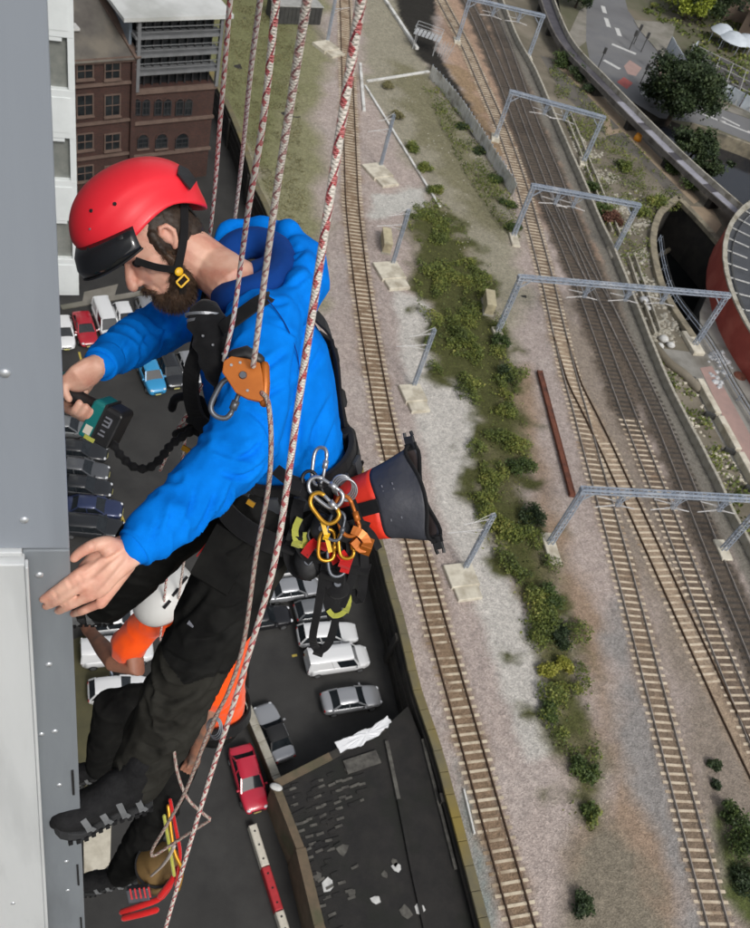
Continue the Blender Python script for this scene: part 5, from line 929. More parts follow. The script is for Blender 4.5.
proto = dict(hatch=make_car(4.05, 1.76, 1.48, .96, .86, 2.95, 2.15, .55, .12, .92), saloon=make_car(4.55, 1.8, 1.44, .94, .84, 3.25, 2.45, 1.2, .55, .95), estate=make_car(4.75, 1.82, 1.5, .96, .86, 3.4, 2.6, .5, .1, .92), van=make_car(4.95, 1.9, 1.92, 1.05, 1.0, 4.0, 3.35, .12, .03, 1.0, True), suv=make_car(4.4, 1.86, 1.7, 1.08, 1.0, 3.15, 2.5, .45, .12, 1.02), cabrio=make_car(4.4, 1.8, 1.36, .92, .84, 2.9, 2.3, 1.3, .75, .9))
CARS = [('hatch', (61, 317), (67, 350), 'paint_white', 'white hatchback at the left end of the far row by the white block'), ('saloon', (80, 312), (90, 346), 'paint_red', 'dark red car in the far row between two white cars'), ('van', (100, 306), (113, 340), 'paint_white', 'white van in the far row right of the dark red car'), ('hatch', (120, 305), (131, 333), 'paint_white', 'white car right of the white van in the far row'), ('hatch', (143, 300), (153, 326), 'paint_silver', 'silver car in the far row half hidden behind the blue sleeve'),
        ('suv', (145, 361), (158, 392), 'paint_blue', 'light blue car below the blue sleeve'), ('hatch', (166, 357), (177, 387), 'paint_dark', 'black hatchback right of the light blue car'), ('hatch', (184, 355), (196, 383), 'paint_silver', 'silver hatchback right of the black one, beside the harness'),
        ('hatch', (46, 426), (90, 430), 'paint_midgrey', 'grey car at the top of the left column, by the drill'), ('saloon', (54, 449), (104, 454), 'paint_dark', 'dark car second from the top of the left column'), ('saloon', (55, 467), (106, 473), 'paint_grey', 'charcoal car third from the top of the left column'), ('saloon', (57, 485), (109, 490), 'paint_dark', 'dark car fourth from the top of the left column'), ('saloon', (66, 506), (120, 510), 'paint_navy', 'navy blue car fifth from the top of the left column'), ('estate', (66, 525), (121, 530), 'paint_dark', 'dark estate at the bottom of the left column, by the fingers'),
        ('saloon', (268, 570), (316, 562), 'paint_white', 'white car behind the hanging gear, top of the right column'), ('saloon', (269, 593), (316, 586), 'paint_silver', 'silver saloon next below the white car behind the gear'), ('saloon', (238, 623), (287, 615), 'paint_black', 'black saloon left of the hanging black loop'), ('hatch', (299, 613), (340, 607), 'paint_midgrey', 'grey hatchback partly behind the yellow green sling'), ('estate', (295, 637), (359, 632), 'paint_white', 'white estate just above the white van'), ('van', (304, 665), (369, 656), 'paint_white', 'white panel van above the silver saloon'), ('saloon', (322, 704), (380, 695), 'paint_silver', 'silver saloon just above the white plastic sheet'), ('cabrio', (285, 759), (262, 706), 'paint_silver', 'silver convertible with black hood beside the low wall'), ('saloon', (239, 746), (258, 812), 'paint_crimson', 'red car alone on the lane above the barrier'),
        ('van', (92, 655), (142, 650), 'paint_white', 'white van beyond the tattooed forearm'), ('estate', (92, 624), (142, 619), 'paint_white', 'white estate above the orange sleeve of the lower worker'), ('hatch', (96, 692), (140, 687), 'paint_white', 'white car below the tattooed forearm')]
for k, (ty, a, b, pc, lb) in enumerate(CARS):
    A, B = P(*a, .6), P(*b, .6); c = (A + B) / 2; c.z = 0; first = ty not in globals().setdefault('_used', set()); _used.add(ty)
    o = proto[ty] if first else dup(proto[ty]); o.location = c + V((0, 0, .005)); d_ = B - A; o.rotation_euler = (0, 0, math.atan2(d_.y, d_.x)); tag(o, lb, 'car', 'cars parked in the car park')
    KIDS.setdefault(o, KIDS.get(proto[ty]))
    for ch in o.children:
        bn = ch.name.split('.')[0]
        if bn in ('body', 'roof', 'pillar', 'mirror', 'side_panel') or (ty == 'van' and bn == 'rear_window'):
            ch.material_slots[0].link = 'OBJECT'; ch.material_slots[0].material = M['trim_black' if (ty == 'cabrio' and bn in ('roof', 'pillar')) else pc]
# ---------------------------------------------------------------- clad tower corner beside the camera
mat('clad_grey', lin(152, 159, 169), lin(144, 151, 161), 2.5, .42, .03, 300, coord='pos', metal=.1, c3=lin(136, 143, 152), s3=1.6, stretch=(3, 3, .35), rough2=.5, bdist=.002); mat('clad_mid', lin(138, 144, 150), lin(128, 134, 140), 3, .42, .03, 300, coord='pos', metal=.1, c3=lin(118, 123, 128), s3=2.5, stretch=(3, 3, .4), rough2=.52, bdist=.002); mat('clad_light', lin(212, 215, 216), lin(204, 207, 208), 3, .45, .03, 300, coord='pos', metal=.05, c3=lin(194, 197, 198), s3=3.0, stretch=(3, 3, .4), rough2=.55, bdist=.002); mat('rivet', lin(196, 200, 204), rough=.3, metal=.5)
ce = Q(65.5, 450, 1.6); az = V((ce.x, ce.y, 0)).normalized(); EC = az * .965; uT = az.copy(); nT = V((uT.y, -uT.x, 0))      # corner, direction along the facade, outward normal
ET = EC; EN = EC - nT
def ep(x, y, proud=0.0): p = wallpt(x, y, ET, EN); return p - uT * proud
tw_ = thing('tower_corner', 'grey metal clad tower corner with visible rivets along the left edge', 'building', (EC.x, EC.y, 0))
rot = Matrix.Rotation(math.radians(1.6), 3, 'Z') @ uT; bk = EC + uT * .012 - nT * .012
MB().prism([(p.x, p.y) for p in (bk, bk + rot * 64, bk + rot * 64 - nT * 14, bk - nT * 14)], 0, 66).build('core', 'clad_mid', tw_)
def cpanel(name, pts, mt, th, proud):
    f = [ep(x, y, proud) for x, y in pts]; bkk = [p + uT * th for p in f]; n = len(f); m = MB(); m.add(f + bkk, [tuple(range(n))[::-1], tuple(range(n, 2 * n))] + [(i, (i + 1) % n, n + (i + 1) % n, n + i) for i in range(n)]); return m.build(name, mt, tw_, bevel=.0025)
def ex(y): return 65.5 + (98 - 65.5) * (y - 450) / (1250 - 450)         # the corner edge in the photograph
cpanel('cladding_panel', [(-160, -260), (ex(-260), -260), (ex(543), 543), (-160, 543)], 'clad_grey', .02, .012)
cpanel('cladding_panel', [(22, 546), (ex(546), 546), (ex(1010), 1010), (52, 1010)], 'clad_mid', .02, .010)
cpanel('cladding_panel', [(-160, 549), (24.5, 549), (50, 1010), (-160, 1010)], 'clad_light', .03, .034)
cpanel('cladding_lip', [(24.5, 549), (28.0, 549), (53, 1010), (50, 1010)], 'clad_light', .02, .040)
cpanel('cladding_lip', [(-160, 543.5), (22, 543.5), (22, 547.5), (-160, 547.5)], 'clad_light', .02, .020)
for i, (x, y) in enumerate([(5, 367), (24, 514), (39, 570), (48.5, 660), (54.5, 727), (41, 730), (59, 781), (66, 858), (67.5, 887), (13, 892), (35, 120), (12, 40), (30, 250)]):
    pr = .034 if x < 24 + (y - 549) * .055 and y > 549 else (.010 if y > 546 else .012)
    if y < 300: continue
    MB().disc(ep(x, y, pr), -uT, .0075, .0035, 14).build('rivet', 'rivet', tw_, True)
for x0, y0, y1 in ((73, 766, 790), (78, 861, 881), (81.5, 914, 934)): a, b = ep(x0 - .9, y0, .0125), ep(x0 + .4, y1, .0125); MB().bar(a, b, .006, .004, uT).build('drain_slot', 'trim_black', tw_)
for k in range(1, 22): MB().box(bk + rot * (k * 3.0) + nT * .008 + UZ * 33, (.03, .02, 66), (rot, nT, UZ)).build('facade_joint', 'trim_black', tw_)
# ---------------------------------------------------------------- rope access workers
def skin_mat():
    m = mat('skin', lin(222, 176, 154), lin(204, 142, 122), 16, .5, .25, 220, coord='pos', c3=lin(228, 184, 162), s3=14, bdist=.002); m.node_tree.nodes['Principled BSDF'].inputs['Subsurface Weight'].default_value = .12; m.node_tree.nodes['Principled BSDF'].inputs['Subsurface Radius'].default_value = (.012, .004, .002)
    m = mat('skin_tanned', lin(172, 122, 98), lin(150, 104, 84), 9, .55, .15, 120, coord='pos', c3=lin(120, 96, 84), s3=10, bdist=.002)
skin_mat(); mat('nail', lin(214, 172, 156), rough=.35)
def cloth_mat(name, c1, c2, rough=.9, weave=900., bump=.25, sheen=.3, fold=0.0, fsc=7.0):
    m = mat(name, c1, c2, 12, rough, bump, weave, coord='pos', spec=.06, bdist=.001); nt = m.node_tree; N = nt.nodes; b = N['Principled BSDF']; b.inputs['Sheen Weight'].default_value = sheen
    if fold:
        g = N.new('ShaderNodeNewGeometry'); mp = N.new('ShaderNodeMapping'); mp.inputs['Rotation'].default_value = (.5, .4, .9); mp.inputs['Scale'].default_value = (1, 1, .55); nt.links.new(g.outputs['Position'], mp.inputs['Vector'])
        t = N.new('ShaderNodeTexNoise'); t.noise_type = 'RIDGED_MULTIFRACTAL'; t.inputs['Scale'].default_value = fsc; t.inputs['Detail'].default_value = 3; t.inputs['Distortion'].default_value = .8; nt.links.new(mp.outputs[0], t.inputs['Vector'])
        bp = N.new('ShaderNodeBump'); bp.inputs['Strength'].default_value = fold; bp.inputs['Distance'].default_value = .012; nt.links.new(t.outputs['Fac'], bp.inputs['Height'])
        old = [x for x in N if x.type == 'BUMP' and x is not bp][0]; nt.links.new(bp.outputs[0], old.inputs['Normal'])
    return m
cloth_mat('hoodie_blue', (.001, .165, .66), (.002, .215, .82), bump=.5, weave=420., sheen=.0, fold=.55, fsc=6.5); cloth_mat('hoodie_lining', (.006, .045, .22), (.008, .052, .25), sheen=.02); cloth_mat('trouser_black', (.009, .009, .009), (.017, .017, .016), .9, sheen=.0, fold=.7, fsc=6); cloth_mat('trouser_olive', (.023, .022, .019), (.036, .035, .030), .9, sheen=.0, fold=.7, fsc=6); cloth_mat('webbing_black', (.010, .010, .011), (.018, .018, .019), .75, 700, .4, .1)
cloth_mat('shirt_orange', lin(255, 92, 24), lin(248, 80, 18), .8, fold=.6, fsc=7); cloth_mat('shirt_orange_lit', lin(255, 166, 30), lin(250, 150, 24), .8, fold=.6, fsc=7); cloth_mat('strap_yellow', lin(176, 178, 84), lin(158, 160, 72), .8); cloth_mat('sling_red', lin(200, 36, 36), lin(176, 30, 30), .8); cloth_mat('shirt_grey', lin(176, 176, 170), lin(160, 160, 156), .8)
mat('helmet_red', lin(246, 46, 60), lin(236, 40, 54), 3, .40, coord='pos', coat=.12); mat('helmet_white', (.72, .72, .70), (.64, .64, .62), 4, .35, coord='pos'); mat('visor_smoke', (.012, .013, .015), rough=.12, coat=.4); mat('plastic_black', (.012, .012, .013), (.020, .020, .022), 30, .45); mat('hair_brown', (.022, .014, .009), (.045, .028, .017), 40, .6, coord='pos'); mat('beard_brown', (.045, .026, .015), (.09, .05, .027), 60, .6, coord='pos')
mat('anod_orange', lin(190, 108, 38), lin(172, 94, 30), 14, .38, metal=.35); mat('anod_gold', lin(214, 160, 52), lin(200, 146, 44), 8, .3, metal=.6); mat('alu', (.50, .51, .53), (.38, .39, .41), 14, .33, metal=.75); mat('steel_grey', (.10, .11, .13), (.16, .17, .19), 14, .4, metal=.6); mat('buckle_yellow', lin(236, 184, 30), rough=.4); mat('boot_grey', lin(112, 114, 116), lin(92, 94, 96), 20, .8); mat('boot_sole', lin(44, 45, 47), lin(34, 35, 37), 20, .85, .3, 60); mat('boot_black', (.007, .007, .008), (.014, .014, .015), 30, .85, .4, 90, spec=.25); mat('teal_tool', lin(20, 118, 116), lin(16, 104, 104), 12, .45); mat('bag_red', lin(226, 54, 30), lin(214, 46, 26), 10, .5, .2, 40); mat('bag_grey', lin(58, 60, 68), lin(50, 52, 60), 10, .55, .25, 40); mat('print_grey', lin(120, 122, 130), rough=.6); mat('bag_inside', (.02, .012, .012), rough=.8); mat('eye_dark', (.02, .016, .014), rough=.15)
def chain(pts): return [Q(*p[:3]) for p in pts]
def limb(mb, pts, n=14):                                # (px, py, depth, radius)
    P_ = [Q(*p[:3]) for p in pts]; R_ = [p[3] for p in pts]
    mm = [P_[0]]; rr = [R_[0]]
    for i in range(len(P_) - 1):
        for k in range(1, 7):
            t = k / 6; mm.append(P_[i].lerp(P_[i + 1], t)); r0, r1 = R_[i], R_[i + 1]; rr.append(r0 + (r1 - r0) * t)
    mb.loft(mm, rr, n=n)
    for p, r in zip(P_, R_): mb.ball(p, r * .995, 14)
def axis_noise(P0, P1, along, around, amp, seed):
    ax = np.array((P1 - P0).normalized())
    def f(co, no):
        c = co - np.array(P0); t = c @ ax; rad = c - np.outer(t, ax); q = rad * around + np.outer(t * along, ax)
        n = np.array([mnoise.noise(V(x) + V((seed, seed, seed))) for x in q]); return (1 - np.abs(n)) ** 2, t
    return f
def orth(f, l): f = V(f).normalized(); l = V(l); l = (l - f * l.dot(f)).normalized(); return f, l, f.cross(l)
def lc(C, fr, v): return C + fr[0] * v[0] + fr[1] * v[1] + fr[2] * v[2]
def ribbon(mb, pts, w, th, nrm):                        # a strap: pts with outward normals
    pts = [V(p) for p in pts]; vs = []; n = len(pts)
    for i, p in enumerate(pts):
        t = (pts[min(i + 1, n - 1)] - pts[max(i - 1, 0)]).normalized(); o = nrm[i] if isinstance(nrm, list) else nrm; o = (o - t * o.dot(t)).normalized(); s = t.cross(o)
        vs += [p - s * w / 2, p + s * w / 2, p + s * w / 2 + o * th, p - s * w / 2 + o * th]
    fs = [(i * 4 + k, (i + 1) * 4 + k, (i + 1) * 4 + (k + 1) % 4, i * 4 + (k + 1) % 4)[::-1] for i in range(n - 1) for k in range(4)] + [(0, 1, 2, 3)[::-1][::-1], tuple(n * 4 - 4 + k for k in (3, 2, 1, 0))[::-1]]
    return mb.add(vs, [f[::-1] for f in fs])
def ring_band(mb, C, ax, sd, a, b, h, th, n=40, tilt=0):
    ax, sd, fr = ax.normalized(), sd.normalized(), None; fr = sd.cross(ax); vs = []
    for k in range(n):
        t = 2 * math.pi * k / n; e = sd * math.cos(t) * a + fr * math.sin(t) * b; o = (sd * math.cos(t) / a + fr * math.sin(t) / b).normalized()
        vs += [C + e - ax * h / 2, C + e + ax * h / 2, C + e + o * th + ax * h / 2, C + e + o * th - ax * h / 2]
    fs = [(k * 4 + j, ((k + 1) % n) * 4 + j, ((k + 1) % n) * 4 + (j + 1) % 4, k * 4 + (j + 1) % 4) for k in range(n) for j in range(4)]
    return mb.add(vs, fs)
def to_px(co):                                          # where points of the figure fall in the survey photograph
    c = np.asarray(co, float) - np.array([0, 0, CZ]); v = c[:, :1] * E1 * 0; B_ = np.stack([E1, E2, UP], 1); v = c @ B_.T
    return 375 + F * v[:, 0] / v[:, 2], 464 + F * v[:, 1] / v[:, 2], v
def creases(co, no, lines, seed=0):                     # pressed-in cloth folds, each a groove with a raised lip
    x, y, v = to_px(co); B_ = np.stack([E1, E2, UP], 1); nv = no @ B_.T; face = np.clip(-(nv * v).sum(1) / np.linalg.norm(v, axis=1) * 2.5, 0, 1); r = np.zeros(len(co))
    for pts, w, amp in lines:
        P_ = spline([V((a, b, 0)) for a, b in pts], 3); n = len(P_); best = np.full(len(co), 1e9); sg = np.zeros(len(co)); tt = np.zeros(len(co))
        for i in range(n - 1):
            ax, ay, ex, ey = P_[i].x, P_[i].y, P_[i + 1].x - P_[i].x, P_[i + 1].y - P_[i].y; t = np.clip(((x - ax) * ex + (y - ay) * ey) / (ex * ex + ey * ey + 1e-9), 0, 1); dx, dy = x - ax - t * ex, y - ay - t * ey; d = np.hypot(dx, dy); m = d < best; best[m] = d[m]; sg[m] = np.sign(ex * dy - ey * dx)[m]; tt[m] = ((i + t) / (n - 1))[m]
        d = best * sg; fade = np.sin(np.clip(tt, 0, 1) * math.pi) ** .6; r += face * fade * amp * (-1.0 * np.exp(-(d / w) ** 2) + .75 * np.exp(-((d - 2.0 * w) / (1.5 * w)) ** 2) + .35 * np.exp(-((d + 2.2 * w) / (1.7 * w)) ** 2))
    return r
# ---- main worker: joints
NECK, PEL = Q(240, 286, 2.06), Q(292, 470, 2.36); LS, RS = Q(266, 316, 1.95), Q(214, 300, 2.27)
LE, LW = Q(238, 452, 1.82), Q(137, 547, 1.655); RE_, RW = Q(152, 330, 2.36), Q(97, 366, 2.06)
LH, RH = Q(276, 500, 2.26), Q(248, 462, 2.46); LK, LA = Q(205, 638, 2.38), Q(142, 768, 2.60); RK, RA = Q(150, 548, 2.58), Q(92, 606, 2.92)
for a, b, n_ in ((LS, LE, 'upper arm'), (LE, LW, 'forearm'), (RS, RE_, 'r upper arm'), (RE_, RW, 'r forearm'), (LH, LK, 'thigh'), (LK, LA, 'shin'), (RH, RK, 'r thigh'), (RK, RA, 'r shin'), (NECK, PEL, 'torso'), (LS, RS, 'shoulders')): print(n_, round((a - b).length, 3))
TA = (NECK - PEL).normalized(); SA = (LS - RS); SA = (SA - TA * SA.dot(TA)).normalized(); FA = SA.cross(TA)
if FA.dot(-nT) < 0: FA = -FA
man = thing('person', 'worker in red helmet and blue hoodie hanging on ropes, drilling the tower facade', 'person', Q(60, 835, 2.62))
hf = orth(cv([-.64, .735, -.22]), cv([.49, .22, -.84])); HC = Q(154, 237, 2.05); H = lambda x, y, z: lc(HC, hf, (x, y, z))
b = MB(); b.ball(H(-.01, 0, .02), (.098, .077, .105), 20, hf); b.ball(H(.028, 0, -.045), (.072, .062, .075), 18, hf); b.ball(H(.05, 0, -.095), (.042, .045, .036), 14, hf)
b.ball(H(.075, 0, .012), (.022, .055, .018), 12, hf)                                  # brow
b.loft([H(.09, 0, -.005), H(.108, 0, -.028), H(.116, 0, -.045)], [.010, .012, .0145], n=10); b.ball(H(.102, .012, -.048), .009, 8); b.ball(H(.102, -.012, -.048), .009, 8)
b.loft([H(.088, -.02, -.076), H(.095, 0, -.074), H(.088, .02, -.076)], .007, n=8); b.loft([H(.086, -.017, -.088), H(.092, 0, -.087), H(.086, .017, -.088)], .0075, n=8)
for s in (-1, 1): b.ball(H(.052, s * .046, -.035), (.026, .018, .024), 10, hf)         # cheekbones
b.loft([H(-.03, 0, -.05), H(-.045, 0, -.10).lerp(NECK, .35), NECK.lerp(HC, .1), NECK - TA * .06], [.062, .058, .064, .08], n=16)
for s in (-1, 1):                                                                    # ears
    b.loft([H(-.002, s * .076, -.032), H(-.012, s * .084, -.022), H(-.022, s * .09, -.002), H(-.016, s * .09, .018), H(-.002, s * .086, .022), H(.006, s * .08, .008)], [.007, .0065, .0065, .0065, .006, .005], n=8); b.ball(H(-.006, s * .077, -.005), (.014, .008, .022), 10, hf)
b.loft([NECK - TA * .05, NECK.lerp(PEL, .25), NECK.lerp(PEL, .6), PEL, PEL - TA * .05], [(.11, .07), (.15, .09), (.135, .09), (.14, .1), (.12, .09)], ref=SA.cross(TA), n=20)
for S_, E_, W_ in ((LS, LE, LW), (RS, RE_, RW)): b.loft([NECK.lerp(S_, .4) - TA * .03, S_, S_.lerp(E_, .5), E_, E_.lerp(W_, .3), W_], [.06, .056, .05, .042, .043, .03], n=14)
for h_, k_, a_ in ((LH, LK, LA), (RH, RK, RA)): b.loft([PEL.lerp(h_, .5), h_, h_.lerp(k_, .5), k_, k_.lerp(a_, .3), a_], [.09, .085, .075, .058, .056, .042], n=14)
# near (left) hand: flat against the cladding
def fing(mb, pts, r): mb.loft(spline(pts, .006), [r[0] + (r[1] - r[0]) * i / max(len(spline(pts, .006)) - 1, 1) for i in range(len(spline(pts, .006)))], n=10)
EYE = V((0, 0, CZ))
def tip(x, y, pr=.022): p = wallpt(x, y, ET, EN); return p + (EYE - p).normalized() * pr
K = [Q(80, 573, 1.622), Q(85, 584, 1.622), Q(92, 595, 1.632), Q(101, 603, 1.65)]
b.loft([LW, Q(124, 553, 1.645), Q(108, 562, 1.635), Q(94, 578, 1.634), Q(88, 586, 1.636)], [(.030, .024), (.036, .021), (.042, .019), (.041, .0165), (.036, .013)], ref=cv([.85, -.5, .1]).cross(cv([.5, .8, -.3])), n=16)
for k_, w_ in zip(K, (.1, .35, .62, .9)): b.loft([Q(122, 550, 1.642).lerp(Q(130, 566, 1.655), w_), k_], [.014, .0115], n=10)
fing(b, [K[0], Q(68, 582, 1.625), Q(54, 592, 1.64), tip(43, 599)], (.0118, .0084)); fing(b, [K[1], Q(72, 591, 1.628), Q(58, 600, 1.645), tip(46, 606)], (.0118, .0084)); fing(b, [K[2], Q(80, 600, 1.642), Q(68, 606, 1.655), tip(58, 611)], (.0112, .008)); fing(b, [K[3], Q(91, 607, 1.662), Q(82, 611, 1.672), tip(73, 614)], (.0098, .0072))
fing(b, [Q(120, 548, 1.64), Q(106, 543, 1.612), Q(92, 546, 1.602), Q(81, 552, 1.60), Q(74, 558, 1.602)], (.0165, .0092)); b.ball(Q(108, 549, 1.618), .017, 12)
# far (right) hand: closed round the drill grip
G0, G1 = Q(66, 391, 2.07), Q(104, 413, 2.07); ga = (G1 - G0).normalized()
b.loft([RW, Q(90, 371, 2.05), Q(80, 378, 2.04), Q(72, 384, 2.045)], [(.030, .025), (.038, .022), (.040, .02), (.034, .016)], ref=cv([.4, .6, -.6]), n=14)
fing(b, [Q(72, 377, 2.045), Q(65.5, 384, 2.03), Q(65, 392, 2.03), Q(69, 399, 2.032)], (.0118, .0088))
for j in range(3):
    o_ = ga * .0172 * (j + .1); fing(b, [Q(71, 384, 2.09) + o_, Q(65, 396, 2.10) + o_, Q(66, 408, 2.075) + o_, Q(73, 410, 2.042) + o_, Q(78.5, 402.5, 2.032) + o_], (.0115, .0088))
fing(b, [Q(92, 372, 2.07), Q(90, 383, 2.10), Q(84, 392, 2.115), Q(76, 396, 2.11)], (.0135, .0095))
me = remesh(b, .0034, 3); displace(me, lambda co, no: noise3(co, 60) * .0006 + creases(co, no, [([(122, 546), (100, 560), (84, 574)], 2.0, -.0022), ([(124, 552), (104, 570), (88, 585)], 2.0, -.0022), ([(127, 558), (110, 580), (95, 596)], 2.0, -.002), ([(66, 576), (70, 584), (72, 590)], 1.6, .0016), ([(52, 588), (56, 595), (58, 600)], 1.5, .0014), ([(90, 540), (93, 546), (93, 553)], 1.5, .0014), ([(120, 538), (128, 548), (132, 562)], 1.8, .0015), ([(76, 572), (82, 580), (84, 586)], 1.6, .0014)])); print('body verts', len(me.vertices)); put('body', me, 'skin', man)
for j, (kt, kb) in enumerate(((tip(43, 599), Q(54, 592, 1.64)), (tip(46, 606), Q(58, 600, 1.645)), (tip(58, 611), Q(68, 606, 1.655)), (Q(74, 558, 1.602), Q(81, 552, 1.60)))):
    d_ = (kt - kb).normalized(); nn = cv([-.1, -.25, -1]); nn = (nn - d_ * nn.dot(d_)).normalized(); MB().ball(kt - d_ * .004 + nn * .0058, (.0062, .005, .0018), 10, (d_, d_.cross(nn), nn)).build('fingernail', 'nail', man, True) if 'nail' in M else None
for s in (-1, 1): MB().ball(H(.077, s * .032, -.008), .012, 12).build('eye', 'eye_dark', man, True)
# hair and beard: short strands over a close shell
def strands(pts, nrm, ln, w, tilt, rg):
    pts, nrm = np.asarray(pts), np.asarray(nrm); n = len(pts); d = nrm + rg.normal(size=(n, 3)) * .45 + np.array(tilt); d /= np.linalg.norm(d, axis=1)[:, None]; s = np.cross(d, rg.normal(size=(n, 3))); s /= np.linalg.norm(s, axis=1)[:, None]; L_ = (ln * rg.uniform(.6, 1.2, n))[:, None]
    vs = np.stack([pts - s * w, pts + s * w, pts + d * L_], 1).reshape(-1, 3); return vs, np.arange(n * 3).reshape(-1, 3)
def shell_strands(name, mb, vox, mt, ln, tilt, parent, n, seed, sm=4):
    me = remesh(mb, vox, sm); displace(me, lambda co, no: noise3(co, 130) * .0016); rg = np.random.default_rng(seed); k = len(me.vertices); co = np.zeros(k * 3, np.float32); no = np.zeros(k * 3, np.float32); me.vertices.foreach_get('co', co); me.vertices.foreach_get('normal', no); co = co.reshape(-1, 3); no = no.reshape(-1, 3); ii = rg.integers(0, k, n)
    o = put(name, me, mt, parent); vs, fs = strands(co[ii] + rg.normal(size=(n, 3)) * .0015, no[ii], ln, .00045, tilt, rg); st = fastmesh('strands', vs, fs); st.transform(WM[parent].inverted()); tag(link('strands', st, mt, o), kind='stuff')
m = MB(); m.ball(H(-.02, 0, .012), (.093, .0815, .098), 20, hf); m.ball(H(-.062, 0, -.035), (.046, .062, .05), 14, hf)
for s in (-1, 1): m.loft([H(.018, s * .073, .02), H(.022, s * .071, -.012), H(.024, s * .068, -.035)], [.012, .009, .006], n=8)
shell_strands('hair', m, .004, 'hair_brown', .006, tuple(-hf[2] * .6), man, 5000, 1)
m = MB(); m.loft([H(.022, .066, -.028), H(.02, .064, -.06), H(.034, .056, -.095), H(.066, .034, -.122), H(.084, 0, -.124), H(.066, -.034, -.122), H(.034, -.056, -.095), H(.02, -.064, -.06)], [.009, .013, .018, .021, .022, .021, .018, .012], n=10)
m.ball(H(.052, 0, -.126), (.050, .054, .042), 14, hf); m.ball(H(.03, .048, -.10), (.03, .02, .034), 12, hf); m.loft([H(.096, -.024, -.085), H(.104, 0, -.066), H(.096, .024, -.085)], .006, n=8); m.ball(H(.088, 0, -.108), (.018, .026, .018), 10, hf); m.ball(H(.02, .03, -.118), (.035, .03, .022), 10, hf)
shell_strands('beard', m, .0045, 'beard_brown', .013, tuple(-hf[2] * .9 + hf[0] * .3), man, 7000, 2)
# helmet
tl = Matrix.Rotation(math.radians(-15), 3, hf[1]); qf = (tl @ hf[0], hf[1], tl @ hf[2]); KC = H(-.004, 0, .052); KL = lambda x, y, z: lc(KC, qf, (x * 1.05, y * 1.05, z * 1.10))
def helm(front=.150, back=.148, side=.121, top=.112, n=72, m_=26, off=0.0, e0=None):
    vs = []
    for i in range(m_ + 1):
        for k in range(n):
            ph = 2 * math.pi * k / n; c, s = math.cos(ph), math.sin(ph); a = abs(ph - 2 * math.pi if ph > math.pi else ph)
            zb = -.030 + .036 * math.exp(-((a - 1.75) / .55) ** 2) - .016 * math.exp(-((a - math.pi) / .7) ** 2) - .004 * math.exp(-(a / .8) ** 2)
            tb = math.asin(max(min(zb / top, 1), -1)); th = tb + (math.pi / 2 - tb) * (i / m_); ce, se = math.cos(th), math.sin(th); fl = 1 + .10 * max(0, (1 - i / 4)) * .45
            ex_ = (front if c > 0 else back); x = ex_ * math.copysign(abs(c) ** .92, c) * ce ** .9 * fl; y = side * s * ce ** .9 * fl; z = top * se
            # raised centre panel with a crease along each side
            g_ = z - (.012 + .05 * math.sin(min(max((x + .13) / .27, 0), 1) * math.pi)); r_ = 1 / (1 + math.exp(-g_ / .0022)); rid = .0035 * r_; kx = 1 + (rid + off) / .13
            vs.append(KL(x * kx, y * kx, z * (1 + (rid * .6 + off) / .13)))
    fs = [(i * n + k, i * n + (k + 1) % n, (i + 1) * n + (k + 1) % n, (i + 1) * n + k) for i in range(m_) for k in range(n)]
    return vs, fs
vs, fs = helm(); m = MB(); m.add(vs, fs); hel = m.build('helmet', 'helmet_red', man, True); sm_ = hel.modifiers.new('thick', 'SOLIDIFY'); sm_.thickness = .006; sm_.offset = -1
def hpt(az_, z, off=.002):                              # a point on the shell
    top = .112; th = math.asin(z / top); c, s = math.cos(az_), math.sin(az_); ce = math.cos(th); ex_ = .150 if c > 0 else .148; p = V((ex_ * math.copysign(abs(c) ** .92, c) * ce ** .9, .121 * s * ce ** .9, z)); nn = V((p.x / ex_ ** 2, p.y / .121 ** 2, p.z / top ** 2)).normalized(); p = p * 1.02 + nn * off; return KL(*p), (qf[0] * nn.x + qf[1] * nn.y + qf[2] * nn.z).normalized()
vs_ = []; vent = [hpt(2.22, .012, .004), hpt(2.52, .018, .004), hpt(2.60, .042, .004), hpt(2.48, .056, .004), hpt(2.22, .046, .004)]
for off in (0, .005): vs_ += [p + n_ * off for p, n_ in vent]
MB().add(vs_, [(5, 6, 7, 8, 9)] + [(i, (i + 1) % 5, 5 + (i + 1) % 5, 5 + i) for i in range(5)]).build('vent_cover', 'plastic_black', hel)
for az_, z in ((.72, .058), (.62, .03), (1.15, .052)): p, n_ = hpt(az_, z, .001); MB().disc(p, n_, .0045 if z > .05 else .0025, .002, 10).build('rivet', 'plastic_black' if z > .05 else 'alu', hel)
for az_, z, r in ((1.02, -.012, .015), (-1.02, -.012, .015), (.42, -.008, .012)): p, n_ = hpt(az_, z, -.002); MB().ball(p, (r, r, r * .7), 12, frame(n_)[1:] + (n_,)).build('clip', 'plastic_black', hel, True)
m = MB(); N_v = 26; vs = []
for j, (z, dx) in enumerate(((.0, .0), (-.018, .014), (-.042, .022), (-.062, .018))):
    for k in range(N_v): a = -1.25 + 2.5 * k / (N_v - 1); rx, ry = .152 + dx, .124 + dx * .45; e = 1 - .28 * (abs(a) / 1.25) ** 3 * (j / 3); vs.append(KL(rx * math.cos(a) ** .9 if math.cos(a) > 0 else 0, ry * math.sin(a), z * e + .004))
m.add(vs, [(j * N_v + k, (j + 1) * N_v + k, (j + 1) * N_v + k + 1, j * N_v + k + 1) for j in range(3) for k in range(N_v - 1)]); vz = m.build('visor', 'visor_smoke', hel, True); vz.modifiers.new('t', 'SOLIDIFY').thickness = .003
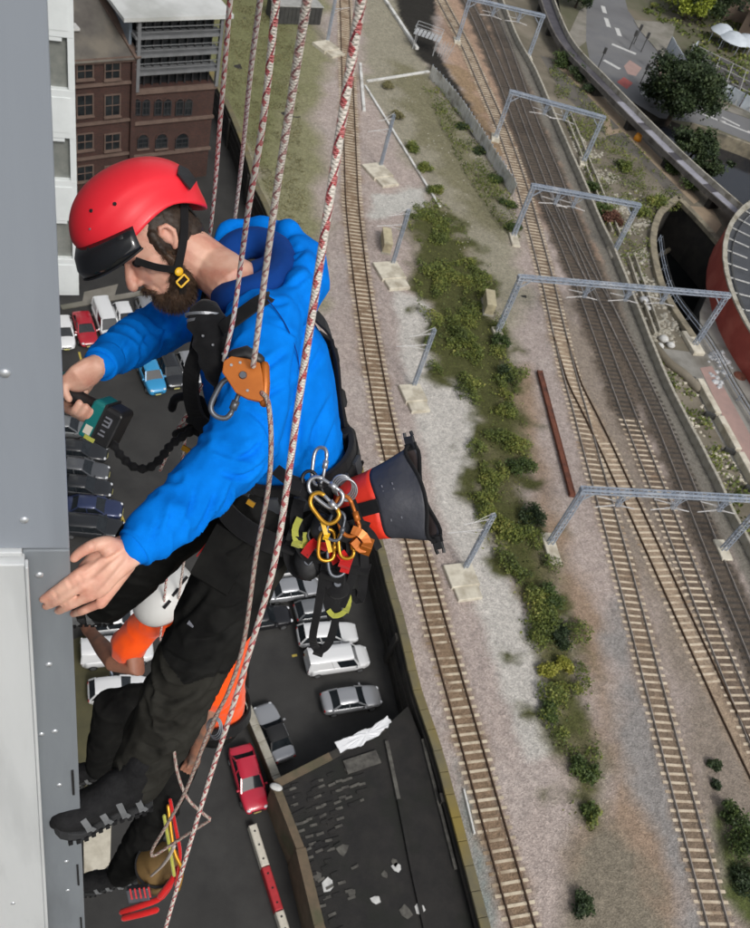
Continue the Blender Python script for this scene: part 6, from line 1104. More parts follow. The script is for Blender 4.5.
m = MB(); m.loft([V(vs[3 * N_v + k]) for k in range(N_v)], .0022, n=6); m.build('visor_rim', 'plastic_black', vz)
for s in (1, -1):                                       # chin straps, both sides, meeting at a side buckle
    bk_ = H(.030, s * .078, -.072); fpt = H(.085, s * .068, .006); rp = H(-.088, s * .064, .018)
    for a_, mid, w_ in ((fpt, H(.062, s * .077, -.034), .016), (rp, H(-.03, s * .082, -.03), .019)):
        pp = spline([a_, mid, bk_], .008); nn = [((p - HC).normalized() * .4 + hf[1] * s).normalized() for p in pp]; ribbon(MB(), pp, w_, .0022, nn).build('chin_strap', 'webbing_black', hel)
    pp = spline([bk_, H(.05, s * .062, -.118), H(.062, 0, -.152)], .008); ribbon(MB(), pp, .018, .0022, [((p - H(.03, 0, -.06)).normalized()) for p in pp]).build('chin_strap', 'webbing_black', hel)
    nn = (hf[1] * s + hf[0] * .25).normalized(); ax_ = frame(nn); MB().ball(bk_ + nn * .006 - hf[2] * .004, (.011, .010, .004), 12, (hf[0], hf[2], nn)).build('buckle', 'buckle_yellow', hel, True)
    m = MB(); c_ = bk_ + nn * .006 + hf[0] * .008 - hf[2] * .024; cs = [c_ + hf[0] * a1 + hf[2] * a2 for a1, a2 in ((-.013, -.008), (.013, -.008), (.013, .008), (-.013, .008))]
    for k in range(4): m.bar(cs[k], cs[(k + 1) % 4], .004, .004, nn)
    m.build('buckle_frame', 'buckle_yellow', hel)
    m = MB(); ribbon(m, spline([H(-.088, s * .064, .018), H(-.098, s * .03, -.02), H(-.1, 0, -.03)], .01), .018, .0022, -hf[0]).build('nape_strap', 'webbing_black', hel)
# hoodie
hb = MB(); hb.fixed = True
tor = [(-.09, .168, .138, .006), (.0, .190, .152, .008), (.12, .187, .152, .008), (.3, .195, .156, .006), (.5, .205, .158, .0), (.68, .205, .154, -.008), (.80, .168, .128, -.012), (.87, .11, .09, -.008)]
LT = (NECK - PEL).length; hb.loft([PEL + TA * LT * t + FA * f for t, a, b_, f in tor], [(a, b_) for t, a, b_, f in tor], ref=FA, n=28); hb.fixed = False
limb(hb, [(256, 318, 1.985, .070), (266, 326, 1.945, .080), (262, 375, 1.87, .076), (243, 440, 1.82, .072), (226, 466, 1.79, .068), (185, 505, 1.735, .059), (150, 536, 1.675, .044), (139, 545, 1.658, .037)])
limb(hb, [(232, 306, 2.2, .070), (214, 306, 2.26, .078), (180, 316, 2.33, .072), (154, 330, 2.35, .066), (130, 345, 2.24, .058), (108, 359, 2.11, .044), (101, 364, 2.075, .038)])
hood = spline([Q(212, 262, 2.17), Q(217, 243, 2.20), Q(238, 229, 2.22), Q(268, 228, 2.22), Q(294, 240, 2.17), Q(303, 264, 2.08), Q(294, 290, 1.985), Q(272, 306, 1.93), Q(244, 316, 1.915), Q(222, 322, 1.95), Q(208, 324, 2.02)], .015)
hb.loft([p + V((mnoise.noise(p * 16), mnoise.noise(p * 16 + V((5, 0, 0))), mnoise.noise(p * 16 + V((9, 0, 0))))) * .014 for p in hood], [.014 + .018 * math.sin(math.pi * i / (len(hood) - 1)) + .005 * math.sin(i * 1.1) for i in range(len(hood))], n=12)
hb.loft([p - TA * .04 + (p - Q(255, 275, 2.06)).normalized() * .004 for p in hood], [.02 + .02 * math.sin(math.pi * i / (len(hood) - 1)) for i in range(len(hood))], n=12)
hb.loft([Q(288, 240, 2.2), Q(305, 258, 2.16), Q(309, 285, 2.10), Q(298, 310, 2.06)], [.04, .052, .05, .04], n=14); hb.loft([Q(262, 236, 2.22), Q(288, 250, 2.2), Q(300, 280, 2.12)], [.03, .045, .045], n=12)
me = remesh(hb, .0062, 5)
fa_ = [(LE, LW, .0065, 17, 11, 3.1), (LS, LE, .0055, 11, 10, 5.2), (RE_, RW, .0065, 17, 11, 7.7)]
def hood_disp(co, no):
    r = noise3(co, 7, 2.2) * .006 + noise3(co, 19, 4.2) * .0022; C_ = np.array(co)
    for p, q_, amp, al, ar, sd in fa_:
        ax_ = np.array((q_ - p).normalized()); L_ = (q_ - p).length; c = C_ - np.array(p); t = c @ ax_; rad = np.linalg.norm(c - np.outer(t, ax_), axis=1); w = np.clip((.10 - rad) / .03, 0, 1) * np.clip((t + .06) / .05, 0, 1) * np.clip((L_ + .02 - t) / .05, 0, 1); ii = np.where(w > 0)[0]
        qq = (c - np.outer(t, ax_)) * ar + np.outer(t * al, ax_); qq = qq + np.stack([noise3(c, 9, sd), noise3(c, 9, sd + 3), noise3(c, 9, sd + 7)], 1) * .9; n_ = np.array([mnoise.noise(V(x) + V((sd, sd, sd))) for x in qq[ii]]); r[ii] += w[ii] * amp * ((1 - np.abs(n_)) ** 3 * 1.8 - .5)
    c = C_ - np.array(PEL); t = c @ np.array(TA); w = np.clip((.14 - np.abs(t - .03)) / .08, 0, 1); qq = (c - np.outer(t, np.array(TA))) * 7 + np.outer(t * 30, np.array(TA)); ii = np.where(w > 0)[0]; r[ii] += w[ii] * .005 * np.array([(1 - abs(mnoise.noise(V(x)))) ** 3 - .4 for x in qq[ii]])
    return r
HOODF = [([(270, 452), (258, 468), (240, 477), (220, 472)], 2.6, .010), ([(264, 436), (252, 452), (234, 460)], 2.6, .008), ([(278, 446), (264, 470), (248, 486)], 2.4, .007), ([(216, 492), (207, 514), (196, 533)], 2.6, .008), ([(196, 482), (191, 505), (183, 530)], 2.4, .007), ([(175, 500), (170, 522), (164, 538)], 2.2, .006), ([(234, 480), (226, 503), (214, 520)], 2.6, .008), ([(159, 518), (155, 532), (150, 546)], 2.0, .005), ([(288, 350), (264, 368), (238, 374)], 3.0, .008), ([(288, 382), (262, 397), (244, 398)], 2.8, .007), ([(246, 408), (264, 424), (274, 446)], 2.8, .008), ([(303, 325), (294, 365), (291, 410), (284, 452)], 3.2, .009), ([(334, 392), (318, 422), (304, 452)], 3.0, .008), ([(340, 412), (330, 438), (322, 456)], 2.6, .007), ([(302, 408), (299, 432), (298, 456)], 2.6, .007), ([(326, 340), (308, 374), (300, 388)], 3.0, .006), ([(316, 430), (312, 446), (314, 460)], 2.2, .006), ([(172, 322), (164, 336), (160, 352)], 2.2, .006), ([(152, 330), (144, 342), (140, 356)], 2.2, .006), ([(132, 338), (124, 350), (122, 364)], 2.0, .005), ([(190, 316), (182, 330), (178, 344)], 2.4, .006), ([(306, 246), (294, 258), (286, 262)], 2.6, .007), ([(310, 272), (296, 284), (286, 286)], 2.6, .007), ([(292, 300), (276, 304), (262, 300)], 2.4, .006), ([(262, 320), (284, 328), (304, 346)], 1.4, .004), ([(250, 232), (262, 238), (270, 246)], 2.4, .005), ([(232, 340), (228, 370), (226, 400)], 3.0, .006)]
displace(me, hood_disp); displace(me, lambda co, no: creases(co, no, HOODF)); print('hoodie verts', len(me.vertices)); hd = put('hoodie', me, 'hoodie_blue', man)
for a_, b_, r in ((Q(150, 536, 1.675), LW.lerp(Q(128, 552, 1.652), .3), .0385), (Q(109, 358, 2.115), Q(100, 364.5, 2.07), .0385)):
    t_ = (b_ - a_).normalized(); pp = [a_.lerp(b_, k / 8) for k in range(9)]; MB().loft(pp, [r + .0025 + (.0012 if k % 2 else 0) for k in range(9)], n=24, rnd=False).build('cuff', 'hoodie_blue', hd, True)
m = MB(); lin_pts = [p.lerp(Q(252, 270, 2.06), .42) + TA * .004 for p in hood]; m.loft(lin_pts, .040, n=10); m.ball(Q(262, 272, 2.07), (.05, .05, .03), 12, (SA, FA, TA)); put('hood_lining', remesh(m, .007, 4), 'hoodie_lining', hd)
for s, cp_ in ((1, Q(212, 312, 1.94)),): m = MB(); m.loft(spline([cp_, cp_ - UZ * .05 + FA * .01, cp_ - UZ * .12 + FA * .02], .01), .003, n=6); m.build('drawcord', 'hoodie_blue', hd)
for pts_ in ([Q(268, 300, 1.868), Q(284, 322, 1.862), Q(296, 350, 1.868), Q(300, 376, 1.90)],): m = MB(); m.loft(spline(pts_, .01), .0014, n=6); m.build('seam', 'hoodie_lining', hd)
ring_band(MB(), PEL + TA * (-.045), TA, SA, .178, .146, .05, .006).build('hem_rib', 'hoodie_blue', hd, bevel=.002)
# trousers
tb_ = MB(); tb_.fixed = True; tb_.loft([PEL + TA * .05, PEL, PEL - TA * .07, PEL - TA * .13], [(.165, .135), (.175, .142), (.175, .142), (.14, .12)], ref=FA, n=24); tb_.fixed = False
limb(tb_, [(280, 494, 2.29, .112), (262, 530, 2.29, .110), (232, 585, 2.32, .104), (205, 638, 2.38, .100), (190, 668, 2.43, .098), (168, 715, 2.51, .094), (150, 752, 2.575, .090), (139, 775, 2.62, .084)])
limb(tb_, [(250, 465, 2.44, .112), (222, 486, 2.47, .106), (190, 515, 2.52, .100), (150, 548, 2.58, .096), (128, 574, 2.70, .090), (104, 598, 2.85, .082)])
me = remesh(tb_, .0066, 5)
def tro_disp(co, no):
    r = noise3(co, 6, 9.2) * .008 + noise3(co, 16, 3.3) * .003; C_ = np.array(co)
    for p, q_, amp, al, ar, sd in ((LH, LK, .007, 7, 6.5, 1.1), (LK, LA, .010, 9, 7, 2.3), (RH, RK, .006, 7, 6.5, 6.1), (RK, RA, .007, 9, 7, 8.8)):
        ax_ = np.array((q_ - p).normalized()); L_ = (q_ - p).length; c = C_ - np.array(p); t = c @ ax_; rad = np.linalg.norm(c - np.outer(t, ax_), axis=1); w = np.clip((.14 - rad) / .04, 0, 1) * np.clip((t + .05) / .08, 0, 1) * np.clip((L_ + .03 - t) / .06, 0, 1); ii = np.where(w > 0)[0]
        qq = (c - np.outer(t, ax_)) * ar + np.outer(t * al, ax_); qq = qq + np.stack([noise3(c, 9, sd), noise3(c, 9, sd + 3), noise3(c, 9, sd + 7)], 1) * .9; n_ = np.array([mnoise.noise(V(x) + V((sd, sd, sd))) for x in qq[ii]]); r[ii] += w[ii] * amp * ((1 - np.abs(n_)) ** 3 * 1.6 - .5)
    return r
TROF = [([(262, 540), (238, 558), (212, 560)], 3.0, .010), ([(254, 596), (230, 610), (204, 606)], 3.0, .009), ([(244, 618), (216, 638), (186, 640)], 3.0, .011), ([(160, 648), (186, 664), (212, 658)], 3.0, .010), ([(148, 688), (172, 700), (198, 688)], 3.0, .011), ([(142, 714), (164, 726), (188, 710)], 3.0, .010), ([(136, 740), (158, 750), (182, 732)], 2.6, .010), ([(210, 586), (192, 608), (172, 626)], 3.0, .008), ([(276, 516), (258, 532), (240, 530)], 2.6, .008), ([(228, 655), (214, 684), (200, 704)], 2.6, .008), ([(130, 756), (148, 768), (172, 752)], 2.4, .009), ([(170, 540), (150, 552), (140, 575)], 3.0, .008), ([(200, 505), (180, 520), (172, 545)], 3.0, .008), ([(120, 580), (112, 590), (112, 606)], 2.6, .007), ([(190, 570), (180, 590), (160, 610)], 2.6, .006)]
displace(me, tro_disp); displace(me, lambda co, no: creases(co, no, TROF)); me.materials.append(M['trouser_black']); me.materials.append(M['trouser_olive'])
kc = np.array(LK.lerp(LA, .12)); ks = np.array((LA - LK).normalized()); th_d = np.array((LK - LH).normalized()); cen = np.zeros(len(me.polygons) * 3, np.float32); me.polygons.foreach_get('center', cen); cen = cen.reshape(-1, 3)
dn = (cen - kc) @ ks + .02 * np.sin((cen @ np.array(nT)) * 40); side_ = (cen - np.array(LH)) @ np.array(cv([.85, .45, -.2])); near_ = np.linalg.norm(np.cross(cen - np.array(LH), th_d), axis=1) < .14
mi = np.where((dn > 0) & (np.linalg.norm(np.cross(cen - np.array(LK), ks), axis=1) < .2), 1, 0); mi = np.where(near_ & (side_ > .085) & (cen[:, 2] < LH.z - .10), 1, mi); me.polygons.foreach_set('material_index', mi.astype(np.int32)); tro = put('trousers', me, [], man)
cp_ = Q(240, 562, 2.20); m = MB(); m.cham(Q(222, 560, 2.205), (.11, .012, .15), .005, orth(cv([.85, .5, -.1]), cv([.1, .25, -1]))); m.build('thigh_pocket', 'trouser_black', tro, bevel=.004)
for k, (a_, b_) in enumerate(((Q(213, 535, 2.2), Q(197, 556, 2.22)), (Q(216, 537, 2.2), Q(200, 558, 2.22)))): m = MB(); m.loft([a_, a_.lerp(b_, .5), b_], .0022, n=6); m.build('reflective_piping', 'shirt_grey' if k else 'sling_red', tro)
m = MB(); m.bar(Q(188, 622, 2.27), Q(194, 626, 2.27), .012, .003); m.build('logo_tab', 'print_grey', tro)
# boots
def boot(person, heel, toe, upv, shin, lab=None, sc=1.0):
    f = (toe - heel).normalized(); L_ = (toe - heel).length; s_ = f.cross(upv).normalized(); u = s_.cross(f).normalized(); q_ = lambda a, b_, c: heel + f * a * L_ + s_ * b_ * sc + u * c * sc
    st = [(-.02, .036, .04, .05), (.06, .044, .060, .066), (.2, .048, .084, .088), (.34, .048, .078, .082), (.5, .049, .062, .064), (.68, .054, .050, .052), (.84, .057, .048, .048), (.95, .051, .043, .044), (1.01, .040, .033, .036), (1.045, .022, .018, .028)]
    m = MB(); m.fixed = True; m.loft([q_(a, 0, c) for a, w, h_, c in st], [(h_ * sc, w * sc) if False else (w * sc, h_ * sc) for a, w, h_, c in st], ref=u, n=20); m.fixed = False; sh0 = q_(.2, 0, .075); m.loft([sh0, sh0 + shin * .06, sh0 + shin * .12], [.056 * sc, .052 * sc, .05 * sc], n=16)
    me = remesh(m, .006, 4); displace(me, lambda co, no: noise3(co, 40, 1) * .0012); bo = put('boot', me, 'boot_black', person); 
    if lab: bo['label'] = lab
    so2 = [(-.04, .030), (.02, .040), (.2, .041), (.4, .036), (.6, .046), (.8, .057), (.95, .050), (1.03, .036), (1.07, .015)]; vs = []
    for a, w in so2:
        for c in (-.016, .022): vs += [q_(a, -w * 1.06, c + (.012 if a > .9 else 0)), q_(a, w * 1.06, c + (.012 if a > .9 else 0))]
    n = len(so2); fs = [(0, 1, 3, 2), ((n - 1) * 4, (n - 1) * 4 + 2, (n - 1) * 4 + 3, (n - 1) * 4 + 1)]
    for i in range(n - 1): j = i * 4; k = j + 4; fs += [(j, k, k + 1, j + 1), (j + 2, j + 3, k + 3, k + 2), (j, j + 2, k + 2, k), (j + 1, k + 1, k + 3, j + 3)]
    MB().add(vs, fs).build('sole', 'boot_sole', bo, bevel=.006)
    for sd in (-1, 1):
        for k in range(4):
            a = .12 + k * .2; w = (.051, .053, .053, .057)[k]; p0, p1, p2 = q_(a, sd * w, .022), q_(a + .02, sd * (w + .001), .046), q_(a + .06, sd * w * (.82 if k else .93), .085 if k < 2 else .07)
            ribbon(MB(), [p0, p1, p2], .017 * sc, .004, s_ * sd + u * .3).build('overlay', 'boot_grey', bo)
            ribbon(MB(), [q_(a - .05, sd * w, .018), q_(a - .01, sd * (w + .001), .034)], .012 * sc, .004, s_ * sd + u * .3).build('overlay', 'boot_grey', bo)
    m = MB(); m.loft([q_(.80, -.042, .034), q_(.93, -.034, .05), q_(.99, 0, .052), q_(.93, .034, .05), q_(.80, .042, .034)], .009 * sc, n=8); m.build('toe_cap', 'boot_sole', bo, True)
    for sd in (-1, 1):
        for k in range(12): a = .0 + k * .085; w = float(np.interp(a, [x[0] for x in so2], [x[1] for x in so2])) * 1.06; MB().box(q_(a, sd * w, -.008), (.012, .008, .018), (f, s_, u)).build('sole_lug', 'boot_black', bo)
    for k in range(5): a = .28 + k * .075; h_ = (.150, .132, .112, .100, .09)[k]; m = MB(); m.loft([q_(a, -.03, h_ - .02), q_(a + .01, 0, h_ - .004), q_(a + .02, .03, h_ - .02)], .0028, n=6); m.build('lace', 'print_grey', bo)
    return bo
boot(man, Q(147, 797, 2.64), tip(60, 827, .06), cv([-.10, -.74, -.66]), (LK - LA).normalized())
boot(man, RA - UZ * .05 + nT * .06, RA - nT * .17 - UZ * .02, UZ + nT * .2, (RK - RA).normalized())
# harness
m = MB(); ring_band(m, PEL + TA * .03, TA, SA, .198, .160, .115, .016); har = m.build('harness', 'webbing_black', man, bevel=.004)
ring_band(MB(), PEL + TA * .035, TA, SA, .215, .177, .045, .004).build('waist_webbing', 'webbing_black', har)
for h_, k_, r in ((Q(268, 520, 2.28), LK, .122), (Q(228, 480, 2.46), RK, .120)): d_ = (k_ - (LH if k_ is LK else RH)).normalized(); ring_band(MB(), h_, d_, d_.cross(FA), r, r, .055, .010).build('leg_loop', 'webbing_black', har, bevel=.003)
def torso_pt(t, ang, off=.012):
    ts = [x[0] for x in tor]; a = float(np.interp(t, ts, [x[1] for x in tor])); b_ = float(np.interp(t, ts, [x[2] for x in tor])); f = float(np.interp(t, ts, [x[3] for x in tor])); n_ = (SA * math.cos(ang) / a + FA * math.sin(ang) / b_).normalized(); return PEL + TA * LT * t + FA * f + SA * a * math.cos(ang) + FA * b_ * math.sin(ang) + n_ * off, n_
for s in (1, -1):
    sp_ = [torso_pt(t, (math.pi / 2 + a * s * -1), .012) for t, a in ((.08, .5), (.3, .42), (.5, .40), (.68, .5), (.8, .62))] ; tp = NECK + SA * s * .105 - TA * .015; bk2 = [torso_pt(t, (-math.pi / 2 + a * s), .012) for t, a in ((.8, .55), (.6, .35), (.35, .2), (.1, .15))]
    pts = [p for p, n_ in sp_] + [tp + TA * .035] + [p for p, n_ in bk2]; nn = [n_ for p, n_ in sp_] + [TA] + [n_ for p, n_ in bk2]; pp = spline(pts, .02); ii = np.linspace(0, len(nn) - 1, len(pp)); nl = [nn[int(x)].lerp(nn[min(int(x) + 1, len(nn) - 1)], x - int(x)) for x in ii]; ribbon(MB(), pp, .045, .006, nl).build('shoulder_strap', 'webbing_black', har)
pb = [torso_pt(t, -math.pi / 2 + .0, .014) for t in (.05, .25, .45, .62)]; ribbon(MB(), [p for p, n_ in pb], .075, .012, [n_ for p, n_ in pb]).build('back_pad', 'webbing_black', har, bevel=.003)
for t, a in ((.30, -1.45), (.12, -1.2), (.52, -1.5)): p, n_ = torso_pt(t, a, .02); MB().cham(p, (.05, .03, .035), .008, (TA, n_.cross(TA), n_)).build('strap_end', 'plastic_black', har)
for k, a in enumerate((.35, .75, 1.15, -.3, -.7)):       # gear loops and buckles along the belt
    p = PEL + TA * .02 + SA * .214 * math.cos(a) + FA * .174 * math.sin(a); m = MB(); t_ = (-SA * math.sin(a) + FA * math.cos(a)).normalized(); m.loft(spline([p - t_ * .045, p - t_ * .03 - UZ * .03, p + t_ * .03 - UZ * .03, p + t_ * .045], .01), .005, n=8); m.build('gear_loop', 'webbing_black' if k % 2 else 'plastic_black', har)
    MB().cham(p + TA * .02 + (p - PEL).normalized() * .006, (.035, .045, .012), .003, (t_, TA, t_.cross(TA))).build('belt_buckle', 'steel_grey', har)
# ---------------------------------------------------------------- second worker below, seen past the first one's leg
low = thing('person', 'lower worker in white helmet and orange shirt, mostly hidden behind the black trouser leg', 'person', Q(105, 905, 4.9))
n2, p2 = Q(204, 618, 3.86), Q(212, 712, 4.3); l2, r2 = Q(233, 640, 3.80), Q(150, 620, 4.02); T2a = (n2 - p2).normalized(); S2a = (l2 - r2); S2a = (S2a - T2a * S2a.dot(T2a)).normalized(); F2a = S2a.cross(T2a)
if F2a.dot(-nT) < 0: F2a = -F2a
hc2 = Q(165, 600, 3.78); h2f = orth(F2a * .8 - UZ * .35, S2a); h2 = lambda x, y, z: lc(hc2, h2f, (x, y, z))
b = MB(); b.ball(hc2, (.098, .077, .112), 16, h2f); b.ball(h2(.028, 0, -.05), (.07, .06, .075), 14, h2f); b.ball(h2(.11, 0, -.04), .014, 8); b.loft([h2(-.02, 0, -.06), n2, n2 - T2a * .08], [.06, .062, .08], n=12)
for s in (-1, 1): b.ball(h2(-.005, s * .08, -.01), (.015, .012, .03), 8, h2f)
b.loft([n2 - T2a * .05, n2.lerp(p2, .3), n2.lerp(p2, .7), p2], [(.11, .08), (.16, .1), (.14, .1), (.14, .1)], ref=F2a, n=16)
e2, w2 = Q(209, 714, 3.94), Q(196, 752, 4.2); er, wr = Q(114, 662, 4.12), Q(92, 634, 4.35)
b.loft([n2.lerp(l2, .5), l2, l2.lerp(e2, .5), e2, e2.lerp(w2, .4), w2], [.06, .056, .052, .046, .042, .03], n=12); b.loft([n2.lerp(r2, .5), r2, r2.lerp(er, .5), Q(136, 668, 4.06), er, er.lerp(wr, .5), wr], [.06, .056, .052, .048, .046, .042, .03], n=12)
hk = Q(150, 705, 4.5); hn = Q(190, 724, 4.36); kn = Q(162, 806, 4.46); an = Q(120, 876, 4.82); kr = Q(112, 706, 4.5); ar_ = Q(100, 770, 4.86)
for h_, k_, a_ in ((hn, kn, an), (hk, kr, ar_)): b.loft([p2, h_, h_.lerp(k_, .5), k_, k_.lerp(a_, .4), a_], [.09, .085, .075, .06, .056, .042], n=12)
d_ = (wr - er).normalized(); b.loft([wr, wr + d_ * .05, wr + d_ * .09], [.028, .034, .03], n=10)
for k in range(4): o_ = UZ * .02 * (k - 1.5); b.loft([wr + d_ * .085 + o_, wr + d_ * .125 + o_ * 1.1, wr + d_ * .16 + o_ * 1.1 - uT * .01], [.0105, .0095, .008], n=8)
b.loft([wr + d_ * .03 - uT * .02, wr + d_ * .07 - uT * .045, wr + d_ * .1 - uT * .05], [.013, .011, .009], n=8)
d_ = (w2 - e2).normalized(); b.loft([w2, w2 + d_ * .08], [.03, .034], n=10)
for k in range(4): o_ = S2a * .02 * (k - 1.5); b.loft([w2 + d_ * .08 + o_, w2 + d_ * .12 + o_ + F2a * .02, w2 + d_ * .13 + o_ + F2a * .05], [.0105, .0095, .008], n=8)
b.loft([w2 + d_ * .03 + F2a * .02, w2 + d_ * .08 + F2a * .05], [.013, .009], n=8)
put('body', remesh(b, .0065, 3), 'skin_tanned', low)
m = MB(); m.fixed = True; m.loft([p2 - T2a * .02, n2.lerp(p2, .7), n2.lerp(p2, .35), n2.lerp(p2, .15), n2 - T2a * .01], [(.165, .13), (.175, .135), (.195, .135), (.17, .115), (.09, .08)], ref=F2a, n=20); m.fixed = False
m.loft([n2.lerp(l2, .5), l2, l2.lerp(e2, .3), l2.lerp(e2, .72)], [.07, .078, .076, .078], n=14); m.loft([n2.lerp(r2, .5), r2, r2.lerp(er, .3), r2.lerp(er, .62)], [.07, .078, .076, .080], n=14)
me = remesh(m, .009, 4); displace(me, lambda co, no: noise3(co, 9, 1) * .007 + (1 - np.abs(noise3(co, 14, 4))) ** 3 * .006); me.materials.append(M['shirt_orange']); me.materials.append(M['shirt_orange_lit']); cen = np.zeros(len(me.polygons) * 3, np.float32); me.polygons.foreach_get('center', cen); cen = cen.reshape(-1, 3)
bkm = (cen - np.array(n2)) @ np.array(F2a); me.polygons.foreach_set('material_index', np.where(bkm < -.055, 1, 0).astype(np.int32)); put('t_shirt', me, [], low)  # back faces yellower: light on the orange shirt put into its colour
m = MB(); m.loft([p2 + T2a * .06, p2, p2 - T2a * .08], [(.16, .13), (.17, .14), (.14, .12)], ref=F2a, n=18)
for h_, k_, a_ in ((hn, kn, an), (hk, kr, ar_)): m.loft([p2.lerp(h_, .7), h_, h_.lerp(k_, .5), k_, k_.lerp(a_, .5), k_.lerp(a_, .93)], [.10, .105, .10, .092, .085, .08], n=14)
me = remesh(m, .010, 4); displace(me, lambda co, no: noise3(co, 6, 3) * .010 + (1 - np.abs(noise3(co, 11, 6))) ** 3 * .010); put('trousers', me, 'trouser_black', low)
boot(low, an - UZ * .07 + nT * .09, an - nT * .20 - UZ * .06, UZ + nT * .15, (kn - an).normalized()); boot(low, ar_ - UZ * .06 + nT * .08, ar_ - nT * .2 - UZ * .05, UZ + nT * .15, (kr - ar_).normalized())
m = MB(); N_ = 40; vs = []
for i in range(13):
    for k in range(N_): ph = 2 * math.pi * k / N_; th = -.18 + (math.pi / 2 + .18) * i / 12; c, s, e = math.cos(ph), math.sin(ph), math.cos(th); vs.append(h2(-.01 + .146 * c * e, .120 * s * e, .045 + .118 * math.sin(th)))
m.add(vs, [(i * N_ + k, i * N_ + (k + 1) % N_, (i + 1) * N_ + (k + 1) % N_, (i + 1) * N_ + k) for i in range(12) for k in range(N_)]); hl2 = m.build('helmet', 'helmet_white', low, True); hl2.modifiers.new('t', 'SOLIDIFY').thickness = .006
for s in (-1, 1):
    for k in range(3): MB().bar(h2(.05 - .06 * k, s * .085, .13), h2(.01 - .06 * k, s * .088, .128), .012, .006).build('vent', 'plastic_black', hl2)
    pp = spline([h2(.05, s * .085, .02), h2(.05, s * .075, -.06), h2(.07, s * .03, -.13)], .02); ribbon(MB(), pp, .02, .003, h2f[1] * s).build('chin_strap', 'webbing_black', hl2)
m = MB(); ring_band(m, p2 + T2a * .06, T2a, S2a, .185, .15, .08, .014); hr2 = m.build('harness', 'webbing_black', low, bevel=.004)
for s in (-1, 1): pp = spline([p2 + T2a * .1 + S2a * s * .1 - F2a * .15, n2.lerp(p2, .4) + S2a * s * .1 - F2a * .15, n2 + S2a * s * .1 + T2a * .05, n2.lerp(p2, .4) + S2a * s * .09 + F2a * .15], .03); ribbon(MB(), pp, .045, .006, [(p - n2.lerp(p2, .4)).normalized() for p in pp]).build('shoulder_strap', 'webbing_black', hr2)
# ---------------------------------------------------------------- ropes
def rope_mat(name, base, c1, c2, per=.026, duty=.5, hel=1.0, dirt=.13):
    m = bpy.data.materials.new(name); m.use_nodes = True; N = m.node_tree.nodes; L = m.node_tree.links; b = N['Principled BSDF']; b.inputs['Roughness'].default_value = .8
    uv = N.new('ShaderNodeTexCoord'); sp = N.new('ShaderNodeSeparateXYZ'); L.new(uv.outputs['UV'], sp.inputs[0])
    def mth(op, a, c=None, d=None):
        n = N.new('ShaderNodeMath'); n.operation = op
        for i, x in enumerate((a, c, d)):
            if x is None: continue
            if isinstance(x, (int, float)): n.inputs[i].default_value = x
            else: L.new(x, n.inputs[i])
        return n.outputs[0]
    v = mth('MULTIPLY', sp.outputs['Y'], 1 / per); h1 = mth('FRACT', mth('ADD', v, mth('MULTIPLY', sp.outputs['X'], hel))); h2_ = mth('FRACT', mth('ADD', mth('MULTIPLY', v, .5), mth('MULTIPLY', sp.outputs['X'], -2 * hel)))
    a = mth('MULTIPLY', mth('LESS_THAN', h1, duty), mth('LESS_THAN', h2_, .62)); a2 = mth('MULTIPLY', mth('GREATER_THAN', h1, duty), mth('LESS_THAN', h2_, .18))
    tick = mth('LESS_THAN', mth('FRACT', mth('MULTIPLY', sp.outputs['Y'], 460)), .8)
    m1 = N.new('ShaderNodeMix'); m1.data_type = 'RGBA'; L.new(mth('MULTIPLY', a, tick), m1.inputs[0]); m1.inputs[6].default_value = base; m1.inputs[7].default_value = c1
    m2 = N.new('ShaderNodeMix'); m2.data_type = 'RGBA'; L.new(a2, m2.inputs[0]); L.new(m1.outputs[2], m2.inputs[6]); m2.inputs[7].default_value = c2
    nz = N.new('ShaderNodeTexNoise'); nz.inputs['Scale'].default_value = 60; nz.inputs['Detail'].default_value = 4; mr = N.new('ShaderNodeMapRange'); mr.inputs['To Min'].default_value = 1 - dirt * 2; mr.inputs['To Max'].default_value = 1 + dirt * .6; L.new(nz.outputs['Fac'], mr.inputs['Value']); L.new(uv.outputs['Object'], nz.inputs['Vector'])
    vm = N.new('ShaderNodeVectorMath'); vm.operation = 'SCALE'; L.new(m2.outputs[2], vm.inputs[0]); L.new(mr.outputs[0], vm.inputs['Scale']); L.new(vm.outputs[0], b.inputs['Base Color'])
    w1 = mth('SINE', mth('ADD', mth('MULTIPLY', sp.outputs['Y'], 2 * math.pi / .0052), mth('MULTIPLY', sp.outputs['X'], 2 * math.pi * 3))); w2_ = mth('SINE', mth('ADD', mth('MULTIPLY', sp.outputs['Y'], 2 * math.pi / .0052), mth('MULTIPLY', sp.outputs['X'], -2 * math.pi * 3)))
    bp = N.new('ShaderNodeBump'); bp.inputs['Strength'].default_value = .6; bp.inputs['Distance'].default_value = .0012; L.new(mth('MAXIMUM', w1, w2_), bp.inputs['Height']); L.new(bp.outputs[0], b.inputs['Normal']); M[name] = m
RW_ = lin(232, 224, 214)
rope_mat('rope_red', RW_, lin(188, 34, 52), lin(150, 50, 62), .027, .46, 1.0); rope_mat('rope_fleck', RW_, lin(176, 120, 118), lin(150, 104, 104), .018, .42, 1.0); rope_mat('rope_pink', lin(208, 178, 170), lin(178, 76, 82), lin(150, 60, 70), .016, .5, 1.0); rope_mat('rope_dirty', lin(186, 172, 160), lin(160, 104, 100), lin(130, 98, 92), .018, .45, 1.0, .25); rope_mat('rope_white', lin(214, 206, 196), lin(196, 170, 162), lin(170, 150, 146), .014, .4, 1.0)
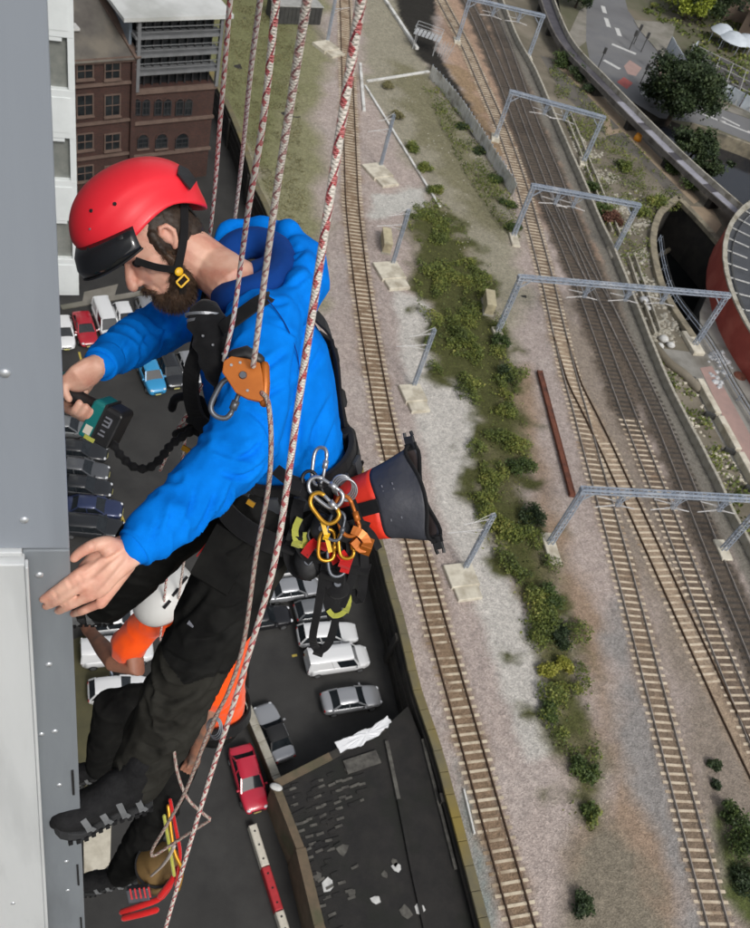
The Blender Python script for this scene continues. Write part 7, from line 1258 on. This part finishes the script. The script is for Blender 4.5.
def rope(label, pts, mt, r=.0049, step=.02, up_=True):
    w = [Q(*p) for p in pts]
    if up_: dr_ = ((w[0] - w[1]).normalized() + UZ * .5).normalized(); w = [w[0] + dr_ * d for d in (3.6, 2.4, 1.4, .7, .25)] + w
    m = MB(); m.loft(spline(w, step), r, n=12); o = thing('rope', label, 'rope', w[-1], group='ropes'); m.build('strand', mt, o, True); return o
rope('red and white rope farthest left, passing behind the helmet', [(236, -60, 1.42), (230, 0, 1.52), (221, 110, 1.85), (211, 225, 2.33), (190, 400, 2.95), (169, 556, 3.4), (160, 640, 3.9)], 'rope_red')
rope('grey flecked rope second from left, passing behind the hood', [(266, -60, 1.3), (260, 0, 1.42), (250, 77, 1.66), (235, 217, 2.33), (205, 440, 3.0), (184, 560, 3.45), (172, 650, 4.0)], 'rope_fleck')
rope('red and white rope third from left, ending at the chest device', [(281, -60, .96), (276, 0, 1.02), (263, 120, 1.2), (249, 205, 1.42), (242, 255, 1.62), (236, 300, 1.74), (232, 325, 1.80), (224, 360, 1.86)], 'rope_red')
rope('white rope fourth from left, running into the orange descender', [(318, -60, .82), (307, 0, .88), (291, 100, 1.02), (276, 195, 1.18), (263, 290, 1.38), (256, 345, 1.50), (253, 366, 1.555)], 'rope_fleck')
rope('red flecked rope farthest right, hanging freely past the hip', [(371, -60, .71), (361, 0, .78), (342, 120, .88), (320, 262, 1.0), (299, 400, 1.15), (276, 555, 1.36), (253, 640, 1.52), (228, 722, 1.70), (203, 800, 1.92), (165, 930, 2.34), (130, 1060, 2.9), (112, 1130, 3.4)], 'rope_red')
rope('greyish rope tail leaving the descender and looping by the boots', [(262, 393, 1.565), (268, 402, 1.56), (271, 440, 1.56), (268, 490, 1.60), (256, 555, 1.70), (244, 640, 1.82), (229, 690, 1.92), (210, 728, 2.04), (186, 790, 2.26), (166, 826, 2.44), (153, 848, 2.58), (152, 856, 2.62), (160, 852, 2.62), (186, 835, 2.56), (205, 823, 2.50), (210, 819, 2.48), (205, 815, 2.48), (188, 799, 2.46), (178, 775, 2.46), (174, 751, 2.46)], 'rope_dirty', .0046, .012, False)
rope('short red and white rope piece hanging from the chest pack', [(201, 385, 2.02), (194, 402, 2.06), (185, 418, 2.12), (177, 432, 2.2), (160, 470, 2.5)], 'rope_red', .005, .02, False)
# thin cord and coiled tails
m = MB(); o = thing('cord_coil', 'small grey cord coil hanging beside the lower worker elbow', 'cord', Q(212, 725, 3.0))
for k in range(3): m = MB(); c_ = Q(213 + k * 1.2, 727 + k, 3.0); m.loft(spline([c_ + cv([math.cos(a) * .022, math.sin(a) * (.03 + .004 * k), .004 * k]) for a in [2 * math.pi * j / 10 for j in range(10)]], .008, True), .0022, n=6, closed=True); m.build('loop', 'steel_grey', o)
# ---------------------------------------------------------------- devices
def carabiner(name, label, c, ax, sd, L_, W_, mt, gate='alu', r=.0055, cat='carabiner'):
    c = Q(*c); ax = cv(ax).normalized(); sd = cv(sd); sd = (sd - ax * sd.dot(ax)).normalized(); L_ *= .8; W_ *= .8; r *= .88; o = thing(name, label, cat, c, group='carabiners on the harness')
    q_ = lambda a, b_: c + ax * a * L_ / 2 + sd * b_ * W_ / 2
    pts = [q_(.55, 1), q_(.86, .8), q_(1, .1), q_(.9, -.6), q_(.6, -.95), q_(0, -1), q_(-.6, -.9), q_(-.92, -.45), q_(-1, .1), q_(-.86, .6), q_(-.6, .82)]; m = MB(); m.loft(spline(pts, .006), r, n=10); m.build('frame', mt, o, True)
    m = MB(); m.loft([q_(-.6, .82), q_(-.1, .92), q_(.55, 1)], r * .85, n=10); g_ = m.build('gate', gate, o, True); m = MB(); m.loft([q_(-.1, .92), q_(.35, .97)], r * 1.45, n=12, rnd=False); m.build('sleeve', gate, g_, True); return o
# orange descender
dc = Q(246, 378, 1.57); dx, dy = cv([.97, .22, .05]).normalized(), cv([-.2, .95, -.1]); dx, dy, dz = orth(dx, dy); o = thing('descender', 'orange anodised rope descender in front of the blue chest', 'descender', dc)
q_ = lambda a, b_, c=0: dc + dx * a + dy * b_ + dz * c
def plate(pts, z, th): n = len(pts); f = [q_(a, b_, z) for a, b_ in pts] + [q_(a, b_, z + th) for a, b_ in pts]; m = MB(); return m.add(f, [tuple(range(n))[::-1], tuple(range(n, 2 * n))] + [(i, (i + 1) % n, n + (i + 1) % n, n + i) for i in range(n)])
out = [(-.045, -.020), (-.034, -.032), (-.005, -.034), (.018, -.032), (.027, -.012), (.040, .030), (.034, .036), (.010, .036), (-.012, .030), (-.026, .016), (-.043, .0)]
zs_ = -1 if dz.dot(cv([0, 0, 1])) > 0 else 1
plate(out, .0, .004 * zs_).build('front_plate', 'anod_orange', o, bevel=.0015); plate([(a * .96, b_ * .96) for a, b_ in out], -.022 * zs_, .004 * zs_).build('back_plate', 'anod_orange', o, bevel=.0015)
m = MB(); m.loft([q_(.026, -.030, -.009 * zs_), q_(.034, .0, -.009 * zs_), q_(.040, .034, -.009 * zs_)], .009, n=12); m.build('rope_channel', 'anod_orange', o, True)
m = MB(); m.loft([q_(-.006, -.003, -.020 * zs_), q_(-.006, -.003, -.002 * zs_)], .016, n=16, rnd=False); m.build('cam', 'steel_grey', o)
for a, b_ in ((-.030, -.016), (-.016, -.024), (.008, .022)): MB().disc(q_(a, b_, .004 * zs_), dz * zs_, .003, .0015).build('rivet', 'alu', o)
MB().disc(q_(-.006, -.003, .004 * zs_), dz * zs_, .0075, .005, 12).build('pivot', 'steel_grey', o)
m = MB(); m.loft([q_(-.032, -.036, -.01 * zs_), q_(-.012, -.047, -.01 * zs_), q_(.014, -.040, -.01 * zs_)], [(.012, .010), (.014, .011), (.010, .010)], n=10); m.build('handle', 'plastic_black', o, True)
carabiner('carabiner', 'grey steel carabiner hanging below the orange descender', (226, 398, 1.60), [-.45, .86, .1], [.86, .45, .1], .095, .05, 'steel_grey', 'steel_grey', .0058)
# chest pack: folded shock absorber and rope grab
cc_ = Q(210, 332, 1.90); o = thing('shock_absorber', 'black folded shock absorber pack with metal collar on the chest', 'shock absorber', cc_)
m = MB(); pts = spline([Q(206, 318, 1.90), Q(210, 334, 1.90), Q(215, 352, 1.91), Q(222, 372, 1.93)], .012); m.loft(pts, [.040 + .004 * math.sin(i * 1.9) for i in range(len(pts))], n=16); me = remesh(m, .005, 2); displace(me, lambda co, no: noise3(co, 45) * .003); put('pack', me, 'webbing_black', o)
for k, (a, b_, d) in enumerate(((205, 316, 1.892), (207, 322, 1.892))): ring_band(MB(), Q(a, b_, d + .01), (Q(210, 334, 1.9) - Q(206, 318, 1.9)), cv([1, 0, 0]), .040, .040, .006, .003).build('collar', 'alu', o)
for k in range(3): MB().disc(Q(203 + k * 10, 336 + k * 9, 1.86), cv([0, 0, -1]), .003, .004).build('stud', 'alu', o)
m = MB(); pts = spline([Q(200, 352, 1.93), Q(193, 372, 1.96), Q(193, 398, 2.0), Q(200, 420, 2.03), Q(214, 432, 2.02)], .012); ribbon(m, pts, .036, .012, cv([-.3, 0, -1])); m.build('lanyard_webbing', 'webbing_black', o)
m = MB(); ribbon(m, spline([Q(222, 330, 1.87), Q(246, 312, 1.86), Q(264, 300, 1.88), Q(278, 296, 1.93)], .012), .03, .006, cv([0, -.4, -1])); m.build('chest_strap', 'webbing_black', o)
# lumps of rigging at the front of the waist
o = thing('lanyard', 'tangle of black lanyards and gold links at the front of the waist', 'lanyard', Q(205, 425, 2.1))
for k, pp in enumerate(([(172, 408, 2.2), (176, 398, 2.18), (190, 398, 2.15), (196, 412, 2.13), (190, 428, 2.15), (176, 434, 2.18)], [(190, 420, 2.12), (204, 412, 2.08), (220, 420, 2.05), (232, 438, 2.05)], [(176, 440, 2.2), (192, 430, 2.14), (210, 440, 2.1), (228, 452, 2.1)], [(200, 400, 2.05), (206, 420, 2.06), (202, 445, 2.1)], [(214, 405, 2.03), (218, 428, 2.04), (224, 450, 2.08)])): m = MB(); m.loft(spline([Q(*p) for p in pp], .012), .011, n=10); m.build('strap_loop', 'webbing_black', o, True)
for k, (a, b_) in enumerate(((186, 449), (194, 453), (204, 450), (202, 443), (251, 503))): MB().cham(Q(a, b_, 2.09), (.02, .013, .008), .003, orth(cv([.8, .5, 0]), cv([-.4, .7, .3]))).build('gold_link', 'anod_gold', o)
for k, (a, b_) in enumerate(((201, 408), (208, 418), (204, 428))): m = MB(); m.bar(Q(a, b_, 2.06), Q(a + 3, b_ + 6, 2.06), .007, .005); m.build('cord_lock', 'strap_yellow' if k == 0 else 'steel_grey', o)
# drill with lanyard
o = thing('cordless_drill', 'teal and black cordless drill held in the far hand', 'drill', Q(105, 420, 2.07)); gx_ = ga; gz_ = cv([.34, -.92, -.22]); gx_, gz_, gy_ = orth(gx_, gz_)
def dq(a, b_, c): return G0 + gx_ * a + gy_ * b_ + gz_ * c
m = MB(); m.loft([dq(-.01, 0, 0), dq(.04, 0, 0), dq(.070, 0, 0), dq(.085, 0, 0)], [(.022, .019), (.021, .018), (.021, .019), (.030, .028)], ref=gz_, n=16); m.build('grip', 'plastic_black', o, True)
m = MB(); hd0 = dq(-.03, 0, 0); m.loft([hd0 + nT * .03, hd0 - nT * .05, hd0 - nT * .12], [.030, .033, .028], n=16, rnd=False); m.build('motor_housing', 'teal_tool', o, True); m = MB(); m.loft([hd0 - nT * .12, hd0 - nT * .16], [.022, .014], n=14, rnd=False); ck = m.build('chuck', 'plastic_black', o, True); m = MB(); m.loft([hd0 - nT * .16, hd0 - nT * .2], .004, n=8); m.build('drill_bit', 'steel_grey', ck)
c_ = dq(.099, .004, -.014); MB().cham(c_, (.034, .078, .098), .006, (gx_, gy_, gz_)).build('base_housing', 'teal_tool', o, bevel=.007)
bt = MB().cham(dq(.135, .004, -.014), (.046, .074, .094), .006, (gx_, gy_, gz_)).build('battery', 'plastic_black', o, bevel=.008)
MB().cham(dq(.115, .004, -.014), (.006, .080, .100), .002, (gx_, gy_, gz_)).build('battery_seam', 'trim_black', o)
fz = cv([.2, -.1, -1]); best = max(((gx_, 0), (-gx_, 0), (gy_, 1), (-gy_, 1), (gz_, 2), (-gz_, 2)), key=lambda t: t[0].dot(fz)); nb = best[0]; hb_ = (.023, .037, .047)[best[1]]; oth = [v_ for v_, i in ((gx_, 0), (gy_, 1), (gz_, 2)) if i != best[1]]
pc_ = dq(.135, .004, -.014) + nb * (hb_ + .0006)
for k, (u0, v0, w_, h_) in enumerate(((-.004, .022, .016, .004), (-.004, .012, .016, .004), (-.004, .002, .016, .004), (.004, .012, .004, .022), (-.004, -.012, .012, .004), (-.004, -.022, .016, .004))): MB().box(pc_ + oth[0] * u0 + oth[1] * v0, (w_, h_, .0012), (oth[0], oth[1], nb)).build('printed_mark', 'print_grey', bt)
pl_ = dq(.099, .004, -.014) + nb * ((.017, .039, .049)[best[1]] + .0006); MB().box(pl_ - oth[1] * .026, (.018, .022, .0012), (oth[0], oth[1], nb)).build('rating_label', 'barrier_white', o); MB().box(pl_ - oth[1] * .043 + oth[0] * .012, (.026, .010, .002), (oth[0], oth[1], nb)).build('yellow_tab', 'strap_yellow', o)
lp = spline([Q(113, 444, 2.06), Q(121, 456, 2.06), Q(134, 467, 2.06), Q(148, 468, 2.06), Q(160, 459, 2.06), Q(172, 444, 2.09), Q(190, 432, 2.12)], .006); m = MB(); m.loft(lp, [.0095 + .0026 * math.sin(i * 1.7) for i in range(len(lp))], n=10); o = thing('tool_lanyard', 'black crinkled elastic lanyard between the drill and the waist', 'lanyard', lp[0]); m.build('elastic_cord', 'webbing_black', o, True); m = MB(); m.loft([lp[0], lp[0] + cv([-.01, -.012, 0])], .006, n=8); m.build('end_loop', 'plastic_black', o)
# dry bag
o = thing('dry_bag', 'orange red and dark grey roll top dry bag hanging open at the hip', 'bag', Q(392, 500, 2.2)); B0, B1 = Q(349, 512, 2.22), Q(419, 494, 2.14); ba = (B1 - B0).normalized(); bs = cv([.25, .96, .0]); bs = (bs - ba * bs.dot(ba)).normalized(); bn = ba.cross(bs); LBg = (B1 - B0).length
m = MB(); m.fixed = False
def bag_ring(t, z): a, b_ = .078 + .036 * t ** 1.6, .070 * (1 - .6 * t ** 2); return [B0 + ba * LBg * t + bs * a * math.cos(2 * math.pi * k / 32) * (1 + z) + bn * b_ * math.sin(2 * math.pi * k / 32) * (1 + z) + ba * .012 * math.sin(3 * 2 * math.pi * k / 32) * t for k in range(32)]
def bag_band(t0, t1, n, mt, nm, inner=False, z=0):
    m = MB(); R_ = [bag_ring(t0 + (t1 - t0) * i / n, z) for i in range(n + 1)]; vs = [p + bn * mnoise.noise(p * 14) * .008 + bs * mnoise.noise(p * 9) * .006 for r in R_ for p in r]; m.add(vs, [(i * 32 + k, i * 32 + (k + 1) % 32, (i + 1) * 32 + (k + 1) % 32, (i + 1) * 32 + k) for i in range(n) for k in range(32)])
    if t0 == 0: m.add([p for p in R_[0]], [tuple(range(32))])
    x = m.build(nm, mt, o, True); x.modifiers.new('t', 'SOLIDIFY').thickness = .002; return x
bag_band(0, .52, 8, 'bag_red', 'lower_panel'); gp = bag_band(.52, 1.06, 12, 'bag_grey', 'upper_panel'); bag_band(.35, 1.02, 8, 'bag_inside', 'lining', True, -.04)
m = MB(); m.add([B0 + ba * LBg * .36 + bs * .075 * math.cos(2 * math.pi * k / 24) + bn * .055 * math.sin(2 * math.pi * k / 24) for k in range(24)], [tuple(range(24))]); m.build('inner_base', 'bag_inside', o)
m = MB(); rg_ = bag_ring(1.06, .012); m.loft([p + bn * mnoise.noise(p * 14) * .008 + bs * mnoise.noise(p * 9) * .006 for p in rg_], .0045, n=8, closed=True); m.build('mouth_band', 'webbing_black', o)
vb = bn if bn.dot(cv([0, 0, -1])) > 0 else -bn
for t_, w_ in ((.25, .03),): ribbon(MB(), [B0 + ba * LBg * tt + vb * (.062 * (1 - .55 * tt * tt) + .004) for tt in (.05, .2, .35, .5, .56)], .034, .006, vb).build('daisy_strap', 'webbing_black', o)
for k in range(2):
    for j in range(7): MB().box(B0 + ba * LBg * (.66 + .13 * k) + bs * (-.042 + .014 * j) + vb * (.062 * (1 - .55 * (.66 + .13 * k) ** 2) + .004), (.003, .006, .001), (ba, bs, vb)).build('printed_mark', 'print_grey', gp)
    c_ = B0 + ba * LBg * .72 + bs * (-.02 + .04 * k) + vb * .05; MB().disc(c_ + vb * .0, vb, .005, .001, 12).build('printed_mark', 'print_grey', gp)
for s, (a, b_) in ((-1, (404, 444)), (1, (431, 545))): c_ = B1 + ba * .014 + bs * s * .118; m = MB(); m.cham(c_ + bs * s * .006, (.026, .034, .012), .004, (ba, bs, bn)); bkl = m.build('buckle', 'plastic_black', o, bevel=.003); ribbon(MB(), [c_ - bs * s * .012, c_ + bs * s * .006], .03, .006, vb).build('buckle_strap', 'webbing_black', o); [MB().bar(c_ + bs * s * .022 + ba * k * .010, c_ + bs * s * .034 + ba * k * .008, .006, .006).build('prong', 'plastic_black', bkl) for k in (-1, 1)]
# carabiner and sling cluster at the near hip
carabiner('carabiner', 'tall silver carabiner standing up from the belt', (319, 466, 2.06), [.12, -.98, 0], [.9, .1, -.3], .11, .04, 'alu', 'alu', .0052)
carabiner('carabiner', 'wide silver carabiner below the tall one', (325, 492, 2.04), [.75, .6, 0], [.6, -.75, -.1], .11, .06, 'alu', 'alu', .0056)
carabiner('carabiner', 'gold carabiner leaning at the hip under the silver pair', (324, 508, 2.03), [.62, .78, 0], [.78, -.6, -.1], .10, .055, 'anod_gold', 'alu', .0058)
carabiner('carabiner', 'orange carabiner curving beside the red bag', (347, 516, 2.05), [.25, .95, 0], [.95, -.25, -.1], .12, .055, 'anod_orange', 'anod_orange', .0058)
carabiner('carabiner', 'yellow gold carabiner hanging in the middle of the gear', (327, 545, 2.08), [-.1, .98, .1], [.9, .1, .3], .095, .05, 'anod_gold', 'anod_gold', .005)
carabiner('carabiner', 'grey carabiner low in the hanging gear', (336, 560, 2.10), [.1, .98, .1], [.9, -.1, .3], .10, .05, 'steel_grey', 'steel_grey', .005)
for k in range(4):
    m = MB(); c_ = Q(342 + k * 1.6, 486 + k * 1.4, 2.08); m.loft(spline([c_ + cv([.03 * math.cos(a) * .8, .026 * math.sin(a), .012 * math.sin(a)]) for a in [2 * math.pi * j / 12 for j in range(12)]], .006, True), .0024, n=6, closed=True); oo = m.build('wire_loop', 'alu', None, True); tag(oo, ['innermost thin silver wire loop beside the silver carabiners', 'second thin silver wire loop beside the silver carabiners', 'third thin silver wire loop beside the silver carabiners', 'outermost thin silver wire loop nearest the red bag'][k], 'wire loop', 'wire loops')
def sling(label, pts, mt, w=.016, th=.004, nrm=(0, -.2, -1), closed=False, step=.01):
    w_ = [Q(*p) for p in pts]; o = thing('sling', label, 'sling', w_[0], group='slings on the harness'); sp_ = spline(w_, step); nn = []
    for i, p in enumerate(sp_): a = i * .15; nn.append(cv([nrm[0] + .25 * math.sin(a), nrm[1], nrm[2]]))
    ribbon(MB(), sp_, w, th, nn).build('tape', mt, o); MB().cham(sp_[len(sp_) // 2], (w * 1.3, w * 1.5, th * 3), .001).build('bar_tack', mt, o); return o
sling('black sling loop hanging lowest, over the white van', [(338, 520, 2.10), (326, 560, 2.12), (318, 610, 2.2), (313, 640, 2.26), (320, 650, 2.28), (330, 640, 2.26), (338, 605, 2.2), (342, 560, 2.12), (345, 525, 2.08)], 'webbing_black', .02)
sling('black webbing strap hanging left of the lowest loop', [(318, 515, 2.12), (300, 530, 2.14), (288, 552, 2.18), (296, 572, 2.2), (312, 576, 2.2)], 'webbing_black', .026)
sling('wide black strap hanging in the middle of the gear', [(332, 515, 2.08), (336, 550, 2.12), (330, 590, 2.18), (336, 618, 2.22)], 'webbing_black', .04, .006)
sling('black strap beside the bag running down to the right', [(352, 528, 2.08), (362, 540, 2.1), (364, 570, 2.16), (360, 600, 2.2), (352, 590, 2.2)], 'webbing_black', .022)
sling('yellow green tape bent at the left of the gear', [(300, 518, 2.1), (295, 530, 2.1), (297, 542, 2.11), (304, 545, 2.12), (306, 532, 2.1)], 'strap_yellow', .016)
sling('yellow green sling end hanging low over the grey car', [(345, 588, 2.18), (349, 600, 2.2), (344, 612, 2.2), (334, 616, 2.2), (328, 610, 2.2)], 'strap_yellow', .013)
sling('red sling folded in the middle of the gear', [(305, 555, 2.12), (312, 545, 2.1), (320, 541, 2.1), (330, 550, 2.1), (336, 562, 2.12)], 'sling_red', .022)
sling('small red tape under the gold carabiner', [(340, 552, 2.08), (346, 562, 2.09), (344, 572, 2.1)], 'sling_red', .022)
sling('orange tape loop at the corner of the dry bag', [(352, 530, 2.05), (362, 535, 2.05), (367, 545, 2.06), (360, 549, 2.06), (352, 540, 2.05)], 'anod_orange', .02, .01)
sling('black strap bundle hugging the near thigh', [(300, 500, 2.12), (296, 520, 2.12), (300, 545, 2.13), (312, 560, 2.14)], 'webbing_black', .03, .008)
sling('black loop crossing under the orange carabiner', [(318, 500, 2.06), (332, 508, 2.05), (346, 530, 2.06), (350, 552, 2.09), (340, 570, 2.12)], 'webbing_black', .02, .006)
sling('short black strap hooked to the dry bag', [(352, 500, 2.10), (360, 522, 2.10), (372, 536, 2.12), (378, 548, 2.14)], 'webbing_black', .018, .006)
sling('thin yellow tape beside the yellow gold carabiner', [(322, 520, 2.05), (326, 535, 2.05), (330, 552, 2.06)], 'buckle_yellow', .010, .004)
for k, (c_, r, mt, lb) in enumerate((((309, 560, 2.16), .04, 'plastic_black', 'round black pulley body in the hanging gear'), ((322, 528, 2.1), .03, 'plastic_black', 'black ascender body under the gold carabiner'), ((338, 582, 2.18), .035, 'webbing_black', 'black pouch low in the hanging gear'))):
    c0 = Q(*c_); o = thing('hip_device', lb, 'device', c0, group='devices on the near hip'); m = MB(); m.ball(c0, (r, r * 1.3, r * .6), 14, (cv([1, 0, 0]), cv([0, 1, 0]), cv([0, 0, 1]))); me = remesh(m, .006, 1); displace(me, lambda co, no: noise3(co, 30) * .004); put('casing', me, mt, o); MB().disc(c0 + cv([0, 0, -r * .6]), cv([0, 0, -1]), r * .3, .004, 14).build('axle', 'steel_grey', o)
for k, (c_, ax_, sd_, L_, W_, mt, lb) in enumerate((((312, 486, 2.06), [.3, .95, 0], [.9, -.3, -.1], .09, .05, 'plastic_black', 'black carabiner on the belt left of the silver pair'), ((336, 526, 2.05), [-.3, .95, 0], [.9, .3, -.1], .085, .045, 'steel_grey', 'grey carabiner between the gold and the orange one'), ((318, 540, 2.10), [.5, .85, 0], [.85, -.5, -.1], .08, .045, 'plastic_black', 'black carabiner over the red sling'), ((346, 545, 2.07), [.1, .99, 0], [.95, -.1, -.1], .08, .042, 'anod_gold', 'small gold carabiner at the right of the gear'))): carabiner('carabiner', lb, c_, ax_, sd_, L_, W_, mt, mt, .0048)
sling('black tape doubled behind the yellow gold carabiner', [(324, 512, 2.10), (314, 535, 2.12), (320, 562, 2.14), (332, 585, 2.17)], 'webbing_black', .03, .006)
sling('black daisy chain hanging at the right of the gear', [(350, 520, 2.10), (356, 556, 2.14), (348, 590, 2.18), (342, 606, 2.2)], 'webbing_black', .02, .006)
sling('black strap slanting over the near hip', [(276, 470, 2.08), (296, 486, 2.06), (316, 500, 2.05)], 'webbing_black', .028, .006)
# tool bag hanging from the lower worker
o = thing('tool_bucket', 'brown tool bucket with red handles hanging by the lower worker boots', 'tool bag', Q(155, 890, 4.6)); mat('bucket_tan', lin(132, 104, 60), lin(112, 88, 52), 6, .8); c0 = Q(158, 866, 4.55)
m = MB(); m.loft([c0 - UZ * .16, c0 - UZ * .06, c0 + UZ * .04], [.10, .105, .11], n=20, rnd=False, cap=True); m.build('bucket_body', 'bucket_tan', o, True); ring_band(MB(), c0 + UZ * .04, UZ, V((1, 0, 0)), .110, .110, .02, .008).build('rim', 'plastic_black', o)
for k, pp in enumerate(([(122, 912, 4.4), (140, 906, 4.4), (160, 898, 4.42), (170, 885, 4.45)], [(124, 918, 4.38), (142, 914, 4.38), (156, 910, 4.4)], [(160, 896, 4.4), (172, 880, 4.4), (178, 868, 4.42)])): m = MB(); m.loft(spline([Q(*p) for p in pp], .03), .016, n=10); m.build('red_handle', 'sling_red', o, True)
for k, (pp, mt) in enumerate((([(170, 800, 4.3), (176, 830, 4.3), (180, 855, 4.32), (176, 885, 4.4)], 'sling_red'), ([(168, 806, 4.3), (174, 850, 4.3), (182, 870, 4.32), (178, 890, 4.4)], 'anod_gold'), ([(164, 816, 4.3), (170, 850, 4.3), (174, 875, 4.35)], 'strap_yellow'))): m = MB(); m.loft(spline([Q(*p) for p in pp], .03), .009, n=8); m.build('cord', mt, o, True)
m = MB(); m.cham(Q(139, 893, 4.42), (.11, .075, .05), .008, orth(cv([.98, -.12, 0]), cv([.1, .9, .2]))); m.build('tool_roll', 'steel_grey', o, bevel=.006)
for k in range(5): m = MB(); m.cham(Q(131 + k * 4.6, 894 - k * .5, 4.38), (.008, .06, .006), .001, orth(cv([.98, -.12, 0]), cv([.1, .9, .2]))); m.build('tool_rib', 'barrier_red', o)
rope('pink white cord dropping to the tool bucket', [(174, 846, 2.75), (168, 858, 3.2), (160, 868, 3.9), (151, 876, 4.45)], 'rope_white', .006, .03, False)
